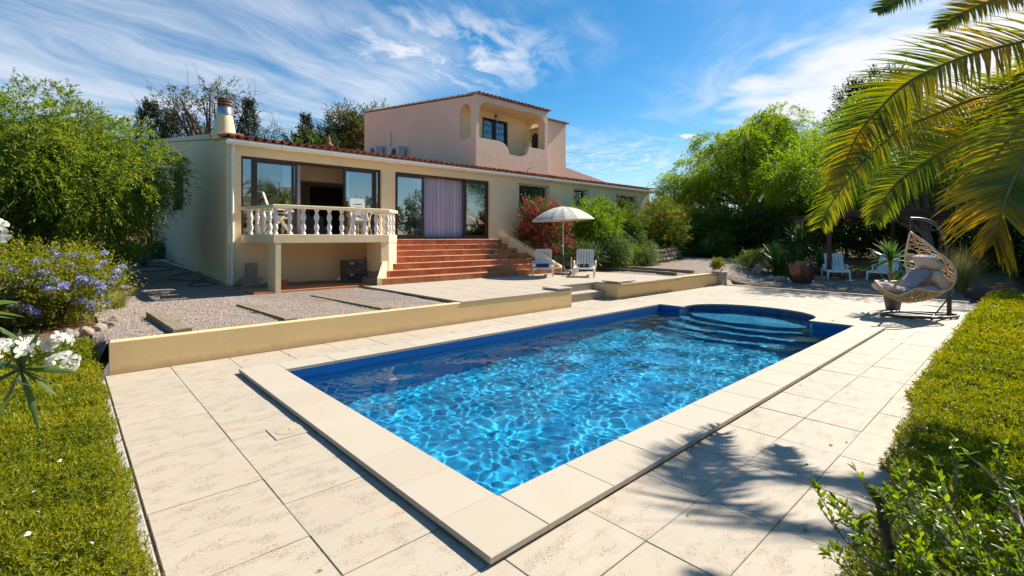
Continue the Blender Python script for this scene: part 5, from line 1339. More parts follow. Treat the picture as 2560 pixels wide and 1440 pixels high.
for i, (x, y, s_, lb) in enumerate(((.20, 8.75, .11, 'pale round stone nearest the lawn corner under the plumbago'), (.36, 8.95, .10, 'pinkish stone touching the pale round stone under the plumbago'), (.05, 8.62, .12, 'flat brown stone at the lawn corner under the plumbago'), (.48, 9.3, .10, 'orange stone at the gravel edge under the plumbago'), (.58, 9.75, .10, 'small brown stone furthest from the lawn under the plumbago'))):
    rock(lb, x, y, float(gz(x, y))+.05, s_, s_*.8, s_*.7, seed=20+i)
rw = thing('dry_stone_wall', 'low curved dry stone wall under the yellow flowering bush', 'stone wall', (21.6, 12.2, .4))
for i in range(16):
    for k in range(3):
        f = i/15; x = 19.3+4.0*f; y = 11.85+.75*f-.35*math.sin(f*3.1); rock('', x+random.uniform(-.05, .05)+.12*(k % 2), y+.06*k, float(gz(x, y))+.10+.19*k, .17*random.uniform(.8, 1.25), .15, .12*random.uniform(.8, 1.1), seed=60+i*3+k, parent=rw, name='stone')
pl = thing('stone_planter', 'square pale stone planter with a clipped green bush at the wall end', 'planter', (17.12, 7.62, .0))
mb = MB(); mb.add([], []); mb.box(16.96, 17.32, 7.5, 7.86, -.02, .43); mb.build('planter_box', 'travertine_pale', pl)
mb = MB(); mb.cbox(16.93, 17.35, 7.47, 7.89, .431, .46, .008); mb.build('rim', 'travertine_pale', pl)
pg = thing('pergola', 'dark red brown timber pergola over the shaded garden seats', 'pergola', (20.5, 4.5, .2))
PA, PB_, PC_, PD_ = Vector((20.1, 5.05, 0)), Vector((22.3, 6.75, 0)), Vector((22.6, 2.3, 0)), Vector((24.8, 4.0, 0))
for p in (PA, PB_, PC_, PD_): mb = MB(); mb.box(p.x-.06, p.x+.06, p.y-.06, p.y+.06, .1, 2.28); mb.build('post', 'pergola_wood', pg)
def ext(a, b, e): d = (b-a).normalized(); return a-d*e, b+d*e
for a, b in ((PA, PB_), (PA, PC_), (PC_, PD_), (PB_, PD_)):
    p, q = ext(a, b, .3); z = 2.36 if (a, b) in ((PA, PB_), (PC_, PD_)) else 2.50; mb = MB(); mb.beam(p+EZ*z, q+EZ*z, .07, .14); mb.build('beam', 'pergola_wood', pg)
for k in range(1, 6): p, q = ext(PA.lerp(PC_, k/6), PB_.lerp(PD_, k/6), .25); mb = MB(); mb.beam(p+EZ*2.62, q+EZ*2.62, .05, .10); mb.build('rafter', 'pergola_wood', pg)

# --- sleepers, hose, brush, pots and crates
def plank(lb, p, q, w_, h_=.10, grp='wooden sleepers in the gravel'):
    d = Vector(q)-Vector(p); m_ = (Vector(p)+Vector(q))/2; mb = MB(); L_ = d.length
    mb.cbox(-L_/2, L_/2, -w_/2, w_/2, -.06, h_, .01, [random.uniform(-.006, .006) for _ in range(4)])
    o = mb.build('timber_sleeper', 'sleeper_wood', at=tuple(m_), rot=(0, 0, math.atan2(d.y, d.x))); return tag(o, lb, 'sleeper', grp)
plank('weathered timber sleeper nearest the end of the retaining wall', (1.10, 9.95, .33), (1.18, 7.85, .33), .22)
plank('weathered timber sleeper in the gravel, middle of the three left of the terrace', (2.52, 10.4, .33), (2.62, 7.95, .33), .20, .06)
plank('weathered timber sleeper closest to the terrace edge and balcony', (4.10, 10.9, .33), (4.28, 8.0, .33), .20, .06)
plank('long low timber edging in the gravel right of the terrace, front one', (15.75, 11.6, .42), (15.2, 8.3, .42), .13, .07)
plank('long low timber edging in the gravel right of the terrace, rear one', (16.6, 11.3, .45), (16.2, 8.2, .43), .14, .08)
hs = thing('garden_hose', 'dark green hose snaking over the shaded gravel beside the house', 'hose', (2.6, 17, .5))
hp = [(.6, 19.6), (1.4, 20.2), (2.3, 19.6), (2.5, 18.2), (1.6, 17.6), (1.2, 18.4), (1.9, 19.2), (2.6, 18.9), (2.75, 17.2), (2.2, 16.2), (2.0, 15.4), (2.6, 14.6), (2.78, 14.1), (2.5, 13.6), (2.2, 13.9), (2.45, 14.5), (2.8, 15.3), (2.85, 16.4)]
mb = MB(); mb.tube(bez([(x, y, float(gz(x, y))+.05) for x, y in hp], 140), .013, 6); mb.build('hose', 'hose_green', hs)
bs = thing('pool_brush', 'long white pole with a wide brush head lying along the side wall', 'brush', (2.7, 19, .6))
mb = MB(); mb.tube([(2.84, 16.6, float(gz(2.84, 16.6))+.10), (2.55, 20.9, float(gz(2.5, 20.9))+.12)], .016, 8); mb.build('handle', 'gutter_white', bs)
mb = MB(); mb.beam((2.0, 20.8, float(gz(2, 20.8))+.09), (3.0, 21.1, float(gz(2, 21))+.12), .10, .06); mb.build('head', 'ac_white', bs)
t_ = thing('stone_slabs', 'stack of flat stone slabs with one standing upright behind the downpipe', 'slabs', (3.4, 13.45, .42))
for (x0, x1, y0, y1, z0, z1) in ((3.18, 3.62, 13.2, 13.6, .40, .465), (3.2, 3.63, 13.18, 13.6, .467, .53), (3.16, 3.56, 13.22, 13.6, .532, .58), (3.24, 3.68, 13.2, 13.62, .582, .645)):
    mb = MB(); mb.cbox(x0, x1, y0, y1, z0, z1, .012); mb.build('slab', 'rock', t_)
mb = MB(); mb.cbox(3.34, 3.60, 13.38, 13.50, .646, 1.02, .02); mb.build('slab', 'rock', t_)
t_ = thing('flower_pot', 'small terracotta pot standing behind the front balcony pier', 'pot', (3.92, 12.45, .415))
mb = MB(); mb.lathe([(.07, 0), (.10, .17), (.115, .172), (.115, .21), (.1, .21), (.095, .17)], (3.92, 12.45, .415), 16); mb.build('body', 'clay_pot', t_)
for i, lb in enumerate(('grey plastic crate at the bottom of the stack under the balcony', 'grey plastic crate on top of the stack under the balcony')):
    t_ = thing('crate', lb, 'crate', (6.0, 12.95, .42+.32*i), group='crates stacked under the balcony'); z = .42+.315*i; x0, x1, y0, y1 = 5.65, 6.22, 12.75, 13.2
    mb = MB(); mb.box(x0, x1, y0, y1, z, z+.02)
    for zz in (z+.02, z+.255): mb.box(x0, x1, y0, y0+.02, zz, zz+.045); mb.box(x0, x1, y1-.02, y1, zz, zz+.045); mb.box(x0, x0+.02, y0+.02, y1-.02, zz, zz+.045); mb.box(x1-.02, x1, y0+.02, y1-.02, zz, zz+.045)
    for k in range(14): x = x0+k*(x1-x0-.02)/13; mb.box(x, x+.014, y0+.004, y0+.016, z+.065, z+.255)
    for k in range(10): y = y0+.02+k*(y1-y0-.06)/9; mb.box(x0+.004, x0+.016, y, y+.014, z+.065, z+.255)
    mb.box(x0+.02, x1-.02, y1-.015, y1-.005, z+.06, z+.26)
    mb.build('crate_body', 'crate_grey', t_); mb = MB(); mb.box(x0+.09, x0+.2, y0-.003, y0+.001, z+.19, z+.25); mb.build('paper_label', 'towel_stripe', t_)

# --- folding garden chairs and table on the balcony
BZ = 1.737
def garden_chair(label, x, y, rz, grp=None):
    t_ = thing('garden_chair', label, 'chair', (x, y, BZ), rz, group='white plastic chairs on the balcony', world_parts=False); m_ = 'plastic_white'
    mb = MB(); mb.cbox(-.22, .22, -.22, .22, .40, .43, .012); mb.build('seat', m_, t_)
    bx = lambda a, b, c: (a, .20+b*.32-c*.95, .42+b*.95+c*.32)
    def pb(mb, a0, a1, b0, b1): vs = [bx(a, b, c) for c in (0, .022) for a, b in ((a0, b0), (a1, b0), (a1, b1), (a0, b1))]; mb.add(vs, [(0, 3, 2, 1), (4, 5, 6, 7), (0, 1, 5, 4), (1, 2, 6, 5), (2, 3, 7, 6), (3, 0, 4, 7)])
    mb = MB(); pb(mb, -.21, -.13, 0, .62); pb(mb, .13, .21, 0, .62); pb(mb, -.13, .13, .50, .62); pb(mb, -.19, .19, .62, .66); pb(mb, -.13, .13, 0, .08); pb(mb, -.13, .13, .40, .46)
    for s_ in (1, -1):
        for k in range(5):
            b0 = .08+.065*k; vs = []
            for c_ in (.004, .018):
                vs += [bx(s_*-.13, b0, c_), bx(s_*-.13, b0+.022, c_), bx(s_*.13, min(.42, b0+.20), c_), bx(s_*.13, min(.40, b0+.178), c_)]
            mb.add(vs, [(0, 1, 2, 3), (7, 6, 5, 4), (0, 4, 5, 1), (1, 5, 6, 2), (2, 6, 7, 3), (3, 7, 4, 0)])
    mb.build('backrest', m_, t_)
    for s_ in (-1, 1):
        for pq in (((s_*.23, -.26, 0), (s_*.23, .20, .62)), ((s_*.245, .30, 0), (s_*.245, -.16, .62))):
            mb = MB(); mb.beam(pq[0], pq[1], .022, .05); mb.build('leg', m_, t_)
        mb = MB(); mb.tube(bez([(s_*.25, -.28, .60), (s_*.26, -.1, .645), (s_*.25, .15, .655), (s_*.23, .28, .66)], 9), .024, 8); mb.build('armrest', m_, t_)
    return t_
garden_chair('white folding plastic chair with lattice back at the right end of the balcony', 6.15, 12.95, R(-10))
garden_chair('white folding plastic chair at the left end of the balcony, turned sideways', 4.0, 12.9, R(68))
t_ = thing('side_table', 'small dark table standing between the railing and the left balcony chair', 'table', (3.85, 12.45, BZ))
mb = MB(); mb.cbox(3.62, 4.12, 12.28, 12.6, BZ+.46, BZ+.49, .008); mb.build('table_top', 'bronze_frame', t_)
for x in (3.68, 4.06):
    mb = MB(); mb.tube([(x, 12.44, BZ+.46), (x, 12.44, BZ+.05), (x+(.1 if x < 3.8 else -.1), 12.44, BZ+.012)], .012, 6); mb.build('leg', 'grille_black', t_)

# --- overhead cables
for i, (p, q, lb) in enumerate((((18, 22, 7.0), (60, 30, 13.6), 'upper of the two thin cables crossing the sky right of the upper storey'), ((18, 22, 6.0), (60, 30, 13.4), 'lower of the two thin cables crossing the sky right of the upper storey'), ((22, 24, 4.7), (60, 34, 9.5), 'thin cable rising above the right roof end'), ((22, 24, 4.0), (60, 34, 8.8), 'lowest thin cable just above the right roof end'))):
    P_ = [Vector(p).lerp(Vector(q), k/20) - EZ*1.2*math.sin(math.pi*k/20)*.6 for k in range(21)]; mb = MB(); mb.tube(P_, .011, 4); tag(mb.build('overhead_cable', 'wire_black'), lb, 'cable', 'overhead cables')
# ------------------------------------------------------------------ vegetation
def unit(v): return v/np.maximum(np.linalg.norm(v, axis=-1, keepdims=True), 1e-9)
def rand_dirs(g, n): return unit(g.normal(size=(n, 3)))
def leaf_quads(g, P, A, L, W, fold=.18):
    """P base points, A axes: one folded four-corner leaf each"""
    n = len(P); A = unit(A); Q = rand_dirs(g, n); S = unit(np.cross(A, Q)); Nn = np.cross(S, A)
    L = np.broadcast_to(L, n)[:, None]; W = np.broadcast_to(W, n)[:, None]
    mid = P+A*L*.45+Nn*L*.0
    V = np.stack([P, mid+S*W*.5+Nn*W*fold, P+A*L-Nn*L*.08, mid-S*W*.5+Nn*W*fold], 1).reshape(-1, 3)
    return V, np.arange(4*n).reshape(n, 4)
def leaves_obj(name, VF, material, parent=None):
    Vs = []; Fs = []; o = 0
    for V, F in VF: Vs.append(V); Fs.append(F+o); o += len(V)
    return npmesh(name, np.concatenate(Vs), np.concatenate(Fs), material, parent)
def sprig_leaves(g, B, D, length, per, L, W, spread=.8, droop=0., tipb=.0):
    """leafy twigs: base points B, directions D"""
    n = len(B); t = np.linspace(.12, 1, per)[None, :, None]; ln = (length*g.uniform(.6, 1.25, (n, 1, 1)))
    P = B[:, None]+unit(D)[:, None]*t*ln; P[..., 2] -= (droop*(t[..., 0]**2)*ln[..., 0])
    P = P+g.normal(size=P.shape)*ln*.05
    ax = unit(D)[:, None]+g.normal(size=P.shape)*spread; ax[..., 2] -= droop*t[..., 0]*1.3
    k = P.reshape(-1, 3)
    return leaf_quads(g, k, ax.reshape(-1, 3), L*g.uniform(.6, 1.25, len(k)), W*g.uniform(.7, 1.2, len(k)))
def lobes(g, c, r, n, lr, top=1.):
    d = rand_dirs(g, n*3); d = d[(d[:, 2] > -.75)][:n]; k = g.uniform(.35 if lr > .2 else .5, .86 if lr > .2 else 1., (len(d), 1))
    return np.array(c)+d*np.array(r)*k, lr*g.uniform(.7, 1.3, len(d))*np.mean(r)
def crown(g, c, r, nl, lr, ns, ln, per, L, W, spread=.8, droop=0., up=.25, squash=.8):
    """points on the surfaces of many lobes -> twigs -> leaves"""
    LC, LR = lobes(g, c, r, nl, lr); out_B = []; out_D = []
    k = g.integers(0, len(LC), ns); d = rand_dirs(g, ns); rr = LR[k][:, None]*g.uniform(.55, 1.08, (ns, 1))**.6
    off = d*rr; off[:, 2] *= squash; B = LC[k]+off
    out = unit((B-np.array(c))/np.array(r)); D = unit(d*.9+out*.8+np.array([0, 0, up]))
    return (B, D, LC), sprig_leaves(g, B, D, ln, per, L, W, spread, droop)
def limbs(base, top_pts, r0, seed=0, trunk_top=None, n=8, fork=.45, wig=.25):
    rs = random.Random(seed); mb = MB(); base = Vector(base); tt = Vector(trunk_top); 
    pts = bez([base, base.lerp(tt, .5)+Vector((rs.uniform(-wig, wig)*.4, rs.uniform(-wig, wig)*.4, 0)), tt], 8)
    mb.tube(pts, [r0*(1.25-.5*i/len(pts)) for i in range(len(pts))], n)
    for p in top_pts:
        p = Vector(p); s = tt.lerp(base, rs.uniform(0, .25)); m = s.lerp(p, .5)+Vector((rs.uniform(-wig, wig), rs.uniform(-wig, wig), rs.uniform(0, wig)))
        q = bez([s, m, p], 8); mb.tube(q, [r0*.55*(1-.85*i/len(q))+.006 for i in range(len(q))], 6)
    return mb
def plantx(name, label, cat, base, c, r, mtl, nl=26, lr=.38, ns=1500, ln=.35, per=7, L=.10, W=.035, spread=.8, droop=0., up=.25, seed=1, bark='bark', r0=.1, ntw=14, group=None, extra=None, part='foliage', squash=.8, th=None):
    g = np.random.default_rng(seed); t_ = thing(name, label, cat, tuple(base), group=group)
    (B, D, LC), VF = crown(g, c, r, nl, lr, ns, ln, per, L, W, spread, droop, up, squash)
    # keep everything above the ground
    V, F = VF; V[:, 2] = np.maximum(V[:, 2], float(base[2])+.01)
    leaves_obj(part, [(V, F)], mtl, t_)
    tt = th if th is not None else (base[0]*.5+c[0]*.5, base[1]*.5+c[1]*.5, base[2]+max(.15, (c[2]-base[2])*.45))
    limbs(base, [tuple(q) for q in LC[:ntw]], r0, seed, tt).build('trunk', bark, t_)
    if extra: extra(g, B, D, t_)
    return t_
def flowers(name, mtl, cond, frac, R_, petals, L, W, sq=.8, squash=1.):
    """flower heads: balls of petals sitting on some twig ends"""
    def f(g, B, D, t_):
        m = cond(B) & (g.uniform(size=len(B)) < frac); Cn = B[m]+D[m]*.12; n = len(Cn)
        if not n: return
        d = rand_dirs(g, n*petals).reshape(n, petals, 3); d[..., 2] = np.abs(d[..., 2])*squash
        P = Cn[:, None]+d*R_*g.uniform(.5, 1, (n, petals, 1)); k = n*petals
        leaves_obj(name, [leaf_quads(g, P.reshape(-1, 3), d.reshape(-1, 3)+g.normal(size=(k, 3))*.6, L, W)], mtl, t_)
    return f
G0 = lambda x, y: float(gz(x, y))
# big weeping bottlebrush on the left
def bb_extra(g, B, D, t_):
    m = (B[:, 2] > 4.5) & (g.uniform(size=len(B)) < .05); P = B[m]+D[m]*.3+[0, 0, .12]; n = len(P)
    t = g.uniform(0, .16, (n, 50, 1)); an = g.uniform(0, 6.28, (n, 50)); rad = np.stack([np.cos(an), np.sin(an), 0*an], -1)
    Q = P[:, None]+np.array([0, 0, 1.])*t+rad*.004
    leaves_obj('flower_spike', [leaf_quads(g, Q.reshape(-1, 3), (rad+[0, 0, .3]).reshape(-1, 3), .035, .010)], 'flower_redtree', t_)
plantx('bottlebrush_tree', 'huge weeping bottlebrush tree with a few red spikes, left of the house', 'tree', (-.5, 16.2, G0(-.5, 16.2)), (-.25, 15.8, 3.0), (2.65, 2.45, 1.85), 'leaf_bottlebrush',
       nl=80, lr=.26, ns=10500, ln=.40, per=12, L=.12, W=.026, spread=.62, droop=.65, up=.3, seed=3, r0=.2, ntw=30, extra=bb_extra)
plantx('bottlebrush_tree', 'second bottlebrush crown at the left edge of the picture', 'tree', (-4.2, 16.4, .5), (-4.3, 16.4, 2.8), (2.4, 2.0, 2.2), 'leaf_bottlebrush',
       nl=36, lr=.3, ns=2600, ln=.42, per=12, L=.115, W=.024, spread=.62, droop=.5, up=.3, seed=4, r0=.15, ntw=20)
# plumbago with blue heads
plantx('plumbago_bush', 'sprawling plumbago bush with many pale blue flower heads at the left', 'bush', (-.7, 10.5, .2), (-.85, 10.5, .85), (1.5, 1.3, .78), 'leaf_yellowgreen',
       nl=40, lr=.34, ns=4600, ln=.26, per=9, L=.045, W=.024, spread=.9, up=.3, seed=5, r0=.03, ntw=20,
       extra=lambda g, B, D, t_: flowers('flower_head', 'flower_blue', lambda B: (B[:, 2] > .3) & (B[:, 1]-.25*B[:, 0] < 11.3), .034, .052, 60, .030, .030)(g, B, D, t_))
plantx('plumbago_bush', 'lower outer part of the plumbago reaching over the stones and gravel', 'bush', (-.05, 10.0, .2), (-.05, 10.0, .78), (.75, .75, .62), 'leaf_yellowgreen',
       nl=18, lr=.34, ns=2000, ln=.30, per=9, L=.043, W=.022, spread=.9, up=.35, seed=6, r0=.02, ntw=14,
       extra=lambda g, B, D, t_: flowers('flower_head', 'flower_blue', lambda B: B[:, 2] > .2, .075, .052, 60, .030, .030)(g, B, D, t_))
plantx('dark_shrub', 'dark green shrub in shade behind the plumbago', 'shrub', (-2.2, 13.2, .3), (-2.2, 13.0, 1.1), (1.7, 1.2, 1.1), 'leaf_dark', nl=20, ns=1500, ln=.3, per=9, L=.06, W=.025, seed=7, r0=.04)
plantx('green_shrub', 'low green shrub right of the dry stone wall', 'shrub', (24.3, 12.9, .7), (24.3, 12.9, 1.5), (1.1, .9, 1.1), 'leaf_mid', nl=20, ns=900, ln=.3, per=8, L=.09, W=.04, seed=35, r0=.04)
plantx('green_shrub', 'low yellowish shrub closing the far end of the gravel path', 'shrub', (25.4, 11.3, .7), (25.4, 11.3, 1.2), (1.0, 1.0, .8), 'leaf_yellowgreen', nl=18, ns=700, ln=.3, per=8, L=.09, W=.04, seed=36, r0=.04)
for i, (x, y, s_) in enumerate(((.9, 21.6, .6), (2.0, 22.6, .5), (-.6, 22.0, .7), (2.6, 24.3, .8))):
    plantx('low_shrub', ('bright green low plants on the bank behind the gravel, leftmost clump', 'bright green low plants on the bank nearest the house wall', 'low plants under the bottlebrush tree on the bank', 'dark shrub at the rear corner of the house')[i], 'shrub', (x, y, G0(x, y)), (x, y, G0(x, y)+.2), (s_*1.3, s_, .3), 'leaf_lime' if i < 2 else 'leaf_mid', nl=12, ns=420, ln=.2, per=8, L=.06, W=.03, seed=30+i, r0=.02, ntw=5)
# trees behind the house
def sparse(name, label, c, r, mtl, seed, ns, base, **k):
    return plantx(name, label, 'tree', base, c, r, mtl, seed=seed, ns=ns, r0=.16, **k)
def twiggy(t_, g, c, r, n, base_pts, rad=.012, mtl='bark'):
    mb = MB()
    for i in range(n):
        p = Vector(base_pts[i % len(base_pts)]); d = Vector(unit(g.normal(size=3)+np.array([0, 0, .6]))); pts = [p]
        for k in range(5): p = p+d*.28; d = (d+Vector(g.normal(size=3)*.28)).normalized(); pts.append(p)
        mb.tube(pts, [rad*(1-.16*q) for q in range(6)], 4, False)
    tag(mb.build('twig', mtl, t_), kind='stuff')
g = np.random.default_rng(50); c = (6.1, 30.6, 8.0)
t_ = plantx('almond_tree', 'thin leafed almond tree with bare twigs behind the left chimney', 'tree', (6.1, 30.6, 1.2), c, (3.0, 2.2, 2.7), 'leaf_olive', nl=40, lr=.24, ns=620, ln=.5, per=9, L=.17, W=.05, spread=.9, droop=.2, seed=51, r0=.2, ntw=36, th=(6.1, 30.6, 5.2))
twiggy(t_, g, c, 3, 260, [tuple(np.array(c)+d*np.array((3.2, 2.2, 2.6))*k-np.array([0, 0, .3])) for d, k in zip(rand_dirs(g, 90), g.uniform(.4, .95, 90))])
t_ = plantx('almond_tree', 'drooping almost bare branches right of the slim cypress', 'tree', (8.4, 29.5, 1.2), (8.6, 29.4, 6.6), (1.9, 1.4, 1.2), 'leaf_olive', nl=16, ns=130, ln=.4, per=7, L=.15, W=.045, seed=52, r0=.12, ntw=16, th=(8.4, 29.5, 5.2))
twiggy(t_, g, 0, 0, 110, [tuple(np.array((8.6, 29.4, 6.9))+d*np.array((1.9, 1.2, 1.0))*k) for d, k in zip(rand_dirs(g, 40), g.uniform(.4, .95, 40))])
def cypress(label, x, y, z0, z1, r_, seed, n=900):
    g = np.random.default_rng(seed); t_ = thing('cypress', label, 'tree', (x, y, z0)); h = g.uniform(0, 1, n)**.8; a = g.uniform(0, 6.28, n)
    rr = r_*np.clip(np.minimum(h*6, (1-h)*1.9), 0, 1)**.75*g.uniform(.6, 1.08, n)*(1+.12*np.sin(a*3+h*9))
    B = np.stack([x+rr*np.cos(a), y+rr*np.sin(a), z0+.3+h*(z1-z0-.5)], -1); D = np.stack([np.cos(a)*.5, np.sin(a)*.5, 1+0*a], -1)
    leaves_obj('foliage', [sprig_leaves(g, B, D, .45, 8, .14, .05, .45)], 'leaf_cypress', t_); MB().tube([(x, y, z0-.3), (x, y, z1-1)], [.14, .03], 8).build('trunk', 'bark', t_)
cypress('slim dark cypress right of the left chimney', 7.35, 29.0, 1.2, 9.0, .62, 60)
cypress('broad dark cypress behind the bottlebrush, left of the chimney', 3.3, 31.5, 1.2, 8.7, 1.15, 61, 1300)
cypress('second dark cypress tip left of the almond tree', 4.4, 32.8, 1.2, 8.6, .8, 62)
cypress('small pointed cypress behind the ornate clay chimney pot', 10.2, 28.5, 1.2, 8.6, .7, 63)
plantx('carob_tree', 'dense olive and rust coloured tree left of the upper storey', 'tree', (13.0, 29.6, 1.2), (13.0, 29.8, 7.3), (2.5, 2.2, 3.2), 'leaf_olive', nl=46, lr=.27, ns=2600, ln=.45, per=9, L=.15, W=.055, seed=53, r0=.22)
plantx('carob_tree', 'taller part of the olive coloured trees touching the pink wall', 'tree', (15.6, 30.4, 1.2), (15.4, 30.2, 7.7), (2.3, 2.0, 3.1), 'leaf_dark', nl=40, lr=.26, ns=1900, ln=.45, per=9, L=.15, W=.055, seed=54, r0=.22)
plantx('fig_tree', 'dark green tree with big leaves beside the small clay chimney pot', 'tree', (9.8, 27.8, 1.2), (10.2, 28.3, 6.1), (1.7, 1.2, 1.6), 'leaf_dark', nl=20, ns=700, ln=.45, per=8, L=.2, W=.09, seed=55, r0=.15)
# shrubs along the front of the house
def red_extra(g, B, D, t_):
    m = (g.uniform(size=len(B)) < .22); Cn = B[m]+D[m]*.16; n = len(Cn); a = unit(D[m]+[0, 0, .8])
    t = g.uniform(-.06, .07, (n, 46, 1)); d = rand_dirs(g, n*46).reshape(n, 46, 3); P = Cn[:, None]+a[:, None]*t+d*.02
    leaves_obj('flower_head', [leaf_quads(g, P.reshape(-1, 3), d.reshape(-1, 3), .045, .022)], 'flower_red', t_)
plantx('red_flower_bush', 'dark bush covered with crimson flower spikes beside the staircase', 'bush', (13.3, 13.0, .45), (13.35, 12.65, 1.75), (1.45, .95, 1.35), 'leaf_dark', nl=34, lr=.32, ns=2500, ln=.32, per=9, L=.06, W=.028, up=.9, seed=70, r0=.05, extra=red_extra)
plantx('lime_shrub', 'bright lime green shrub behind the cream parasol', 'shrub', (16.4, 12.9, .5), (16.3, 12.7, 2.0), (1.5, 1.0, 1.5), 'leaf_lime', nl=34, lr=.3, ns=2700, ln=.24, per=9, L=.075, W=.042, up=.5, seed=71, r0=.05)
plantx('green_shrub', 'mid green shrub between the lime shrub and the yellow flowering bush', 'shrub', (19.0, 12.9, .55), (18.9, 12.9, 1.9), (1.6, .9, 1.35), 'leaf_mid', nl=30, lr=.3, ns=2100, ln=.26, per=9, L=.075, W=.042, seed=72, r0=.05)
plantx('yellow_flower_bush', 'tall bush dotted with orange yellow flowers at the right end of the house', 'bush', (22.2, 13.2, .6), (22.2, 13.0, 2.15), (2.0, 1.2, 1.75), 'leaf_mid', nl=36, lr=.3, ns=2700, ln=.36, per=9, L=.08, W=.034, seed=73, r0=.06, up=.5,
       extra=flowers('flower_head', 'flower_yellow', lambda B: B[:, 2] > 1.0, .11, .065, 22, .05, .045))
plantx('low_shrub', 'low dark shrub between the two terrace loungers behind the parasol pole', 'shrub', (14.3, 11.9, .45), (14.2, 11.8, .95), (.8, .5, .55), 'leaf_rosemary', nl=14, ns=700, ln=.25, per=9, L=.05, W=.015, seed=74, r0=.03)
for i, (x, y, s_, h_) in enumerate(((16.3, 11.55, .68, 1.25), (18.55, 11.75, .75, 1.1))):
    plantx('rosemary_bush', ('rounded trailing rosemary bush right of the agave and lounger', 'rounded trailing rosemary bush spilling over the dry stone wall')[i], 'bush', (x, y, .45), (x, y, .45+h_*.5), (s_, s_*.85, h_*.55), 'leaf_rosemary', nl=26, lr=.42, ns=1500, ln=.30, per=14, L=.055, W=.019, spread=.35, droop=.9, up=.2, seed=75+i, r0=.03, squash=1.)
plantx('lime_shrub', 'low lime green shrub tucked between the rosemary bushes', 'shrub', (17.5, 11.4, .45), (17.5, 11.4, .85), (.4, .4, .45), 'leaf_lime', nl=10, ns=350, ln=.2, per=8, L=.05, W=.022, seed=77, r0=.02)
plantx('planter_bush', 'clipped yellow green bush growing in the stone planter', 'bush', (17.14, 7.68, .45), (17.14, 7.68, .68), (.27, .27, .22), 'leaf_yellowgreen', nl=12, lr=.45, ns=520, ln=.1, per=8, L=.035, W=.018, up=.6, seed=78, r0=.012)
plantx('ball_shrub', 'dense clipped ball shrub behind the standing stone', 'shrub', (20.1, 7.75, .3), (20.1, 7.75, .68), (.62, .62, .5), 'leaf_mid', nl=30, lr=.5, ns=1300, ln=.08, per=8, L=.04, W=.018, seed=79, r0=.02)
# hedge and trees round the garden
HED = [('leaf_mid', 24.4, 15.5, 2.4, 2.0, 2.6), ('leaf_yellowgreen', 26.6, 14.6, 2.2, 1.8, 2.7), ('leaf_mid', 26.9, 12.2, 2.0, 1.7, 2.7), ('leaf_dark', 27.6, 10.4, 1.8, 1.6, 2.6), ('leaf_dark', 27.8, 8.4, 1.7, 1.6, 2.7),
       ('leaf_dark', 27.4, 6.2, 1.7, 1.6, 2.5), ('leaf_dark', 26.9, 4.2, 1.6, 1.5, 2.4), ('leaf_dark', 26.2, 2.2, 1.6, 1.5, 2.5), ('leaf_dark', 25.2, .3, 1.7, 1.5, 2.7), ('leaf_mid', 23.6, -1.4, 1.7, 1.5, 2.3), ('leaf_dark', 21.4, -2.3, 1.6, 1.3, 2.2)]
HLAB = ['green hedge shrub just right of the house end', 'yellowish green shrub behind the gravel path end', 'leafy green shrub where the gravel path ends', 'dark hedge shrub right of the path end', 'dark hedge shrub left of the big yucca',
        'dark hedge shrub behind the big yucca', 'dark hedge shrub behind the pergola seats', 'dark hedge shrub behind the hanging chair', 'dark hedge shrub right of the hanging chair stand', 'green hedge shrub behind the dry grass', 'hedge shrub at the right lawn end under the palm fronds']
for i, ((m_, x, y, rx, ry, h_), lb) in enumerate(zip(HED, HLAB)):
    z = G0(x, y); plantx('hedge_shrub', lb, 'shrub', (x, y, z), (x, y, z+h_*.45), (rx*1.15, ry, h_*.62), m_, nl=40, lr=.28, ns=2100, ln=.36, per=8, L=.12, W=.06, seed=90+i, r0=.06, group='shrubs of the garden hedge')
plantx('pepper_tree', 'large feathery pepper tree with drooping bright green foliage right of the house', 'tree', (33.5, 13.0, .8), (34.0, 12.2, 6.1), (5.2, 5.2, 3.5), 'leaf_pepper', nl=52, lr=.19, ns=5600, ln=1.0, per=15, L=.24, W=.045, spread=.45, droop=.8, up=.2, seed=110, r0=.3, ntw=40, th=(33.7, 12.9, 3.6))
plantx('pepper_tree', 'smaller feathery tree at the left foot of the large pepper tree', 'tree', (31.5, 17.0, .8), (31.5, 16.8, 4.3), (2.3, 2.0, 2.4), 'leaf_pepper', nl=30, lr=.26, ns=1500, ln=.8, per=12, L=.2, W=.035, spread=.5, droop=.7, seed=111, r0=.15)
for i, (x, y, z1) in enumerate(((42.3, 17.0, 10.3), (40.6, 18.2, 8.8), (40.0, 14.2, 11.2), (41.8, 7.2, 13.6), (40.6, 8.8, 12.2))):
    g = np.random.default_rng(120+i); 
    plantx('silk_oak', ('dark feathery spire left of the pepper tree top', 'lower dark feathery spire at the far left of the pepper tree', 'tall dark feathery spire above the pepper tree', 'highest grey green treetop showing through the palm fronds', 'grey green treetop behind the top palm frond')[i], 'tree', (x, y, .9), (x, y, z1-2.6), (1.5, 1.5, 2.9), 'leaf_cypress', nl=30, lr=.24, ns=520, ln=.7, per=10, L=.26, W=.07, spread=.6, up=.9, seed=125+i, r0=.16, ntw=24, th=(x, y, z1-2.))
plantx('jacaranda_tree', 'bright green feathery tree with forked trunk behind the hanging chair', 'tree', (23.6, 2.7, .5), (25.2, 3.9, 4.9), (3.3, 3.2, 2.8), 'leaf_lime', nl=54, lr=.24, ns=4300, ln=.75, per=14, L=.12, W=.035, spread=.5, droop=.35, up=.0, seed=130, r0=.17, ntw=26, bark='bark_pale', th=(23.9, 2.9, 2.1))
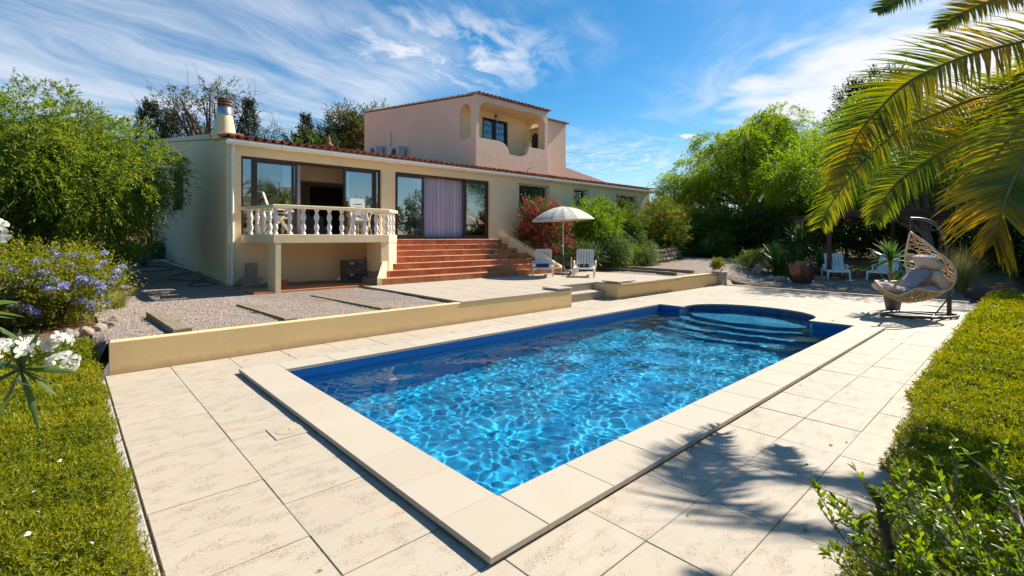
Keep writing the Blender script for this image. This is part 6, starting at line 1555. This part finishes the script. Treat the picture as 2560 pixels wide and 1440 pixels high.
plantx('jacaranda_tree', 'green feathery tree behind the yellow palm fronds at the right edge', 'tree', (24.0, -.9, .5), (25.0, -.6, 5.0), (3.2, 2.6, 3.2), 'leaf_pepper', nl=50, lr=.24, ns=3400, ln=.75, per=13, L=.13, W=.04, spread=.5, droop=.4, seed=131, r0=.17, bark='bark_pale', th=(24.2, -.8, 2.4))
plantx('jacaranda_tree', 'green tree filling the gap between pepper tree and pergola', 'tree', (29.0, 8.0, .6), (29.2, 8.0, 4.6), (3.0, 2.6, 2.6), 'leaf_pepper', nl=44, lr=.25, ns=2800, ln=.7, per=12, L=.15, W=.04, spread=.55, droop=.4, seed=132, r0=.17, th=(29, 8, 2.5))
plantx('far_tree', 'reddish green treetops far beyond the house end', 'tree', (39.5, 23.0, 1), (38.5, 21.6, 3.3), (3.4, 2.5, 2.0), 'leaf_yellowgreen', nl=30, lr=.26, ns=1500, ln=.5, per=9, L=.16, W=.06, seed=133, r0=.2)
plantx('far_tree', 'far green trees left of the pepper tree', 'tree', (36, 24, 1), (34.2, 20.6, 2.9), (3.0, 2.5, 1.9), 'leaf_mid', nl=26, lr=.28, ns=1200, ln=.5, per=9, L=.16, W=.06, seed=134, r0=.2)
REAR = [(-9, 26, 3.4, 4.2, 'leaf_mid', 'green shrubbery far behind the bottlebrush, left part'), (-4.5, 29, 3.4, 3.6, 'leaf_dark', 'dark shrubbery behind the bottlebrush trunk'), (.0, 30, 2.8, 3.0, 'leaf_mid', 'green shrubbery beyond the bank behind the gravel'),
        (-13, 22, 3.4, 4.6, 'leaf_dark', 'dark shrubbery at the far left behind the bottlebrush'), (33, 19, 3, 3.0, 'leaf_mid', 'green shrubbery under the pepper tree, left'), (32, 9.5, 3, 2.8, 'leaf_dark', 'dark shrubbery under the pepper tree, right'), (31, 3, 3, 3.2, 'leaf_dark', 'dark shrubbery behind the jacaranda'), (29.5, -3.5, 3, 3.4, 'leaf_dark', 'dark shrubbery at the far right'), (30.5, 14, 2.4, 2.6, 'leaf_dark', 'dark shrubbery at the foot of the pepper tree')]
for i, (x, y, r_, h_, m_, lb) in enumerate(REAR):
    z = G0(x, y); plantx('tall_shrub', lb, 'shrub', (x, y, z), (x, y, z+h_*.45), (r_, r_*.6, h_*.6), m_, nl=34, lr=.28, ns=1100, ln=.5, per=8, L=.26, W=.13, seed=300+i, r0=.08, ntw=8, group='shrubs beyond the garden')
# trees behind and beside the camera (seen in the glass and in the water)
BACK = [(2, -11, 3.8, 4.6), (8, -13, 3.6, 4.2), (13.5, -11.5, 3.3, 5.6), (19, -12, 3.2, 4.6), (-5, -9, 3.6, 4.8), (25, -10, 3.4, 5.6), (30, -6, 3.2, 4.4), (-9, 2, 3, 4), (-8, 9, 2.6, 4)]
BL = ['tree behind the pool garden reflected in the left door glass', 'rounded tree beyond the pool reflected in the door glass', 'taller tree beyond the pool reflected in the right door glass', 'tree beyond the right lawn', 'tree beyond the left lawn corner', 'tree far beyond the right lawn', 'tree beyond the pergola end', 'tree left of the left lawn', 'tree left of the plumbago bed']
for i, (x, y, r_, h_) in enumerate(BACK):
    plantx('garden_tree', BL[i], 'tree', (x, y, 0), (x, y, h_*.56), (r_, r_*.8, h_*.46), 'leaf_mid', nl=30, lr=.3, ns=900, ln=.6, per=8, L=.26, W=.11, seed=140+i, r0=.2, ntw=10, group='trees all round the garden')
# dry grass tussock behind the stand
def tussock(name, label, x, y, z, n, h, sp, mtl, seed, w_=.006):
    g = np.random.default_rng(seed); t_ = thing(name, label, 'grass clump', (x, y, z)); a = g.uniform(0, 6.28, n); tl = g.uniform(.05, 1, n)*sp; L = h*g.uniform(.6, 1.1, n); K = 5
    base = np.stack([x+.12*np.cos(a)*g.uniform(0, 1, n), y+.12*np.sin(a)*g.uniform(0, 1, n), z+0*a], -1); hd = np.stack([np.cos(a), np.sin(a), 0*a], -1); sd = np.stack([-np.sin(a), np.cos(a), 0*a], -1)
    V = []
    for k in range(K+1):
        t = k/K; p = base+hd*(tl*t**1.6*L)[:, None]+np.array([0, 0, 1.])*((L*t-tl*.45*L*t**3))[:, None]; w2 = w_*(1-t*.85)
        V += [p-sd*w2/2, p+sd*w2/2]
    V = np.stack(V, 1); F = np.array([[2*k, 2*k+1, 2*k+3, 2*k+2] for k in range(K)]); m = 2*(K+1)
    tag(npmesh('blade', V.reshape(-1, 3), (F[None]+m*np.arange(n)[:, None, None]).reshape(-1, 4), mtl, t_), kind='stuff'); return t_
tussock('grass_clump', 'tall dry ornamental grass behind the egg chair post', 18.4, 1.45, .1, 1500, 1.35, .75, 'leaf_drygrass', 160)
tussock('grass_clump', 'pale green grass tuft at the gravel edge beside the plumbago', .75, 11.6, .33, 500, .55, .9, 'leaf_drygrass', 161, .004)
tussock('grass_clump', 'spiky green tuft at the end of the right lawn', 12.9, -.55, .15, 260, .55, .7, 'leaf_yellowgreen', 162, .022)
plantx('low_shrub', 'clipped bright bush at the far end of the right lawn', 'shrub', (14.4, -.3, .1), (14.4, -.25, .38), (.42, .42, .3), 'leaf_lime', nl=16, lr=.45, ns=900, ln=.1, per=8, L=.035, W=.015, seed=163, r0=.015)

# ground-cover lawns: thousands of little needle sprigs
def lawn(name, label, n, x0, x1, y0, y1, test, hfun, seed, per=7, L=.027, W=.0065, near=(0, 0)):
    g = np.random.default_rng(seed); x = g.uniform(x0, x1, n); y = g.uniform(y0, y1, n)
    d = np.hypot(x, y); keep = test(x, y) & (g.uniform(size=n) < np.clip(4.2/d, .12, 1)**1.35); x, y = x[keep], y[keep]; d = d[keep]; n = len(x)
    z = hfun(x, y); e_ = np.where((hfun(x+.07, y+0*x) < z-.06) | (hfun(x, y+.07) < z-.06), g.uniform(.1, 1, n), 1.); z = z*e_; B = np.stack([x, y, z+g.uniform(-.03, .012, n)], -1); k = np.clip(d/4.2, 1, 2.6)
    D = np.stack([g.normal(size=n)*.45, g.normal(size=n)*.45, 1+0*x], -1)
    t = np.linspace(.0, 1, per)[None, :, None]; ln = (.030*k*g.uniform(.6, 1.2, n))[:, None, None]
    P = B[:, None]+unit(D)[:, None]*t*ln; ax = unit(D)[:, None]*.75+g.normal(size=P.shape)*.55
    sc = np.repeat(k, per)
    return tag(leaves_obj(name, [leaf_quads(g, P.reshape(-1, 3), ax.reshape(-1, 3), L*sc*g.uniform(.7, 1.2, n*per), W*sc)], 'leaf_lawn'), label, 'ground cover', kind='stuff'), n
def hum(x, y): return .020*np.sin(x*5.3+y*2.1)*np.sin(y*4.7-x*1.7)+.018*np.sin(x*13+y*7)*np.sin(y*12-x*5)+.006*np.sin(x*23.+y*3)*np.sin(y*25.)
def hL(x, y): return gz(x, y)+.17*np.clip((.345-x)/.09, 0, 1)**.5*np.clip((8.25-y)/.2, 0, 1)**.6+hum(x, y)
def tL(x, y): return (x < .305+.022*np.sin(y*5.1)+.015*np.sin(y*17)) & (y < 8.15+.1*np.sin(x*4)) & (y > .9)
def hR(x, y): return .24*np.clip((.66-y+.25*np.clip((x-3)/4, 0, 1))/.12, 0, 1)**.5+hum(x, y)*1.2
def tR(x, y): return (y < .60+.26*np.clip((x-3.)/3.5, 0, 1)+.05*np.sin(x*3.1)+.03*np.sin(x*9)) & (x > 2.0)
_, n1 = lawn('ground_cover', 'yellow green needle leafed ground cover carpeting the left side', 38000, -1.25, .5, .9, 8.4, tL, hL, 170)
_, n2 = lawn('ground_cover', 'yellow green needle leafed ground cover along the right side of the pool', 76000, 2.0, 17.5, -.85, 1.0, tR, hR, 171)
# the soil under the carpets, following the same cushions
for nm, xs_, ys_, test, hf in (('lawn_bed', np.arange(-7, .46, .07), np.arange(.8, 9.8, .07), tL, hL), ('lawn_bed', np.arange(1.9, 17.6, .09), np.arange(-4, 1.0, .07), tR, hR)):
    XX, YY = np.meshgrid(xs_, ys_, indexing='ij'); ny = len(ys_); V = np.stack([XX, YY, np.maximum(hf(XX, YY)-.035, .006)], -1).reshape(-1, 3)
    m = (test(XX[:-1, :-1]+.07, YY[:-1, :-1]) & ((XX[:-1, :-1] < .15) | (xs_[0] > 0)) & ((YY[:-1, :-1] < .36) | (xs_[0] < 0) | ((XX[:-1, :-1] > 3.3) & test(XX[:-1, :-1], YY[:-1, :-1]+.2)))).ravel(); ii, jj = np.meshgrid(np.arange(len(xs_)-1), np.arange(ny-1), indexing='ij'); a = (ii*ny+jj).ravel()[m]
    tag(npmesh(nm, V, np.stack([a, a+ny, a+ny+1, a+1], 1), 'bed_dark', smooth=True), kind='structure')
# fallen petals and leaves on the left carpet
g = np.random.default_rng(175); P = np.stack([g.uniform(-1.4, .2, 34), g.uniform(2.0, 5.0, 34), 0*np.ones(34)], -1); P[:, 2] = hL(P[:, 0], P[:, 1])+.035
tag(leaves_obj('fallen_petals', [leaf_quads(g, P, np.c_[g.normal(size=(34, 2)), .1*np.ones(34)], .04, .022)], 'flower_white'), 'scattered white fallen petals on the left ground cover', 'petals', kind='stuff')

g = np.random.default_rng(176); n = 70; P = np.stack([g.uniform(.4, 16, n), np.where(g.uniform(size=n) < .6, .62+np.abs(g.normal(size=n))*.5, g.uniform(.7, 7.4, n)), .004+0*np.ones(n)], -1)
P = P[[not (1.5 < a[0] < 12.4 and 1.8 < a[1] < 6.7) for a in P]]; n = len(P)
tag(leaves_obj('fallen_leaves', [leaf_quads(g, P, np.c_[g.normal(size=(n, 2)), .12*np.ones(n)], .035, .016)], 'leaf_drygrass'), 'few dry leaves scattered on the paving by the lawn', 'leaves', kind='stuff')

# ------------------------------------------------------------------ palm
CR = (8.9, -1.3, 3.4)
palm = thing('palm_tree', 'date palm arching yellow green fronds in from the right edge', 'palm', (9.2, -1.5, 0))
mb = MB(); pts = bez([(9.3, -1.6, 0), (9.2, -1.5, 1.2), (9.05, -1.4, 2.3), CR], 26)
mb.tube(pts, [.30+.035*(i % 2)+.1*max(0, 1-i/5) for i in range(len(pts))], 14); mb.build('trunk', 'bark', palm)
def frond(pts, ll, mtl, n=96, seed=0, vang=.55, droop=.25, wd=.026, start=.06, name='frond', face=(.0, .0, 1.), fwd=.50, single=0):
    g = np.random.default_rng(seed); c = bez([tuple(p) for p in pts], 60); NC = len(c); mbr = MB()
    tt = [i/(NC-1) for i in range(NC)]; mbr.tube(c, [.022*(1-.86*t)+.002 for t in tt], 6)
    rc = mbr.build(name, 'petiole', palm)
    P = np.array([tuple(p) for p in c]); T = unit(np.gradient(P, axis=0)); Sd = unit(np.cross(T, unit(np.array(face, float)))); U = np.cross(Sd, T)
    if face[2] < .99:                                    # leaflets partly turned edge-on to the sun
        sun_ = np.array(tuple(sv)); W_ = unit(np.cross(T, sun_)); W_ = W_*np.sign((W_*np.array([-.97, -.2, .1])).sum(1, keepdims=True)); U = unit(U*.8+W_*.42); Sd = unit(np.cross(T, U))
    V = []; F = []; o = 0; K = 5
    for i in range(n):
        t = start+(1-start)*(i+.5)/n; k = t*(NC-1); a = int(k); f = k-a; b = min(a+1, NC-1)
        p = P[a]*(1-f)+P[b]*f; T_ = T[a]; S_ = Sd[a]; U_ = U[a]; env = math.sin(math.pi*min(1, .16+t*.80))**.55*(1.05-.45*t)
        for s in (-1, 1):
            L = ll*env*g.uniform(.88, 1.08); fw = fwd+.55*t+g.normal()*.05; d = unit(S_*s*1.0+T_*fw+U_*(vang+g.normal()*.09)*(1 if i % 2 else .8))
            w_ = wd*g.uniform(.85, 1.1)*(1-.35*t); q = p.copy(); dd = d.copy(); vs = []; nv = unit(np.cross(d, T_)*s)
            dr = droop*g.uniform(.6, 1.5)
            for k2 in range(K+1):
                u_ = k2/K; w2 = w_*(.55+.45*math.sin(math.pi*min(1, u_*.9+.25)))*(1-u_**3*.96); 
                sidev = unit(np.cross(dd, nv)); vs += [q-sidev*w2/2+nv*w2*.18, q-nv*w2*.12, q+sidev*w2/2+nv*w2*.18]; q = q+dd*L/K; dd = unit(dd+np.array([0, 0, -1.])*dr*(.25+u_)*.5)
            fl = [q_ for k2 in range(K) for q_ in ((3*k2, 3*k2+1, 3*k2+4, 3*k2+3), (3*k2+1, 3*k2+2, 3*k2+5, 3*k2+4))]
            if single > 0 and t > .25: single -= 1; npmesh('leaflet', np.array(vs), np.array(fl), mtl, rc); continue   # the nearest leaves one by one
            V += vs; F += [tuple(o+j_ for j_ in q_) for q_ in fl]; o += 3*(K+1)
    if V: tag(npmesh('leaflets', np.array(V), np.array(F), mtl, rc), kind='stuff')
    return rc
TW = (-.52, -.66, .56)                                    # these fronds hang twisted, their upper face turned to the pool
T1 = [(CR[0]-.1, CR[1]+.1, 3.65), (8.3, -.55, 4.0), (7.67, 0.1, 3.79), (7.25, 0.57, 3.63), (6.91, 0.97, 3.39), (6.74, 1.21, 3.1), (6.57, 1.37, 2.82), (6.47, 1.46, 2.53), (6.38, 1.54, 2.28)]
frond(T1, .78, 'leaf_palm', 150, 201, .16, .26, .034, face=TW, single=120)
T2 = [(CR[0]-.1, CR[1]+.2, 3.5), (8.5, -.5, 3.6), (8.28, 0.11, 3.42), (7.7, 0.49, 3.25), (7.21, 0.78, 3.04), (6.73, 1.05, 2.82), (6.42, 1.34, 2.43), (6.18, 1.55, 2.0), (6.11, 1.62, 1.78)]
frond(T2, .62, 'leaf_palm', 140, 202, .20, .34, .032, face=TW)
T3 = [(CR[0], CR[1]+.2, 3.3), (8.0, -.5, 3.15), (7.4, 0.1, 2.8), (7.09, 0.39, 2.7), (6.82, 0.64, 2.58), (6.58, 0.86, 2.39), (6.4, 1.03, 2.19), (6.31, 1.11, 1.99), (6.26, 1.16, 1.82)]
frond(T3, .52, 'leaf_palm', 130, 203, .20, .32, .029, face=TW)
T4 = [(CR[0]-.2, CR[1], 3.55), (8.0, -1.0, 3.85), (7.2, -.6, 3.5), (6.45, -.10, 2.75), (5.95, .10, 2.25), (5.68, .17, 2.0), (5.50, .22, 1.74), (5.45, .24, 1.62)]
frond(T4, .95, 'leaf_palm_yellow', 120, 204, .12, .42, .038, face=TW, fwd=.85, single=170)
T5 = [(CR[0], CR[1]+.1, 3.8), (8.2, -.6, 4.3), (7.53, -0.02, 4.28), (7.18, 0.31, 4.15), (6.91, 0.55, 4.0), (6.74, 0.71, 3.85)]
frond(T5, .5, 'leaf_palm', 90, 205, .2, .3, .03, face=TW)
T6 = [(CR[0]-.2, CR[1]+.3, 3.9), (8.0, -.3, 4.6), (6.91, 0.55, 4.48), (6.46, 0.97, 4.17), (6.28, 1.14, 4.02)]
frond(T6, .42, 'leaf_palm', 80, 206, .2, .3, .028, face=TW)
T7 = [(CR[0]-.3, CR[1], 3.5), (8.1, -.3, 3.8), (8.07, -0.02, 3.52), (7.63, 0.22, 3.23), (7.3, 0.36, 2.92), (7.04, 0.44, 2.59), (6.99, 0.48, 2.3)]
frond(T7, .55, 'leaf_palm', 90, 207, .2, .5, .032, face=(-.5, -.5, .7))
T8 = [(CR[0]-.3, CR[1]-.1, 3.5), (7.6, -.4, 3.5), (6.87, -0.07, 2.96), (6.64, 0.14, 2.66), (6.48, 0.29, 2.39), (6.37, 0.4, 2.12), (6.32, 0.44, 1.93)]
frond(T8, .58, 'leaf_palm', 80, 208, .2, .55, .034, face=(-.4, -.7, .5))
for i, a in enumerate((-150, -120, -90, -60, -30, 0)):      # the rest of the crown, outside the picture
    ca, sa = math.cos(R(a)), math.sin(R(a)); e = .9 if i % 2 else .5; frond([(CR[0], CR[1], 3.5), (CR[0]+ca*.9, CR[1]+sa*.9, 4.1+e*.4), (CR[0]+ca*1.9, CR[1]+sa*1.9, 4.2+e*.3), (CR[0]+ca*2.6, CR[1]+sa*2.6, 3.6), (CR[0]+ca*3.0, CR[1]+sa*3.0, 2.7)], .55, 'leaf_palm', 46, 220+i, .3, .4, .04)

# ------------------------------------------------------------------ oleander in the left foreground
ole = thing('oleander', 'white flowering oleander with long narrow leaves at the left edge', 'shrub', (-1.0, 2.1, 0))
def stem(mb, pts, r0, r1, n=7): c = bez(pts, 16); mb.tube(c, [r0+(r1-r0)*i/(len(c)-1) for i in range(len(c))], n); return c
def long_leaf(mb, p, d, L, w_, bend=.3, seg=6, roll=0.):
    p = Vector(p); d = Vector(d).normalized(); sd = d.cross(EZ); sd = sd.normalized() if sd.length > .05 else Vector((1, 0, 0)); sd = (Matrix.Rotation(roll, 3, d) @ sd); vs = []
    for k in range(seg+1):
        t = k/seg; w2 = w_*math.sin(math.pi*min(1, max(.03, t*.97+.03)))**.75; nn = sd.cross(d)
        vs += [p-sd*w2/2-nn*w2*.10, p+nn*w2*.10, p+sd*w2/2-nn*w2*.10]; p = p+d*L/seg; d = (d-EZ*bend/seg).normalized()
    mb.add(vs, [q for k in range(seg) for q in ((3*k, 3*k+1, 3*k+4, 3*k+3), (3*k+1, 3*k+2, 3*k+5, 3*k+4))], True)
def oflower(mb, p, ax, s):
    ax = Vector(ax).normalized(); u = ax.cross(EZ); u = u.normalized() if u.length > .1 else Vector((1, 0, 0)); v = ax.cross(u); ph = random.uniform(0, 6)
    for k in range(5):
        a = ph+k*2*math.pi/5; d = u*math.cos(a)+v*math.sin(a); sd = v*math.cos(a)-u*math.sin(a); tw = .25*s
        vs = [p+d*s*.08-sd*s*.05, p+d*s*.08+sd*s*.05, p+d*s*.45+sd*s*.26+ax*s*.20, p+d*s*.78+sd*s*.38+ax*s*.14, p+d*s*1.0+sd*s*.22+ax*s*.02, p+d*s*1.02-sd*s*.08-ax*s*.04, p+d*s*.86-sd*s*.32+ax*s*.03, p+d*s*.48-sd*s*.27+ax*s*.15, p+d*s*.58+ax*s*.08]
        mb.add(vs, [(0, 1, 2, 8), (2, 3, 4, 8), (4, 5, 8), (5, 6, 8), (6, 7, 8), (7, 0, 8)], True)
    mb.add([p-ax*s*.5+u*s*.06, p-ax*s*.5-u*s*.06, p-u*s*.12, p+u*s*.12], [(0, 1, 2, 3)])
stems = MB(); lf = MB(); FL_ = []
def tip(x, y, z): return Vector((x, y, z))
CL = [((-.02, 2.24, 1.305), .036, 4), ((.0, 2.23, 1.235), .038, 6), ((-.085, 2.27, 1.295), .035, 3), ((-.135, 2.17, 1.30), .05, 5), ((-.09, 2.23, 1.19), .012, 1), ((-.15, 2.18, 1.665), .055, 7), ((-.24, 2.15, 1.64), .05, 4)]
JN = Vector((-.105, 2.24, 1.225))
c0 = stem(stems, [(-1.0, 2.1, .05), (-.7, 2.1, .8), (-.35, 2.16, 1.10), tuple(JN)], .014, .006)
c1 = stem(stems, [(-1.05, 2.05, .05), (-.85, 2.05, 1.0), (-.45, 2.02, 1.38), (-.24, 2.12, 1.58)], .014, .006)
c2 = stem(stems, [(-1.0, 2.0, .05), (-.8, 1.95, .9), (-.5, 2.0, 1.15), (-.22, 2.14, 1.25)], .012, .005)
for (p, r_, n_), src in zip(CL, (JN, JN, JN, c2[-1], JN, c1[-1], c1[-1])): stem(stems, [tuple(src), tuple(Vector(src).lerp(Vector(p), .6)+Vector((0, 0, -.015))), tuple(Vector(p)-EZ*r_*.4)], .004, .002, 5)
stems.build('stem', 'leaf_oleander', ole)
rr_ = random.Random(3)
camdir = Vector((-.35, -.75, .35)).normalized()
for (p, r_, n_) in CL:
    for k in range(n_*2):
        mb = MB(); d = Vector((rr_.gauss(0, 1), rr_.gauss(0, 1), rr_.gauss(.3, 1))).normalized(); d = (d+camdir*.5).normalized(); oflower(mb, Vector(p)+Vector((d.x*r_, d.y*r_, d.z*r_*.7)), d+Vector((rr_.gauss(0, .3), rr_.gauss(0, .3), rr_.gauss(0, .3))), rr_.uniform(.020, .025)); mb.build('flower', 'flower_white', ole)
RV, FV = Vector((.7348, -.6783, 0)), Vector((.6783, .7348, 0))
LV = [(JN, (.9, 0, .12), .15), (JN, (1, .1, .0), .17), (JN, (.95, -.2, -.22), .2), (JN, (.35, .1, .95), .13), (JN, (.1, -.1, 1), .14), (JN, (-.25, 0, .95), .12), (JN, (-.9, .2, .2), .15), (JN, (.35, 0, -.95), .20), (JN, (-.35, -.1, -.9), .15), (JN, (-.8, .1, -.35), .17), (JN, (.7, .3, .5), .14), (JN, (.8, 0, -.45), .17),
      (JN-RV*.05, (.5, 0, .8), .13), (JN-RV*.06, (-.6, 0, .7), .14), (JN-RV*.09, (.2, 0, -.95), .12), (Vector(c1[-1]), (1, 0, .1), .15), (Vector(c1[-1]), (.9, 0, -.25), .16), (Vector(c1[-1])-EZ*.03, (.8, .2, .35), .15), (Vector(c1[-1]), (-.4, 0, .9), .12)]
for k in range(11): q = Vector(c1[-1-k]); LV += [(q, (rr_.uniform(.4, 1), rr_.uniform(-.4, .4), rr_.uniform(-.6, .6)), rr_.uniform(.12, .17)), (q, (-.8, rr_.uniform(-.4, .4), rr_.uniform(-.3, .8)), .14)]
Q1 = Vector((-.24, 2.08, 1.44))
LV += [(Q1, (1, 0, .35), .20), (Q1, (1, .1, .12), .21), (Q1, (1, 0, -.03), .2), (Q1, (.9, 0, .6), .19), (Q1, (1, 0, -.2), .22), (Q1+EZ*.04, (1, 0, .75), .17)]
for (p, d, L) in LV:
    d = Vector(d); dw = RV*d.x+FV*d.y+EZ*d.z; mb = MB(); long_leaf(mb, p, dw, L*rr_.uniform(.9, 1.1), .021*rr_.uniform(.8, 1.15), rr_.uniform(.1, .5), 6, rr_.uniform(-.9, .9)); mb.build('leaf', 'leaf_oleander', ole)

# ------------------------------------------------------------------ twiggy shrub in the right foreground
shr = thing('foreground_shrub', 'twiggy shrub with pointed bright green leaves in the bottom right corner', 'shrub', (2.9, -.2, 0))
rr_ = random.Random(11); stm = MB(); VL = []; g = np.random.default_rng(181)
def WP(a, d, z): return RV*a+FV*d+EZ*z                     # right, forward, up
tw_leaf = []
def twig(p, d, L, r0, depth=0):
    p = Vector(p); d = Vector(d).normalized(); pts = [p.copy()]; n_ = 9; q = p.copy()
    for k in range(n_): d = (d+Vector((rr_.gauss(0, .07), rr_.gauss(0, .07), rr_.gauss(.012, .06)))).normalized(); q = q+d*L/n_; pts.append(q.copy())
    stm.tube(pts, [r0*(1-.72*k/n_) for k in range(n_+1)], 6, False)
    for k in range(3, n_+1):
        for s in range(3 if k < n_ else 7):
            if rr_.random() < (.50 if k < 6 else .92): tw_leaf.append((pts[k]+d*rr_.uniform(-.01, .01), (d*.75+Vector((rr_.gauss(0, .6), rr_.gauss(0, .6), rr_.gauss(.3, .5)))).normalized()))
    if depth < 2:
        for k in range(3, n_, 2 if depth == 0 else 3):
            dd = (d+Vector((rr_.gauss(0, .5), rr_.gauss(0, .5), rr_.gauss(.15, .4)))).normalized(); twig(pts[k], dd, L*rr_.uniform(.35, .6), r0*.55, depth+1)
ST = [(2.35, 1.10, .05, -.55, .25, 1.0, .72, .016), (2.2, 1.05, .1, -.75, .25, .75, .75, .014), (2.3, .95, .0, -.55, .1, .9, .62, .016), (2.4, 1.15, .15, -.75, .35, .85, .9, .015), (2.5, 1.2, .1, -.35, .2, 1., .8, .016),
      (2.1, 1.0, .1, -.45, .1, .55, .55, .012), (2.4, 1.0, .1, -.8, .1, .65, .75, .014), (2.55, 1.25, .2, -.95, .45, .62, .95, .015), (2.35, 1.2, .1, -.6, .6, .9, .75, .014), (2.0, .92, .05, -.3, .15, .6, .5, .012), (2.6, 1.35, .2, -.6, .5, 1.05, .85, .015), (2.2, 1.15, .0, -.9, .35, .45, .62, .012)]
for (a, d_, z, da, dd_, dz, L, r0) in ST:
    for rep in range(3): twig(WP(a-.50+rr_.uniform(-.15, .15), d_+.55+rr_.uniform(-.15, .15), z+.0), WP(da-.15+rr_.uniform(-.15, .12), dd_-.15+rr_.uniform(-.15, .15), dz*.8), L*.60*rr_.uniform(.85, 1.1), r0*.85)
st2 = MB(); stem(st2, [(2.60, .40, .0), (2.58, .43, .3), (2.55, .455, .52), (2.50, .49, .60)], .022, .015, 10); st2.build('old_stump', 'bark', shr)
twig((2.585, .42, .28), WP(-.7, -.1, .5), .22, .005, 2); twig((2.56, .44, .45), WP(-.4, 0, .8), .2, .005, 2); twig((2.57, .44, .4), WP(.6, .1, .6), .3, .006, 1)
# the long lone shoots reaching over the lawn
twig(WP(1.95, 1.35, .55), WP(-.62, .25, .45), .62, .006, 2); twig(WP(1.55, 1.45, .50), WP(-.72, .15, .32), .40, .006, 2)
stm.build('branch', 'bark_pale', shr)
P = np.array([tuple(a) for a, b in tw_leaf]); D = np.array([tuple(b) for a, b in tw_leaf]); n = len(P); Q = unit(rand_dirs(g, n)*.6+np.array([0, 0, 1.])); S = unit(np.cross(D, Q)); N_ = np.cross(S, D); L = (.040*g.uniform(.55, 1.25, n))[:, None]; W = L*.40
V = np.stack([P, P+D*L*.35+S*W*.5+N_*W*.2, P+D*L*.35, P+D*L*.35-S*W*.5+N_*W*.2, P+D*L*.75+S*W*.28-N_*L*.03, P+D*L*.75-N_*L*.06, P+D*L*.75-S*W*.28-N_*L*.03, P+D*L-N_*L*.16], 1).reshape(-1, 3)
f8 = np.array([[0, 0, 1, 2], [0, 2, 3, 3]]); F = np.array([[0, 1, 2, 2], [0, 2, 3, 3]])
Fq = np.array([[1, 4, 5, 2], [2, 5, 6, 3]]); Ft = np.array([[0, 1, 2], [0, 2, 3], [4, 7, 5], [5, 7, 6]])
me = bpy.data.meshes.new('leaves'); allF = [tuple(q+8*i) for i in range(n) for q in Fq]+[tuple(q+8*i) for i in range(n) for q in Ft]
me.from_pydata([tuple(v) for v in V], [], allF); me.polygons.foreach_set('use_smooth', [True]*len(me.polygons)); me.materials.append(M['leaf_shrub']); link('foliage', me, shr)
tf = thing('foreground_sprig', 'tiny two leafed sprig poking up at the bottom edge', 'sprig', (2.45, .62, 0))
mb = MB()
for (a, d_, z) in ((.62, 1.66, .02), (.67, 1.62, .0)):
    b = WP(a+.62, d_+.28, z)
    for k in range(9): long_leaf(mb, b+EZ*(.12+.012*k), WP(rr_.uniform(-1, 1), rr_.uniform(-1, 1), 1.1), .05, .016, .3, 3, rr_.uniform(-1, 1))
    mb.tube([b, b+EZ*.2], .003, 5)
mb.build('leaves', 'leaf_shrub', tf)
for o in bpy.data.objects:
    if '_w' in o: del o['_w']
